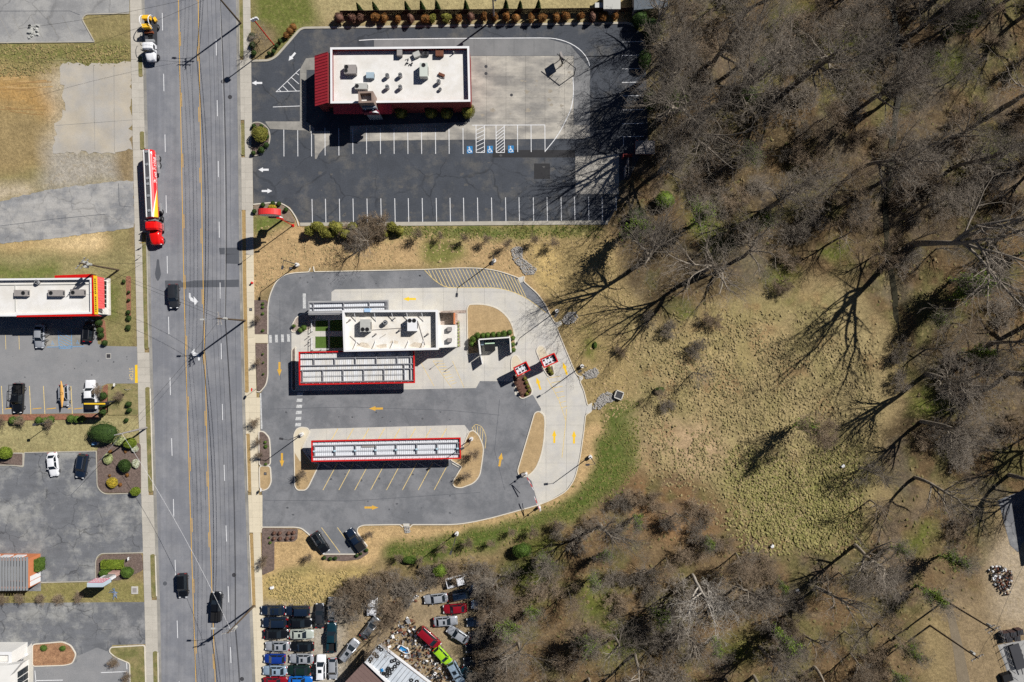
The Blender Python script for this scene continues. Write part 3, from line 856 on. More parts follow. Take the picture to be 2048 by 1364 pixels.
# planted islands: raised fill with a kerb around it
def island(name, pts, fill, r=6, kerbm=None, z=0.13, w=0.2, kz=0.03):
    p = PL(rp(pts, r))
    o = MB().prism(p, -0.02, z).build(name, fill); tag(o, kind='structure')
    if kerbm: MB().kerb(p, w, 0.0, z + kz, closed=True).build('kerb', kerbm, o)
    return o
island('planting_bed', [(-60, 930), (-60, 906), (47, 906), (47, 932), (20, 930)], M_MULCHB, 4, M_KERBO)
island('planting_bed', [(195, 895), (215, 888), (282, 886), (283, 985), (208, 985), (196, 973)], M_MULCHB, 7)
island('planting_bed', [(193, 1160), (193, 1120), (203, 1109), (284, 1107), (287, 1140), (262, 1152), (240, 1160)], M_MULCHB, 6)
island('planting_island', [(66, 1288), (125, 1283), (142, 1290), (153, 1308), (146, 1326), (130, 1330), (66, 1332)], mat('pine_straw', C(178, 138, 104), rough=1, var=0.2, scale=0.6, fine=0.3, hue=C(150, 112, 84)), 6, M_KERB)
island('planting_bed', [(195, 640), (210, 640), (214, 690), (205, 690)], M_MULCHR, 4)
island('planting_bed', [(207, 772), (216, 768), (217, 826), (200, 834), (205, 800)], M_MULCHR, 4)
island('planting_bed', [(252, 552), (262, 552), (262, 640), (254, 640)], M_MULCHR, 4, z=0.05)
island('planting_bed', [(-300, 834), (195, 829), (199, 838), (-300, 846)], M_MULCHR, 2)
island('grass_bed', [(217, 767), (276, 768), (277, 830), (214, 830)], mat('patchy_lawn', C(158, 144, 102), rough=1, var=0.2, scale=1.0, fine=0.25, hue=C(124, 122, 78)), 6)
island('grass_bed', [(222, 1294), (290, 1290), (293, 1400), (262, 1400), (260, 1326), (232, 1314), (219, 1303)], M_VERGE, 5, M_KERB)
# ------------------------------------------------------------------ lot of the red-roofed restaurant (sealed asphalt)
lot_a = structure('parking_lot', MB().sheet(PL(LOT_A), 0.02), A_SEAL)
def slab_field(parent, poly, m, z=0.045, cx=36, cy=36, ox=0, oy=0, name='slab', gap=0.25):
    xs = [p[0] for p in poly]; ys = [p[1] for p in poly]
    x = min(xs) + ox - cx
    while x < max(xs):
        y = min(ys) + oy - cy
        while y < max(ys):
            c = clip_cell(poly, x + gap / 2, x + cx - gap / 2, y + gap / 2, y + cy - gap / 2)
            if len(c) >= 3 and abs(area2(c)) > 8:
                MB().prism(PL(c), 0.0, z).build(name, m, parent)
            y += cy
        x += cx
M_CONCA = mat('concrete_stained', C(196, 190, 178), rough=0.92, var=0.14, scale=2.6, fine=0.06, hue=C(144, 141, 136), stretch=(.6, 1.3, 1))
M_CONCG = mat('concrete_grey_drive', C(142, 142, 142), rough=0.92, var=0.10, scale=4.0, fine=0.05, hue=C(126, 127, 128))
slab_field(lot_a, [(940, 112), (1147, 112), (1147, 250), (1180, 250), (1180, 277), (780, 281), (700, 284), (700, 252), (940, 244)], M_CONCA, 0.045, 39, 42)
slab_field(lot_a, [(748, 79), (1090, 76), (1140, 90), (1180, 137), (1180, 250), (1147.4, 250), (1147.4, 111.6), (748, 111.6)], M_CONCG, 0.042, 40, 42)
slab_field(lot_a, [(600, 139), (612, 117), (629, 115), (629, 140), (613, 140), (613, 262), (629, 270), (629, 256), (600, 256)], M_CONCO, 0.05, 18, 30)
MB().prism(PL(rp([(530, 243), (613, 243), (629, 256), (629, 262), (540, 258)], 3)), 0, 0.06).build('walk', M_CONCO, lot_a)
MB().prism(PL([(629, 262), (660, 262), (660, 288), (648, 296), (638, 308), (633, 318), (630, 318)]), 0, 0.04).build('slab', M_CONCA, lot_a)
MB().prism(PL([(1150.5, 313), (1238, 308), (1238, 388), (1151.5, 388)]), 0, 0.045).build('slab', M_CONCA, lot_a)
for x0, y0, x1, y1 in ((1068, 327, 1100, 358), (985, 300, 1150, 315)):
    mark_poly(lot_a, [(x0, y0), (x1, y0), (x1, y1), (x0, y1)], A_DARKB, 0.0235, 'asphalt_patch')
for x in (567.7, 595.5, 623, 650, 677.6, 705.5, 733, 760.7, 788, 815.6, 843, 871, 898, 926, 1035, 1062, 1089.7):
    y1 = 313 if x < 640 else (311 if x < 700 else 308 if x < 960 else 304)
    mark(lot_a, [(x, 256 if x < 940 else 250), (x + 0.4, y1)], 0.13, M_WPAINT, 0.052, 'parking_line')
mark(lot_a, [(944, 250.5), (1090, 250)], 0.13, M_WPAINT, 0.053, 'parking_line')
for xa, xb in ((952, 968.7), (992, 1008.5)):
    for q in (xa, xb): mark(lot_a, [(q, 251), (q + 0.4, 305)], 0.13, M_WPAINT, 0.052, 'parking_line')
    mark(lot_a, [(xa, 305), (xb + .6, 305)], 0.13, M_WPAINT, 0.0525, 'parking_line')
    for k in range(7 if xa < 980 else 9):
        s = 8.0 if xa < 980 else 6.4; t = 8 if xa < 980 else 13
        y1 = 253 + k * s; y2 = min(304, y1 + t)
        mark(lot_a, [(xb, y1), (xb + (xa - xb) * (y2 - y1) / t, y2)], 0.11, M_WPAINT, 0.0535, 'hatch_line')
for x in (624, 651, 678.8, 706, 734, 761.7, 789.5, 816.6, 844.4, 872.4, 900, 927, 955, 983, 1011, 1038, 1066.5, 1094, 1122, 1149, 1177, 1204, 1232):
    mark(lot_a, [(x, 398 - (x - 624) * .008), (x + 1, 446.0 if x < 1200 else 441)], 0.13, M_WPAINT, 0.028, 'parking_line')
for y in (83, 110, 137, 164, 191, 219, 246.5, 272.6): mark(lot_a, [(1244, y + 1), (1288, y)], 0.12, M_WPAINT, 0.028, 'parking_line')
mark(lot_a, [(1247, 273), (1247, 292)], 0.12, M_WPAINT, 0.0285, 'parking_line')
mark(lot_a, [(718, 81), (748, 79), (900, 77), (1080, 76)] + [(1090 + 90 * math.sin(t), 140 - 64 * math.cos(t)) for t in [0.12 * k for k in range(1, 13)]], 0.15, M_WPAINT, 0.056, 'lane_line')
mark(lot_a, rp([(1146, 155), (1147.5, 190, 20), (1142, 220, 20), (1117, 270, 30), (1090, 303)], 20, False), 0.15, M_WPAINT, 0.057, 'lane_line')
for c in ((584, 113.5, 130), (514, 166, 180), (527, 339.5, 180), (534, 382, 0)):
    mark_poly(lot_a, arrow(*c, L=21, w=4, hw=9.5, hl=9.5), M_WPAINT, 0.029, 'arrow_marking')
for pts in ([(552, 183.5), (600, 182)], [(552, 184), (600, 138)], [(546, 214), (600, 212)], [(558, 179), (562, 183)], [(566, 172), (577, 183)], [(575, 163), (593, 182)], [(583, 155), (598, 168)], [(592, 146), (598, 150)]):
    mark(lot_a, pts, 0.12, M_WPAINT, 0.0292 + rnd.random() * .002, 'hatch_line')
def isa(parent, cx, cy, w, h, z, back, fore, sgn=1):
    """wheelchair access emblem painted on the ground"""
    if back: mark_poly(parent, [(cx - w / 2, cy - h / 2), (cx + w / 2, cy - h / 2), (cx + w / 2, cy + h / 2), (cx - w / 2, cy + h / 2)], back, z, 'emblem_ground')
    m = MB(); s = h / 15.0
    q = lambda x, y: P2(cx + x * s * sgn, cy + y * s)
    m.sheet([q(-1 + 1.3 * math.cos(t), -5 + 1.3 * math.sin(t)) for t in [k * .7 for k in range(9)]], z + 0.004)
    m.ribbon([q(-1, -3.4), q(-1, 1), q(2.6, 1), q(4, 5), q(5, 4.4)], 0.13 * s, z + 0.0045)
    m.ribbon([q(-1, -1.6), q(2, -1.6)], 0.11 * s, z + 0.005)
    m.ribbon([q(-.6 + 3.4 * math.cos(t), 2.4 + 3.4 * math.sin(t)) for t in [0.3 + .42 * k for k in range(10)]], 0.11 * s, z + 0.0055)
    return m.build('access_emblem', fore, parent)
for x, y in ((939.5, 299.5), (980, 299), (1021.8, 298.5)): isa(lot_a, x, y, 11.5, 14.5, 0.03, M_BPAINT, M_WPAINT)
for x, y in ((105.5, 686), (155.5, 684.5)): isa(lot_b, x, y, 8, 10, 0.0335, None, M_BFADE)
MB().kerb(PL(rp([(503, 122), (538, 121), (552, 114, 10), (575, 88, 4), (599, 60, 4), (608, 56, 4), (760, 54), (1256, 46), (1270, 52)], 6, False)), 0.42, 0, 0.13).build('kerb', M_KERBO, lot_a)
MB().prism(PL([(600, 445.5), (1216, 441), (1216, 449), (760, 452), (601, 452)]), 0, 0.12).build('kerb', M_KERBO, lot_a)
for px, py, r in ((972, 133, .32), (972, 147, .32), (1023, 190, .3)): MB().cyl(P(px, py, 0.04), r, 0.016, 16).build('manhole_cover', M_DKGREY, lot_a)
isl = island('planting_island', [(503, 246), (520, 244), (536, 255), (541, 272), (538, 290), (524, 308), (506, 313), (502, 300)], M_MULCHB, 8, M_KERBO)
island('planting_bed', [(508, 410), (545, 406), (560, 407), (577, 418), (590, 440), (590, 446), (565, 440), (548, 428), (508, 430)], mat('mulch_grey', C(140, 124, 108), rough=1, var=0.22, scale=.5, fine=.25), 4)
MB().kerb(PL(rp([(507, 409), (545, 405, 8), (562, 406, 8), (580, 416, 10), (593, 436), (598, 452)], 6, False)), 0.2, 0, 0.16).build('kerb', M_KERB, lot_a)

# ------------------------------------------------------------------ drive-in lot
lot_d = structure('parking_lot', MB().sheet(PL(LOT_D), 0.02), A_NEW)
PLAZA = [(583, 655), (600, 640), (614, 628), (663, 628), (663, 584), (670, 579), (780, 577), (890, 575), (995, 576), (1024, 583), (1052, 596), (1072, 610), (1098, 630), (1113, 654), (1151, 748), (1159, 763), (1167, 782), (1174, 811), (1170, 830), (1167, 860), (1159, 917), (1147, 959), (1131, 981), (1103, 998), (1076, 1009), (1063, 962), (1040, 940), (1065, 880), (1082, 818), (1066, 790), (1030, 790), (1026, 763), (960, 762), (952, 776), (805, 779), (589, 782), (583, 776)]
slab_field(lot_d, PLAZA, M_CONC, 0.045, 41, 38, 17, 9, gap=0.22)
PAD_S = [(601, 900), (621, 858), (800, 853), (929, 850), (939, 863), (918, 905), (905, 920), (640, 924)]
slab_field(lot_d, PAD_S, M_CONC, 0.045, 40, 80, 12, 0, gap=0.22)
def kerbline(pts, r=6, m=M_KERB, w=0.18, parent=None):
    return MB().kerb(PL(rp(pts, r, False)), w, 0, 0.15).build('kerb', m, parent or lot_d)
kerbline([(524, 1054), (590, 1054), (603, 1056, 6), (620, 1070, 8), (646, 1108, 2), (711, 1108, 2), (735, 1092, 2), (714, 1064, 6), (716, 1054, 5), (727, 1050, 5), (780, 1049), (800, 1049, 2), (806, 1054)])
kerbline([(820, 1054), (825, 1049, 2), (910, 1049, 20), (945, 1044, 20), (985, 1035, 10), (1076, 1010, 20), (1106, 998, 14), (1133, 982, 10), (1149, 959, 12), (1160, 917, 16), (1168, 860, 10), (1171, 830, 4), (1182, 823)])
kerbline([(1184, 806), (1175, 811, 3), (1168, 782, 5), (1160, 763, 3), (1164, 757)])
kerbline([(1166, 752), (1158, 753, 4), (1151, 746, 4), (1113, 655, 3), (1124, 648)])
kerbline([(1122, 643), (1110, 646, 4), (1100, 629, 5), (1092, 611, 10), (1076, 588, 10), (1052, 567, 4), (1047, 562, 3), (1049, 553)])
kerbline([(1037, 556), (1030, 553, 4), (995, 541, 20), (958, 536, 20), (915, 536, 10), (850, 539), (629, 543.6, 2), (627, 533)])
kerbline([(621, 536), (618, 544, 3), (585, 546, 14), (566, 551, 12), (551, 565, 10), (540, 590, 12), (536, 612, 10), (536, 669)])
kerbline([(536, 687), (536, 750, 6), (533, 770, 10), (520, 784, 10), (514, 783)])
# drive-in planting beds beside the sidewalk
island('planting_bed', [(509, 600), (533, 600), (536, 606), (535, 668), (510, 668)], M_MULCHB, 1)
MB().prism(PL([(508, 668.5), (536, 668.5), (536.5, 686), (510, 686)]), 0, 0.09).build('walk', M_CONCE, lot_d)
island('planting_bed', [(511, 687), (535.5, 687), (536, 750), (532, 768), (520, 782), (515, 781), (513, 740)], M_MULCHB, 4)
island('planting_bed', [(518, 862), (528, 863), (539, 875), (541, 900), (541, 930), (519, 931)], M_MULCHB, 6, M_KERB)
island('turf_bed', [(519, 931.5), (541, 931.5), (543, 965), (536, 978), (524, 981), (520, 975)], M_DEADG, 7, M_KERB)
island('planting_bed', [(524, 1056), (596, 1057), (595, 1078), (588, 1083), (549, 1083), (549, 1140), (525, 1150)], M_MULCHB, 4, z=0.1)
island('planting_bed', [(646, 1110), (712, 1110), (734, 1096), (738, 1106), (720, 1118), (690, 1122), (650, 1120)], M_MULCHB, 4, z=0.1)
# islands inside the lot
IS_W4 = [(588, 868), (594, 857), (604, 854), (616, 856), (620, 864), (604, 897), (625, 925), (640, 926), (617, 974), (611, 980), (595, 980), (590, 972)]
iw4 = island('turf_island', IS_W4, M_DEADG, 6, M_KERB)
MB().prism(PL(rp([(588.5, 868), (594, 857.5), (604, 854.5), (616, 856.5), (619.5, 864), (602, 897), (602, 925), (589.5, 905)], 5)), 0.1, 0.145).build('paved_top', M_CONCE, iw4)
IS_E = [(938, 864, 3), (946, 860, 6), (957, 869, 6), (968, 894, 12), (964, 925, 12), (960, 951, 12), (948, 966, 10), (921, 976, 12), (908, 973, 5), (905, 964, 6), (924, 933, 3), (902, 920, 2), (925, 896, 4)]
ie = island('turf_island', IS_E, M_DEADG, 6, M_KERB)
IS_D = [(1069, 826, 6), (1077, 822, 7), (1088, 829, 7), (1090, 845, 10), (1088, 880, 14), (1083, 909, 14), (1072, 936, 14), (1060, 949, 10), (1047, 954, 7), (1038, 951, 6), (1035, 941, 6), (1058, 864, 12)]
idd = island('turf_island', IS_D, M_DEADG, 6, M_KERB)
IS_C = [(1024, 714), (1032, 709, 6), (1040, 719), (1051, 748, 4), (1065, 781, 5), (1062, 790, 6), (1046, 797, 6), (1040, 795, 5), (1025, 758, 4), (1022, 728, 6)]
ic = island('planting_island', IS_C, mat('mulch_dark', C(110, 78, 68), rough=1, var=.25, scale=.5, fine=.3), 5, M_KERB)
MB().prism(PL(rp([(1024, 714.5), (1032, 710), (1039, 719), (1050.5, 748), (1024.5, 752), (1022.5, 728)], 5)), 0.1, 0.145).build('paved_top', M_CONCE, ic)
IS_C2 = [(1072, 701, 6), (1077, 692, 6), (1086, 692, 6), (1091, 700, 5), (1106, 733, 4), (1109, 746, 6), (1104, 753, 6), (1097, 753, 6), (1089, 741, 4)]
ic2 = island('planting_island', IS_C2, M_MULCHB, 5, M_KERB)
MB().prism(PL(rp([(1072.5, 701), (1077, 692.5), (1086, 692.5), (1090.5, 700), (1105, 732), (1088, 739)], 5)), 0.1, 0.145).build('paved_top', M_CONCE, ic2)
IS_A = [(934, 618, 2), (938, 609, 4), (967, 608, 16), (995, 616, 16), (1014, 632, 14), (1026, 653, 12), (1030, 680, 10), (1031, 698, 4), (1023, 707, 2), (1019, 672, 1), (956, 676, 1), (958, 706, 1), (936, 708, 1)]
ia = island('turf_island', IS_A, M_DEADG, 6, M_KERB)
island('planting_bed', [(583.5, 664), (584, 652), (592, 636), (604, 628), (617, 626), (632, 629), (629, 652), (617, 660), (603, 664)], mat('river_gravel', C(176, 160, 148), rough=1, var=.3, scale=.3, fine=.35, fscale=40), 4, M_KERB)
island('planting_bed', [(584, 700), (591, 693), (592, 780), (588, 782), (584, 778)], M_MULCHB, 3, M_KERB)
island('gravel_bed', [(877, 622), (932, 620), (932, 626), (915, 626), (915, 650), (877, 650)], MATS['river_gravel'], 1)
MB().prism(PL([(913, 641), (919, 641), (921, 694), (914, 695)]), 0, 0.075).build('planting_strip', MATS['river_gravel'], lot_d)
# paint of the drive-in
for k in range(27):
    xt = 857 + k * 6.9 if k < 17 else 974 + (k - 17) * 7.0
    xt = 857 + k * 6.85
    yt = float(np.interp(xt, [850, 915, 958, 995, 1030, 1052, 1076, 1100], [541, 538.5, 538, 543, 556, 569, 590, 629]))
    # each stripe runs down to the right until it meets the lane edge
    a = (xt, yt); best = None
    for t in np.linspace(2, 60, 59):
        x = xt + t * 0.48; yy = yt + t
        edge = float(np.interp(x, [848, 862, 876, 890, 995, 1024, 1052, 1072, 1098], [540, 553, 565, 574, 575, 582, 595, 609, 629]))
        if yy >= edge: break
        best = (x, yy)
    if best: mark(lot_d, [a, best], 0.12, M_YFAINT, 0.0285, 'hatch_line')
mark(lot_d, rp([(849, 540), (868, 560, 10), (890, 575, 14), (995, 575.6, 16), (1024, 582.6, 12), (1052, 595.6, 12), (1072, 609.6), (1092, 625.6)], 8, False), 0.13, M_YFAINT, 0.0495, 'hatch_line')
for k in range(8):
    mark(lot_d, [(675 + 31.75 * k, 926), (646 + 31.75 * k, 980)], 0.13, M_YFAINT, 0.0285, 'parking_line')
    mark(lot_d, [(716 + 31 * k - 40, 857), (703 + 31 * k - 40, 880)], 0.16, M_YFAINT, 0.0495, 'parking_line')
for a, b in (((643, 1055), (680, 1105)), ((675, 1055), (711, 1105))): mark(lot_d, [a, b], 0.12, M_YFAINT, 0.0285, 'parking_line')
for c, m in (((559, 738, 90), M_YPAINT), ((752, 817, 180), M_YPAINT), ((564, 920, 90), M_YPAINT), ((743, 1015, 0), M_YPAINT), ((1001, 919, -80), M_YPAINT)):
    mark_poly(lot_d, arrow(*c, L=28, w=4.2, hw=9.5, hl=13), m, 0.029, 'arrow_marking')
for c in ((819, 598, 180), (1077, 767, -108), (1130, 737, -108), (1108.5, 873, -90), (1148, 874, -90)):
    mark_poly(lot_d, arrow(*c, L=26, w=4.0, hw=9, hl=12), M_YBRIGHT, 0.050, 'arrow_marking')
mark(lot_d, [(1133, 818), (1131, 850), (1124, 915)], 0.13, M_YFAINT, 0.0495, 'lane_line')
for k in range(7): mark(lot_d, [(1098 + k * 4, 756 + k * 10), (1121 + k * 2.2, 752 + k * 10)], 0.12, M_YFAINT, 0.0496, 'hatch_line')
mark(lot_d, [(1094, 756), (1118, 800), (1131, 840)], 0.12, M_YFAINT, 0.0499, 'lane_line')
for k in range(5): mark(lot_d, [(944 + k * 5.5, 851 + abs(k - 1.5) * 2.5), (952 + k * 4.0 - 4, 862 + k * 6.0)], 0.1, M_YFAINT, 0.0285, 'hatch_line')
mark(lot_d, rp([(944, 857), (950, 848, 8), (963, 852, 10), (973, 872, 10), (970, 897)], 8, False), 0.1, M_YFAINT, 0.0288, 'lane_line')
for k in range(6): mark_poly(lot_d, [(594.5 - k * .7 + 0.5, 785 + k * 12.2), (606 - k * .7, 785 + k * 12.2), (605 - k * .7, 791.5 + k * 12.2), (593.5 - k * .7, 791.5 + k * 12.2)], M_WWORN, 0.0285, 'crosswalk_bar')
for k in range(4): mark_poly(lot_d, [(538 + k * 12, 670 - k * .5), (543.5 + k * 12, 670 - k * .5), (544 + k * 12, 685.5 - k * .7), (538.5 + k * 12, 685.5 - k * .7)], M_WWORN, 0.0285, 'crosswalk_bar')
mark_poly(lot_d, [(605.5, 587), (611.5, 587), (612, 617), (606, 617)], M_WWORN, 0.0285, 'crosswalk_bar')
for k in range(9): mark(lot_d, [(866 + k * 4.6, 722 + k * 5.8), (886 + k * 3.4, 722 + k * 5.4)], 0.10, M_YFAINT, 0.0495, 'hatch_line')
for pts in ([(866, 722), (903, 775)], [(905, 722), (928, 775)], [(840, 722), (868, 772)]): mark(lot_d, pts, 0.10, M_YFAINT, 0.0498, 'parking_line')
MB().prism(PL([(520, 786), (522.5, 786), (525, 858), (522, 858)]), 0, 0.05).build('detectable_strip', M_WWORN, lot_d)
for pts in ([(540, 818), (700, 814), (900, 820), (1000, 830)], [(530, 1000), (700, 1001), (960, 985)], [(560, 600), (562, 760)], [(1000, 800), (990, 900), (1010, 980)]): mark(lot_d, [(a + rnd.uniform(-1, 1), b + rnd.uniform(-1, 1)) for a, b in pts], 0.07, A_DARK, 0.0238, 'paving_seam')
# rip-rap outfalls beside the lot
def riprap(name, poly, n, seed, smin=0.10, smax=0.26, z0=0.0):
    q = np.random.default_rng(seed); m = MB()
    xs = [p[0] for p in poly]; ys = [p[1] for p in poly]
    c = 0
    ico = [(0, 0, 1), (.9, 0, .3), (.25, .85, .35), (-.7, .5, .3), (-.7, -.5, .35), (.25, -.85, .3), (0, 0, -.5)]
    fs = [(0, 1, 2), (0, 2, 3), (0, 3, 4), (0, 4, 5), (0, 5, 1), (6, 2, 1), (6, 3, 2), (6, 4, 3), (6, 5, 4), (6, 1, 5)]
    while c < n:
        x = q.uniform(min(xs), max(xs)); y = q.uniform(min(ys), max(ys))
        if not pip(np.array([x]), np.array([y]), poly)[0]: continue
        c += 1
        s = q.uniform(smin, smax); a = q.uniform(0, 6.28); p = P(x, y, z0); ca, sa = math.cos(a), math.sin(a)
        j = q.uniform(.7, 1.3, (7, 3))
        vs = []
        for k, (u, v, w) in enumerate(ico):
            u, v, w = u * j[k, 0] * s, v * j[k, 1] * s * .8, w * j[k, 2] * s * .7
            vs.append((p[0] + u * ca - v * sa, p[1] + u * sa + v * ca, z0 + s * .25 + w))
        m.add(vs, fs)
    return tag(m.build(name, M_ROCK), kind='stuff')
for i, (poly, n) in enumerate((([(1022, 500), (1036, 492), (1046, 496), (1044, 515), (1060, 528), (1074, 538), (1068, 548), (1050, 550), (1040, 535), (1026, 520)], 520),
                              ([(1124, 640), (1135, 625), (1152, 624), (1156, 635), (1146, 646), (1128, 650)], 240), ([(1166, 748), (1178, 740), (1192, 736), (1198, 745), (1192, 755), (1172, 758)], 260),
                              ([(1182, 818), (1200, 790), (1215, 784), (1228, 790), (1230, 802), (1212, 806), (1200, 818)], 420), ([(808, 1053), (819, 1053), (821, 1064), (810, 1066)], 70))):
    riprap('riprap', poly, n, 100 + i)
for nm, poly in (('drain_chute', [(1035, 556), (1047, 552), (1049, 562), (1040, 566)]), ('drain_chute', [(1110, 646), (1122, 641), (1124, 648), (1114, 654)]), ('drain_chute', [(1158, 753), (1166, 751), (1166, 758), (1160, 763)]), ('drain_chute', [(1174, 811), (1184, 806), (1184, 822), (1171, 828)]), ('drain_chute', [(806, 1047), (819, 1047), (819, 1056), (808, 1056)])):
    tag(MB().prism(PL(poly), 0, 0.05).build(nm, M_CONC), kind='structure')

# salvage-yard apron, gravel yard east, stream
ap = structure('yard_apron', MB().sheet(PL([(512, 1213), (530, 1213), (530, 1664), (535, 1664), (540, 1300), (690, 1225), (690, 1664), (517, 1664)]), 0.012), mat('gravel_concrete', C(190, 184, 170), rough=1, var=.12, scale=2.0, fine=.15)) if False else None
yard_e = structure('gravel_yard', MB().sheet(PL([(1995, 1290), (2048, 1280), (2360, 1260), (2360, 1660), (2050, 1660), (2030, 1400), (2010, 1330)]), 0.02), A_OLDL)
structure('concrete_pad', MB().sheet(PL([(1996, 1000), (2060, 975), (2360, 950), (2360, 1060), (2044, 1085), (2036, 1105), (2020, 1090)]), 0.02), A_OLD)
lanep = structure('gravel_track', MB().sheet(PL([(1888, 1195), (1900, 1195), (1925, 1290), (1940, 1364), (1950, 1664), (1930, 1664), (1915, 1364), (1905, 1290)]), 0.012), mat('gravel_track', C(134, 121, 101), rough=1, var=.15, scale=1, fine=.2))
wat = []
for i in range(24):
    yy = -60 + i * 36; xx = 1790 + 12 * math.sin(yy / 90.0) + rnd.uniform(-4, 4); wat.append((xx, yy))
wz = MB()
pts = PL(wat); Lw = offset_line(pts, 0.55); Rw = offset_line(pts, -0.55)
n = len(pts)
wz.add([(x, y, -0.62) for x, y in Lw] + [(x, y, -0.62) for x, y in Rw], [(i + 1, i, i + n, i + n + 1) for i in range(n - 1)])
M_WATER = mat('stream_water', (0.035, 0.032, 0.02), rough=0.16, var=0.1, scale=.4, bump=0.22, spec=0.3)
structure('water', wz, M_WATER)
# oil drips and tyre-worn spots on the paving
A_OILD = asphalt('oil_stain', C(92, 94, 98), var=.15); A_OILS = asphalt('worn_spot', C(98, 97, 96), var=.15); M_OILC = mat('concrete_oil_stain', C(164, 156, 142), rough=.95, var=.2, scale=.4)
def stain(parent, px, py, r, m, z, name='oil_stain'):
    q = random.Random(int(px * 7 + py)); pts = []
    for k in range(14):
        t = 2 * math.pi * k / 14; rr = r * q.uniform(.45, 1.25); pts.append((px + rr * math.cos(t) * 1.3, py + rr * math.sin(t)))
    mark_poly(parent, rp(pts, 3, seg=2), m, z, name)
sq = random.Random(12)
for k in range(8): stain(lot_d, 662 + 31.75 * k + sq.uniform(-5, 5), 956 + sq.uniform(-8, 8), sq.uniform(1.2, 2.8), A_OILD, .0252)
for k in range(34):
    x, y = sq.uniform(545, 1040), sq.choice((sq.uniform(795, 845), sq.uniform(990, 1040), sq.uniform(548, 572))); stain(lot_d, min(x, 900 if y > 700 else 840), y, sq.uniform(.6, 2.2), A_OILD, .0254)
for k in range(46): stain(lot_a, 640 + 26 * (k % 22) + sq.uniform(-6, 6), sq.choice((sq.uniform(300, 390), sq.uniform(405, 440))), sq.uniform(1.0, 4.5), A_OILS, .0242, 'worn_spot')
for k in range(16): stain(lot_a, sq.uniform(950, 1140), sq.uniform(118, 240), sq.uniform(1.5, 5), M_OILC, .0475)
for k in range(14): stain(lot_b, sq.uniform(5, 260), sq.uniform(705, 765), sq.uniform(.6, 1.6), A_OILD, .0255)
# ------------------------------------------------------------------ vehicles
CARMESH = {}


def loft(stations, sec):
    """body from cross-sections; stations = (x, half width, bottom, top)"""
    vs = []; fs = []
    n = None
    for (x, w, zb, zt) in stations:
        half = [(a * w, zb + b * (zt - zb)) for a, b in sec]
        ring = [(x, -y, z) for y, z in half] + [(x, y, z) for y, z in reversed(half)]
        n = len(ring); vs += ring
    for i in range(len(stations) - 1):
        for k in range(n):
            a = i * n + k; b = i * n + (k + 1) % n
            fs.append((a, a + n, b + n, b))
    fs.append(tuple(range(n))); fs.append(tuple(reversed(range((len(stations) - 1) * n, len(stations) * n))))
    return vs, fs

KIND = {   # length, width, height, belt height, cabin rear base, roof rear, roof front, cabin front base (fractions of length), stations
    'sedan': dict(L=4.75, W=1.84, H=1.46, belt=0.93, cab=(-.40, -.27, .06, .22), st=[(-.5, .80, .34, .66), (-.487, .90, .28, .90), (-.42, .97, .22, .96), (-.25, 1, .2, .97), (.1, 1, .2, .96), (.24, 1, .2, .93), (.40, .97, .22, .84), (.468, .89, .26, .74), (.5, .74, .34, .60)]),
    'suv': dict(L=4.75, W=1.92, H=1.74, belt=1.06, cab=(-.49, -.44, .08, .23), st=[(-.5, .84, .38, .9), (-.49, .92, .32, 1.04), (-.42, .98, .26, 1.1), (-.25, 1, .24, 1.1), (.1, 1, .24, 1.08), (.25, 1, .24, 1.05), (.42, .97, .26, .98), (.475, .90, .3, .88), (.5, .76, .38, .72)]),
    'hatch': dict(L=4.25, W=1.80, H=1.52, belt=0.95, cab=(-.48, -.38, .08, .26), st=[(-.5, .82, .34, .78), (-.485, .92, .28, .94), (-.40, .98, .22, 1.0), (-.2, 1, .2, .99), (.1, 1, .2, .96), (.26, 1, .2, .92), (.42, .96, .22, .82), (.475, .88, .26, .72), (.5, .74, .34, .58)]),
    'van': dict(L=5.1, W=1.98, H=1.78, belt=1.05, cab=(-.49, -.45, .14, .33), st=[(-.5, .86, .36, .95), (-.49, .94, .3, 1.06), (-.40, 1, .24, 1.1), (.1, 1, .24, 1.08), (.33, 1, .24, 1.02), (.44, .96, .26, .90), (.485, .88, .3, .78), (.5, .76, .36, .66)]),
    'pickup': dict(L=5.75, W=2.0, H=1.88, belt=1.16, cab=(-.14, -.10, .13, .23), st=[(-.16, .96, .4, 1.14), (-.13, 1, .32, 1.18), (.1, 1, .3, 1.18), (.24, 1, .3, 1.15), (.42, .98, .32, 1.08), (.48, .92, .36, .98), (.5, .80, .42, .86)]),
}
SEC = [(0.0, 0.0), (.86, 0.0), (.97, .16), (1.0, .48), (.985, .78), (.90, .96), (.62, 1.0), (0.0, 1.02)]
SEC = SEC[1:]


def wheel_meshes():
    if 'wheel' not in CARMESH:
        t = MB(); n = 16
        prof = [(.20, -.10), (.30, -.115), (.335, -.08), (.335, .08), (.30, .115), (.20, .10)]
        vs = []; fs = []
        for k in range(n):
            a = 2 * math.pi * k / n
            for r, y in prof: vs.append((r * math.cos(a), y, r * math.sin(a)))
        m = len(prof)
        for k in range(n):
            for j in range(m - 1):
                fs.append((k * m + j, ((k + 1) % n) * m + j, ((k + 1) % n) * m + j + 1, k * m + j + 1))
        t.add(vs, fs)
        CARMESH['wheel'] = t.mesh('wheel', M_TYRE, smooth=True)
        r = MB(); vs = [(.21 * math.cos(2 * math.pi * k / 12), y, .21 * math.sin(2 * math.pi * k / 12)) for y in (-.105, .105) for k in range(12)]
        r.add(vs, [tuple(range(12)), tuple(range(12, 24))] + [(k, (k + 1) % 12, (k + 1) % 12 + 12, k + 12) for k in range(12)])
        CARMESH['rim'] = r.mesh('rim', M_RIM)
    return CARMESH['wheel'], CARMESH['rim']


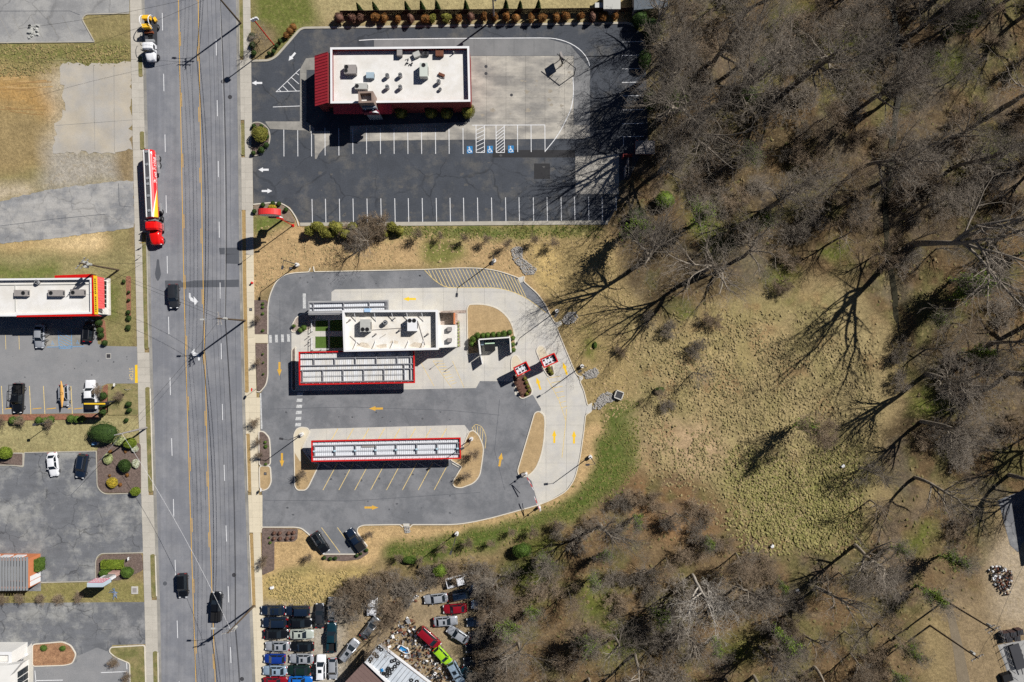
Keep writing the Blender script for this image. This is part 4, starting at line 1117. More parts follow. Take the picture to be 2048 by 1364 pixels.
def part(name, me, parent, loc=(0, 0, 0)):
    o = bpy.data.objects.new(name, me); COL.objects.link(o); o.parent = parent; o.location = loc
    return o


def car_meshes(kind, pname, pm, sunroof, nobonnet):
    key = (kind, pname, sunroof)
    if key in CARMESH: return CARMESH[key]
    k = KIND[kind]; L, W, Hh, belt = k['L'], k['W'], k['H'], k['belt']; hw = W / 2
    out = {}
    vs, fs = loft([(x * L, w * hw, zb, zt) for x, w, zb, zt in k['st']], SEC)
    out['body'] = MB().add(vs, fs).mesh('body', pm, smooth=True)
    rb, rt, ft, fb = [q * L for q in k['cab']]
    bw, tw = hw * .90, hw * .70
    tb = belt - .02
    def q4(a, b, c, d, name):
        out[name] = MB().add([a, b, c, d], [(0, 1, 2, 3)]).mesh(name, M_GLASS)
    i = .07
    q4((fb, -bw * .92, tb), (fb, bw * .92, tb), (ft, tw * .96, Hh - .05), (ft, -tw * .96, Hh - .05), 'windshield')
    q4((rb, bw * .92, tb), (rb, -bw * .92, tb), (rt, -tw * .96, Hh - .06), (rt, tw * .96, Hh - .06), 'rear_window')
    for s, nm in ((1, 'side_window_l'), (-1, 'side_window_r')):
        a = [(rb + i, s * bw, tb), (fb - i, s * bw, tb), (ft - .02, s * tw, Hh - .07), (rt + .02, s * tw, Hh - .07)]
        out[nm] = MB().add(a, [(0, 1, 2, 3) if s < 0 else (3, 2, 1, 0)]).mesh('side_window', M_GLASS)
    r = MB(); nx, ny = 7, 5
    for a in range(nx):
        u = a / (nx - 1); x = rt - .04 + (ft - rt + .08) * u
        for b in range(ny):
            v = b / (ny - 1) * 2 - 1
            r.v.append((x, v * tw * 1.03, Hh - .055 + .055 * (1 - v * v) * (1 - .5 * (2 * u - 1) ** 2) + (0.0 if abs(v) < .99 else -.02)))
    for a in range(nx - 1):
        for b in range(ny - 1):
            r.f.append((a * ny + b, (a + 1) * ny + b, (a + 1) * ny + b + 1, a * ny + b + 1)); r.m.append(0)
    for s in (-1, 1):   # pillars
        r.bar((fb, s * bw * .95, tb), (ft, s * tw, Hh - .04), .09, .06); r.bar((rb, s * bw * .95, tb), (rt, s * tw, Hh - .04), .12, .07)
        xm = (rt + ft) / 2; r.bar((xm, s * bw, tb), (xm, s * tw, Hh - .06), .09, .05)
    out['roof'] = r.mesh('roof', pm, smooth=False)
    if sunroof:
        xm = rt + (ft - rt) * .66
        out['sunroof'] = MB().box((xm, 0, Hh - .012), ((ft - rt) * .28, tw * 1.1, .02)).mesh('sunroof', M_GLASS)
    x1 = k['st'][-1][0] * L; zt = k['st'][-1][3]; zf = k['st'][-2][3]
    out['headlight'] = MB().box((0, 0, 0), (.34, .34, .12)).mesh('headlight', M_LAMP)
    out['tail_light'] = MB().box((0, 0, 0), (.12, .34, .16)).mesh('tail_light', M_TAIL)
    out['mirror'] = MB().box((0, 0, 0), (.14, .24, .16)).mesh('mirror', pm)
    CARMESH[key] = out
    return out


def make_car(kind, pname, pm, px, py, ang, label, cat='car', group=None, sunroof=False, rails=False, cover=False, z=0.02, doors=False, hood_off=False):
    """ang = image heading of the front in degrees, 0 = right, 90 = down"""
    k = KIND[kind]; L, W, Hh = k['L'], k['W'], k['H']; hw = W / 2
    p = P(px, py, 0.9)
    root = thing({'sedan': 'car', 'hatch': 'car', 'suv': 'suv', 'van': 'minivan', 'pickup': 'pickup_truck'}[kind], label, cat, (p[0], p[1], z), R(-ang), group)
    ms = car_meshes(kind, pname, pm, sunroof, hood_off)
    body = part('body', ms['body'], root)
    part('windshield', ms['windshield'], root); part('rear_window', ms['rear_window'], root)
    part('side_window', ms['side_window_l'], root); part('side_window', ms['side_window_r'], root)
    rf = part('roof', ms['roof'], root)
    if sunroof: part('sunroof', ms['sunroof'], rf)
    wm, rm = wheel_meshes()
    ax = (-.30, .31) if kind != 'pickup' else (-.32, .33)
    for a in ax:
        for s in (-1, 1):
            w = part('wheel', wm, root, (a * L, s * (hw - .10), .335)); part('rim', rm, w)
    st = k['st']
    for s in (-1, 1):
        part('headlight', ms['headlight'], root, (st[-2][0] * L - .02, s * hw * .66, st[-2][3] - .14))
        part('mirror', ms['mirror'], root, (k['cab'][3] * L - .28, s * (hw + .08), k['belt'] - .02))
        xr = -.5 * L + .04
        part('tail_light', ms['tail_light'], root, (xr, s * hw * .72, .74 if kind == 'sedan' else .86))
    if rails:
        for s in (-1, 1):
            MB().bar((k['cab'][1] * L + .1, s * hw * .62, Hh + .05), (k['cab'][2] * L - .1, s * hw * .62, Hh + .05), .04, .05).build('roof_rail', M_RIM, root, origin=(0, 0, 0))
    if kind == 'pickup':
        b = MB()
        x0, x1 = -.5 * L, -.155 * L
        for s in (-1, 1): b.box(((x0 + x1) / 2, s * (hw - .07), .42), (x1 - x0, .12, .72))
        b.box((x0 + .05, 0, .42), (.10, W - .06, .70)); b.box((x1 - .04, 0, .42), (.08, W - .06, .74))
        for s in (-1, 1): b.box((-.32 * L, s * (hw - .24), .62), (1.1, .24, .26))
        b.build('cargo_bed', pm, root, origin=(0, 0, 0))
        MB().box(((x0 + x1) / 2, 0, .50), (x1 - x0 - .1, W - .24, .06)).build('bed_liner', M_BLACK, root, origin=(0, 0, 0))
        if cover: MB().box(((x0 + x1) / 2, 0, 1.145), (x1 - x0 - .02, W - .06, .05)).build('bed_cover', M_BLACK, root, origin=(0, 0, 0))
        MB().box((x0 - .08, 0, .45), (.16, W * .96, .2)).build('rear_bumper', M_RIM, root, origin=(0, 0, 0))
    return root

PT = dict(
    black=paint('paint_black', (0.006, 0.007, 0.009)), navy=paint('paint_navy', (0.008, 0.016, 0.034)), charcoal=paint('paint_charcoal', (0.035, 0.038, 0.045), metal=.3),
    white=paint('paint_white_car', (.74, .75, .77)), silver=paint('paint_silver', (.42, .44, .47), metal=.35), grey=paint('paint_grey_car', (.16, .17, .18), metal=.3),
    blue=paint('paint_blue_car', (.008, .035, .22)), skyblue=paint('paint_bright_blue', (.01, .12, .45)), red=paint('paint_red_car', (.22, .006, .014)), lime=paint('paint_lime', (.28, .52, .015)),
    sage=paint('paint_pale_green', (.46, .50, .44), metal=.2), teal=paint('paint_dark_teal', (.006, .028, .04)), iceblue=paint('paint_ice_blue', (.32, .42, .52), metal=.3), green=paint('paint_dark_green', (.008, .022, .018)))

CARS = [  # kind, paint, px, py, heading, label, category, options
    ('suv', 'charcoal', 347, 592, 88, 'boxy dark grey off-road vehicle driving beside the curved turn arrow', 'suv', {}),
    ('suv', 'black', 365, 1171, 88, 'black crossover driving on the road next to the mulched billboard bed', 'suv', {}),
    ('pickup', 'black', 433, 1213, -88, 'black pickup truck with covered bed driving under the utility pole arm', 'pickup', dict(cover=True)),
    ('sedan', 'silver', 78, 672, 92, 'silver sedan with both right doors open beside the diner', 'car', dict(doors=True)),
    ('hatch', 'black', 176, 662, -86, 'black hatchback parked against the diner wall by the round shrubs', 'car', dict(rails=True)),
    ('pickup', 'black', 36, 796, 92, 'black pickup truck with a ladder rack in the diner lot', 'pickup', dict(rack=True)),
    ('hatch', 'silver', 127, 791, 88, 'silver hatchback carrying an orange kayak on its roof', 'car', {}),
    ('pickup', 'white', 181, 789, -92, 'white pickup truck with dark bed behind the yellow pole sign', 'pickup', dict(cover=True)),
    ('sedan', 'white', 105, 929, 84, 'white sedan parked in the cracked lot', 'car', {}),
    ('suv', 'navy', 163, 932, 100, 'black wagon with roof rails parked in the cracked lot', 'car', dict(rails=True)),
    ('suv', 'black', 640, 1085, 57, 'black crossover with glossy roof parked by the drive-in exit', 'suv', dict(rails=True, sunroof=True, sc=.96)),
    ('pickup', 'navy', 711, 1080, -125, 'dark blue pickup truck with black bed cover at the drive-in', 'pickup', dict(cover=True, sc=.86)),
    ('sedan', 'navy', 545.5, 1221, 180, 'dark blue sedan with sunroof, first of the salvage row next to the road', 'car', dict(sunroof=True)),
    ('suv', 'navy', 549, 1245, 180, 'black-blue wagon second in the salvage row next to the road', 'car', {}),
    ('sedan', 'black', 552, 1268, 0, 'black sedan third in the salvage row next to the road', 'car', {}),
    ('sedan', 'silver', 554, 1293, 180, 'silver sedan with sunroof in the salvage row next to the road', 'car', dict(sunroof=True)),
    ('hatch', 'blue', 549, 1318, 180, 'deep blue hatchback in the salvage row next to the road', 'car', {}),
    ('sedan', 'iceblue', 549, 1342, 180, 'ice blue sedan with sunroof in the salvage row', 'car', dict(sunroof=True)),
    ('sedan', 'red', 551, 1364, 0, 'dark red sedan in the salvage row behind the ice blue car', 'car', {}),
    ('suv', 'navy', 595, 1222, 180, 'dark blue minivan-like wagon, first of the inner salvage row', 'suv', {}),
    ('sedan', 'black', 599, 1246, 0, 'black long sedan second in the inner salvage row', 'car', {}),
    ('sedan', 'sage', 602.6, 1269, 0, 'pale green sedan with sunroof in the inner salvage row', 'car', dict(sunroof=True)),
    ('sedan', 'black', 603.5, 1293.6, 180, 'black coupe behind the pale green sedan', 'car', {}),
    ('sedan', 'silver', 602.6, 1318, 180, 'silver blue sedan with sunroof between two black cars', 'car', dict(sunroof=True)),
    ('sedan', 'green', 597, 1341, 180, 'black green sedan beside the bright blue car', 'car', {}),
    ('sedan', 'skyblue', 600, 1363, 0, 'bright blue sedan at the end of the inner salvage row', 'car', {}),
    ('sedan', 'charcoal', 639, 1231.6, -90, 'dark grey sedan parked across from the inner salvage row', 'car', {}),
    ('sedan', 'grey', 664.5, 1219, -90, 'grey sedan half under the bare thicket', 'car', {}),
    ('pickup', 'teal', 663.6, 1275, -90, 'dark teal pickup truck with scrap in its bed', 'pickup', {}),
    ('suv', 'white', 642, 1334, -90, 'white crossover with sunroof beside the silver hatchback', 'suv', dict(sunroof=True)),
    ('hatch', 'silver', 665.5, 1338, 90, 'silver hatchback beside the white crossover', 'car', {}),
    ('suv', 'silver', 699, 1300, -52, 'silver suv with sunroof parked askew near the salvage building', 'suv', dict(sunroof=True, rails=True)),
    ('sedan', 'grey', 740, 1256, -52, 'grey sedan without hood under the leaning tree', 'car', {}),
    ('pickup', 'white', 745, 1202, 95, 'stripped white pickup truck nosing out of the thicket', 'pickup', {}),
    ('sedan', 'silver', 871.6, 1197.8, 173, 'pale silver sedan alone on the open dirt of the salvage yard', 'car', {}),
    ('suv', 'navy', 928, 1188, -12, 'dark blue suv nose to tail with the pale silver sedan', 'suv', dict(rails=True)),
    ('pickup', 'white', 921, 1160, -14, 'wrecked white pickup truck against the green brush', 'pickup', {}),
    ('sedan', 'iceblue', 964, 1168, 176, 'pale blue sedan in the shade beside the white wreck', 'car', {}),
    ('sedan', 'red', 910, 1218, 176, 'dark red sedan between the silver cars', 'car', {}),
    ('sedan', 'iceblue', 966, 1210, 180, 'light blue sedan partly under bare branches', 'car', {}),
    ('sedan', 'silver', 891, 1243, -4, 'silver sedan with sunroof in front of the dark red sedan', 'car', dict(sunroof=True)),
    ('sedan', 'silver', 916, 1270, -148, 'silver sedan with smashed rear parked askew', 'car', {}),
    ('van', 'red', 858, 1276, 42, 'bright red minivan beside the scrap heap', 'van', {}),
    ('hatch', 'lime', 885, 1312, 48, 'lime green hatchback with dark windows', 'car', {}),
    ('suv', 'iceblue', 912, 1346, 62, 'blue grey wagon with sunroof below the lime hatchback', 'car', dict(sunroof=True)),
    ('sedan', 'teal', 943, 1351, 28, 'dark teal sedan beside the blue grey wagon', 'car', {}),
    ('sedan', 'charcoal', 961, 1272, 178, 'charcoal sedan striped by branch shadows', 'car', {}),
    ('sedan', 'black', 955, 1297, 176, 'black sedan behind the lime hatchback', 'car', {}),
    ('suv', 'black', 951, 1323, 178, 'black suv in the deep shade of the wood edge', 'suv', {}),
    ('sedan', 'navy', 957, 1244, 176, 'dark navy sedan in the shade of the wood edge', 'car', {}),
]
M_KAYAK = mat('kayak_orange', C(232, 176, 96), rough=.4, var=.05)
for kind, pc, px, py, ang, label, cat, op in CARS:
    sc_ = op.pop('sc', 1.0); rack = op.pop('rack', False); doors = op.pop('doors', False)
    grp = 'cars in the salvage yard' if py > 1150 and px > 520 else None
    c = make_car(kind, pc, PT[pc], px, py, ang, label, cat, grp, **op)
    c.scale = (sc_, sc_, sc_)
    if doors:
        for x in (.45, -.55):
            MB().add([(x + .5, .90, .35), (x + .15, 1.75, .35), (x + .15, 1.72, 1.36), (x + .5, .86, 1.36), (x + .45, .90, .35), (x + .10, 1.72, .35), (x + .10, 1.69, 1.36), (x + .45, .86, 1.36)], [(0, 1, 2, 3), (7, 6, 5, 4), (1, 5, 6, 2), (3, 2, 6, 7), (0, 4, 5, 1)]).build('door', PT['silver'], c, origin=(0, 0, 0))
    if rack:
        for x in (-2.6, -.8, .6):
            m = MB().bar((x, -.95, 1.1), (x, -.95, 2.1), .06).bar((x, .95, 1.1), (x, .95, 2.1), .06).bar((x, -.98, 2.1), (x, .98, 2.1), .07)
            m.build('rack_hoop', M_BLACK, c, origin=(0, 0, 0))
        for s in (-1, 1): MB().bar((-2.7, s * .95, 2.12), (.7, s * .95, 2.12), .07).build('rack_rail', M_BLACK, c, origin=(0, 0, 0))
ky = P(124, 788, 1.7)
k = MB()
for i in range(11):
    u = i / 10; x = -2.6 + 5.2 * u; w = .36 * (1 - abs(2 * u - 1) ** 2.2) + .02
    for a in range(8):
        t = 2 * math.pi * a / 8; k.v.append((x, w * math.cos(t), .17 + .17 * math.sin(t) * (1 if math.sin(t) < 0 else .7) + .10 * abs(2 * u - 1) ** 2))
for i in range(10):
    for a in range(8):
        k.f.append((i * 8 + a, (i + 1) * 8 + a, (i + 1) * 8 + (a + 1) % 8, i * 8 + (a + 1) % 8)); k.m.append(0)
kyk = thing('kayak', 'orange kayak strapped on the roof of the silver hatchback', 'kayak', (ky[0], ky[1], 1.56), R(-88))
k.build('hull', M_KAYAK, kyk, origin=(0, 0, 0), smooth=True)
MB().torus((-.1, 0, .29), .27, .03, 14, 5).build('cockpit_rim', M_BLACK, kyk, origin=(0, 0, 0))

# ------------------------------------------------------------------ tanker truck
def big_wheel(parent, x, y, n=1, r=.52, w=.3, rim=True):
    m = MB(); q = []
    prof = [(r * .55, -w / 2), (r * .93, -w / 2), (r, -w * .36), (r, w * .36), (r * .93, w / 2), (r * .55, w / 2)]
    nn = 18
    for kk in range(nn):
        a = 2 * math.pi * kk / nn
        for rr, yy in prof: q.append((rr * math.cos(a), yy, rr * math.sin(a)))
    mm = len(prof)
    m.add(q, [(kk * mm + j, ((kk + 1) % nn) * mm + j, ((kk + 1) % nn) * mm + j + 1, kk * mm + j + 1) for kk in range(nn) for j in range(mm - 1)])
    o = m.build('wheel', M_TYRE, parent, origin=(0, 0, 0)); o.location = (x, y, r)
    rm = MB(); s = 1 if y > 0 else -1
    vs = [(r * .56 * math.cos(2 * math.pi * kk / 12), s * w * .3, r * .56 * math.sin(2 * math.pi * kk / 12)) for kk in range(12)] + [(0, s * w * .5, 0)]
    rm.add(vs, [(kk, (kk + 1) % 12, 12) for kk in range(12)])
    rr = rm.build('rim', M_RIM, o, origin=(0, 0, 0))
    return o

tp = P(305.5, 398, 1.9)
tk = thing('tanker_truck', 'red fuel tanker truck with yellow swoosh and white lettering driving on the road', 'tanker truck', (tp[0], tp[1], 0.02), R(-87.3))
TR = paint('paint_tanker_red', C(214, 40, 44, .9), coat=.4); TYL = paint('paint_tanker_yellow', C(250, 196, 40, .9)); TWH = paint('paint_tanker_white', (.78, .77, .75))
xb, xf_ = -9.4, 3.9      # tank rear / front
R1, R2, zc = 1.22, 1.02, 2.35
def tank_pt(x, a, off=0.0): return (x, (R1 + off) * math.cos(a), zc + (R2 + off) * math.sin(a))
m = MB(); nx = 30; na = 28
for i in range(nx):
    x = xb + (xf_ - xb) * i / (nx - 1); s = 1.0 if 0 < i < nx - 1 else .9
    for a in range(na): p = tank_pt(x, 2 * math.pi * a / na); m.v.append((p[0], p[1] * s, zc + (p[2] - zc) * s))
for i in range(nx - 1):
    for a in range(na):
        m.f.append((i * na + a, i * na + (a + 1) % na, (i + 1) * na + (a + 1) % na, (i + 1) * na + a)); m.m.append(0)
m.f.append(tuple(reversed(range(na)))); m.m.append(0); m.f.append(tuple(range((nx - 1) * na, nx * na))); m.m.append(0)
tank = m.build('tank', TR, tk, origin=(0, 0, 0), smooth=True)
def tank_patch(fx, mt, name, off):
    """painted band on the tank: fx(x) -> (a0, a1) in radians"""
    q = MB(); xs = np.linspace(xb + .1, xf_ - .1, 50); c = 0
    for x in xs:
        a0, a1 = fx(x)
        for kk in range(7): q.v.append(tank_pt(x, a0 + (a1 - a0) * kk / 6, off))
    for i in range(len(xs) - 1):
        for kk in range(6): q.f.append((i * 7 + kk, i * 7 + kk + 1, (i + 1) * 7 + kk + 1, (i + 1) * 7 + kk)); q.m.append(0)
    return q.build(name, mt, tank, origin=(0, 0, 0), smooth=True)
def sw(x):   # swoosh rising towards the front on the left side
    t = max(0.0, (x + 1.6) / 5.5); return t
tank_patch(lambda x: (R(5), R(5) + R(50) * sw(x) ** .7), TYL, 'yellow_swoosh', .012)
tank_patch(lambda x: (R(5) + R(50) * sw(x) ** .7, R(8) + R(58) * sw(x) ** .7), TWH, 'white_stripe', .013)
for s in (-1, 1): MB().bar((xb + .1, s * .52, zc + R2 + .0), (xf_ - .1, s * .52, zc + R2 + .0), .22, .12).build('walkway_rail', TWH, tk, origin=(0, 0, 0))
MB().box(((xb + xf_) / 2, 0, zc + R2 - .02), (xf_ - xb - .3, .84, .05)).build('walkway', mat('walkway_grey', (.12, .12, .13), rough=.7), tk, origin=(0, 0, 0))
q = MB()
for i in range(66): q.box((xb + .3 + i * .195, 0, zc + R2 + .03), (.07, .82, .03))
tag(q.build('walkway_grating', M_DKGREY, tk, origin=(0, 0, 0)), kind='stuff')
for x in (-8.9, -6.4, -3.7, -2.6, -.3, 2.6): MB().cyl((x, 0, zc + R2 + .03), .26, .14, 14).bar((x - .3, .2, zc + R2 + .1), (x + .2, .32, zc + R2 + .16), .09).build('hatch_cover', M_STEEL, tk, origin=(0, 0, 0))
MB().box(((xb + xf_) / 2, 0, .95), (xf_ - xb, 1.0, .35)).build('trailer_frame', M_DKGREY, tk, origin=(0, 0, 0))
for x in (-8.3, -7.0):
    for s in (-1, 1):
        big_wheel(tk, x, s * .95); MB().box((x, s * .98, 1.12), (1.2, .62, .05)).build('fender', M_STEEL, tk, origin=(0, 0, 0))
for x in (-6, 1.5): MB().box((x, 1.0, .7), (1.6, .25, .6)).build('valve_box', M_STEEL, tk, origin=(0, 0, 0))
MB().box((4.6, 0, .75), (8.2, .9, .32)).build('tractor_frame', M_BLACK, tk, origin=(0, 0, 0))
for x in (2.3, 3.7):
    for s in (-1, 1): big_wheel(tk, x, s * .95, r=.5)
for s in (-1, 1): big_wheel(tk, 8.05, s * 1.0, r=.5)
TC = paint('paint_cab_red', C(226, 22, 18, .9), coat=.5)
cab = MB()
vs, fs = loft([(4.65, 1.1, .8, 3.0), (4.9, 1.16, .7, 3.15), (5.9, 1.16, .7, 3.2), (6.25, 1.12, .7, 2.95)], SEC)
cab.add(vs, fs); cb = cab.build('cab', TC, tk, origin=(0, 0, 0), smooth=False)
MB().add([(6.27, -1.02, 2.2), (6.27, 1.02, 2.2), (6.1, .98, 3.02), (6.1, -.98, 3.02)], [(0, 1, 2, 3)]).build('windshield', M_GLASS, tk, origin=(0, 0, 0))
vs, fs = loft([(6.2, 1.05, .7, 2.15), (7.2, 1.02, .7, 2.08), (8.3, .9, .7, 1.92), (8.85, .78, .75, 1.72), (8.95, .6, .8, 1.5)], SEC)
MB().add(vs, fs).build('hood', TC, tk, origin=(0, 0, 0), smooth=True)
for s in (-1, 1):
    vs, fs = loft([(7.35, .2, .75, 1.1), (7.7, .24, .75, 1.35), (8.4, .24, .75, 1.35), (8.85, .2, .75, 1.05)], SEC)
    MB().add([(x, y + s * 1.0, z) for x, y, z in vs], fs).build('fender', TC, tk, origin=(0, 0, 0), smooth=True)
    MB().box((5.4, s * 1.3, .5), (1.5, .32, .45)).build('fuel_tank', M_RIM, tk, origin=(0, 0, 0))
    MB().bar((5.95, s * 1.2, 2.3), (6.1, s * 1.55, 2.35), .08).box((6.1, s * 1.6, 2.0), (.12, .2, .7)).build('mirror', M_BLACK, tk, origin=(0, 0, 0))
    MB().box((8.85, s * .8, 1.0), (.16, .3, .2)).build('headlight', M_LAMP, tk, origin=(0, 0, 0))
    MB().cyl((4.5, s * .98, 1.0), .1, 2.3, 10).build('exhaust_stack', M_RIM, tk, origin=(0, 0, 0))
MB().box((4.2, 0, 1.4), (.35, 1.4, 1.2)).build('deck_box', M_STEEL, tk, origin=(0, 0, 0))


def text_mesh(s, size, name):
    cu = bpy.data.curves.new(name, 'FONT'); cu.body = s; cu.size = size; cu.align_x = 'CENTER'; cu.align_y = 'CENTER'
    o = bpy.data.objects.new(name, cu); COL.objects.link(o)
    dg = bpy.context.evaluated_depsgraph_get(); dg.update()
    me = bpy.data.meshes.new_from_object(o.evaluated_get(dg))
    bpy.data.objects.remove(o); bpy.data.curves.remove(cu)
    me.name = name
    return me

def tank_text(s, size, xc, a0, side=1):
    me = text_mesh(s, size, 'lettering'); me.materials.append(TWH)
    for v in me.vertices:
        u, w = v.co.x, v.co.y
        # left side of the truck: words run from the front backwards
        a = a0 + (w + .18 * u * 0) / R1
        v.co = Vector(tank_pt(xc - u, a, .02))
    me.update(); me.flip_normals()
    o = bpy.data.objects.new('lettering', me); COL.objects.link(o); o.parent = tank
    return o
tank_text('Pilot', 1.25, -4.0, R(16)); tank_text('Flying J', 1.15, -7.0, R(22))
st = text_mesh('STOP', 1.15, 'stop_lettering'); st.materials.append(M_YFAINT)
so = bpy.data.objects.new('stop_lettering', st); COL.objects.link(so); so.parent = lot_b
so.location = P(262, 748, 0.03); so.rotation_euler = (0, 0, R(-90)); so.scale = (.92, 1.0, 1)

# ------------------------------------------------------------------ flatbed service truck
sp = P(300.5, 79, 1.4)
sv = thing('flatbed_truck', 'white cab service truck carrying yellow machine boxes and a white hoop', 'truck', (sp[0], sp[1], 0.02), R(-88.5))
MB().box((-.2, 0, .62), (8.6, .9, .3)).build('frame', M_BLACK, sv, origin=(0, 0, 0))
MB().box((-1.75, 0, 1.0), (5.4, 2.4, .16)).build('flatbed', mat('bed_dark_steel', (.04, .042, .048), rough=.55), sv, origin=(0, 0, 0))
for x in (-2.9,):
    for s in (-1, 1): big_wheel(sv, x, s * 1.02, r=.48, w=.42)
for s in (-1, 1): big_wheel(sv, 3.1, s * 1.0, r=.48)
vs, fs = loft([(1.0, 1.0, .8, 2.45), (1.2, 1.06, .7, 2.62), (2.2, 1.06, .7, 2.62), (2.45, 1.02, .7, 2.35)], SEC)
MB().add(vs, fs).build('cab', PT['white'], sv, origin=(0, 0, 0))
MB().add([(2.62, -.98, 1.75), (2.62, .98, 1.75), (2.36, .92, 2.5), (2.36, -.92, 2.5)], [(0, 1, 2, 3)]).build('windshield', M_GLASS, sv, origin=(0, 0, 0))
for s in (-1, 1): MB().add([(1.4, s * 1.065, 1.7), (2.25, s * 1.065, 1.7), (2.2, s * 1.065, 2.35), (1.4, s * 1.065, 2.35)], [(0, 1, 2, 3)]).build('side_window', M_GLASS, sv, origin=(0, 0, 0))
vs, fs = loft([(2.4, 1.0, .7, 1.75), (3.2, .98, .7, 1.68), (4.0, .86, .72, 1.5), (4.25, .66, .8, 1.25)], SEC)
MB().add(vs, fs).build('hood', PT['white'], sv, origin=(0, 0, 0), smooth=True)
for s in (-1, 1):
    MB().box((4.1, s * .74, .95), (.2, .3, .2)).build('headlight', M_LAMP, sv, origin=(0, 0, 0))
    MB().bar((2.2, s * 1.1, 1.9), (2.3, s * 1.4, 1.95), .06).box((2.3, s * 1.45, 1.7), (.1, .16, .5)).build('mirror', M_BLACK, sv, origin=(0, 0, 0))
M_YEL = paint('paint_machine_yellow', C(250, 196, 52, .9))
for x in (-4.0, -2.2): MB().box((x, -.25, 1.55 if x < -3 else 1.7), (.7, 1.5, .9)).build('machine_box', M_YEL, sv, origin=(0, 0, 0))
MB().box((-3.9, 1.15, 1.2), (.9, .5, .4), .5).build('outrigger', M_YEL, sv, origin=(0, 0, 0))
for y in (-.95, .75):
    q = [(-3.1 + 1.25 * math.cos(t), y + .10 * math.cos(2 * t), 2.1 + 1.1 * math.sin(t)) for t in [math.pi * kk / 10 for kk in range(11)]]
    MB().tube(q, .08, 6).build('hoop', M_WHITE, sv, origin=(0, 0, 0))
q = [(.3 + .1 * math.sin(t), -1.3 - .5 * math.sin(t), 1.2 + 1.0 * math.sin(t)) for t in [math.pi * kk / 10 for kk in range(11)]]
MB().tube([(1.2 * math.cos(t) + .4, -1.2 - .45 * math.sin(t), 2.2) for t in [math.pi * kk / 12 for kk in range(13)]], .05, 6).build('hose', M_BLACK, sv, origin=(0, 0, 0))
MB().box((.3, 0, 1.16), (.5, 1.6, .5)).build('tool_box', M_STEEL, sv, origin=(0, 0, 0))
for x in (-.4, -.9): MB().box((x, .1, 1.16), (.25, .7, .35)).build('battery_box', M_BLACK, sv, origin=(0, 0, 0))
MB().box((-1.4, -.2, 1.16), (.4, 1.7, .5)).build('winch', mat('winch_rust', (.18, .05, .02)), sv, origin=(0, 0, 0))
# ------------------------------------------------------------------ buildings
def Wz(px, py, z): return P(px, py, z)
M_ROOFW = mat('roof_membrane_white', C(240, 238, 234), rough=.7, var=.05, scale=2.0, fine=.03, hue=C(228, 224, 216))
M_ROOFD = mat('roof_membrane_dirty', C(240, 237, 230), rough=.8, var=.07, scale=1.6, fine=.04, hue=C(230, 222, 208))
M_REDROOF = mat('red_standing_seam', C(196, 56, 66), rough=.4, var=.06, scale=.8)
M_BRICKR = mat('brick_maroon', C(140, 62, 60), rough=.9, var=.15, scale=.4)
M_BRICKO = mat('brick_orange', C(212, 132, 88), rough=.9, var=.10, scale=.4)
M_STUCCO = mat('stucco_white', C(240, 238, 232), rough=.85, var=.05, scale=1.2)
M_HVAC = mat('hvac_sheet_metal', C(196, 196, 190), rough=.5, var=.08, scale=.6, metal=.1)
M_HVACD = mat('hvac_weathered', C(160, 154, 150), rough=.6, var=.12, scale=.4)
M_RUST = mat('rusty_metal', C(120, 76, 58), rough=.9, var=.3, scale=.3)


def shell(root, quad, z, roofz, wallm, roofm, copem, pt=.28, base_z=0.0, name='wall'):
    """four walls with parapet (each wall a part), roof deck and coping; quad = pixel corners of the parapet top at height z"""
    q = ccw([P2(a, b, z) for a, b in quad])
    n = len(q)
    inner = offset_line(q, pt, True)
    for i in range(n):
        j = (i + 1) % n
        MB().prism([q[i], q[j], inner[j], inner[i]], base_z, z).build(name, wallm, root)
    MB().sheet(inner, roofz).build('roof_deck', roofm, root)
    c_o = offset_line(q, -.05, True); c_i = offset_line(q, pt + .05, True)
    for i in range(n):
        j = (i + 1) % n
        MB().prism([c_o[i], c_o[j], c_i[j], c_i[i]], z, z + .07, bottom=True).build('coping', copem, root)
    return q


def hvac(px, py, zr, sx, sy, h, label, fans=(), m=None, rz=0, group='rooftop units on the buildings', name='hvac_unit'):
    p = P(px, py, zr + h)
    t = thing(name, label, 'hvac unit', (p[0], p[1], zr), rz, group)
    MB().box((0, 0, .12), (sx, sy, h - .12)).box((0, 0, 0), (sx * .9, sy * .9, .12)).build('cabinet', m or M_HVAC, t, origin=(0, 0, 0))
    for fx, fy in fans:
        f = MB().torus((fx, fy, h + .02), .36, .05, 16, 5).build('fan_ring', M_DKGREY, t, origin=(0, 0, 0))
        b = MB().cyl((fx, fy, h + .005), .33, .012, 16)
        for k in range(4): b.bar((fx, fy, h + .035), (fx + .3 * math.cos(k * 1.57), fy + .3 * math.sin(k * 1.57), h + .035), .07, .015)
        b.build('fan', M_BLACK, t, origin=(0, 0, 0))
    MB().box((sx / 2 + .02, 0, .3), (.04, sy * .6, h * .5)).build('louvre', M_DKGREY, t, origin=(0, 0, 0))
    return t


def vent(px, py, zr, r, h, label, group='round roof fans', m=None):
    p = P(px, py, zr + h)
    t = thing('exhaust_fan', label, 'roof fan', (p[0], p[1], zr), 0, group)
    MB().cyl((0, 0, 0), r * .85, h * .6, 14).build('curb', m or M_HVACD, t, origin=(0, 0, 0))
    MB().cyl((0, 0, h * .6), r, h * .4, 16, r2=r * .8).build('hood', M_STEEL, t, origin=(0, 0, 0))
    MB().torus((0, 0, h), r * .8, .05, 16, 5).cyl((0, 0, h - .02), r * .4, .06, 12).build('cap_ring', M_BLACK, t, origin=(0, 0, 0))
    return t

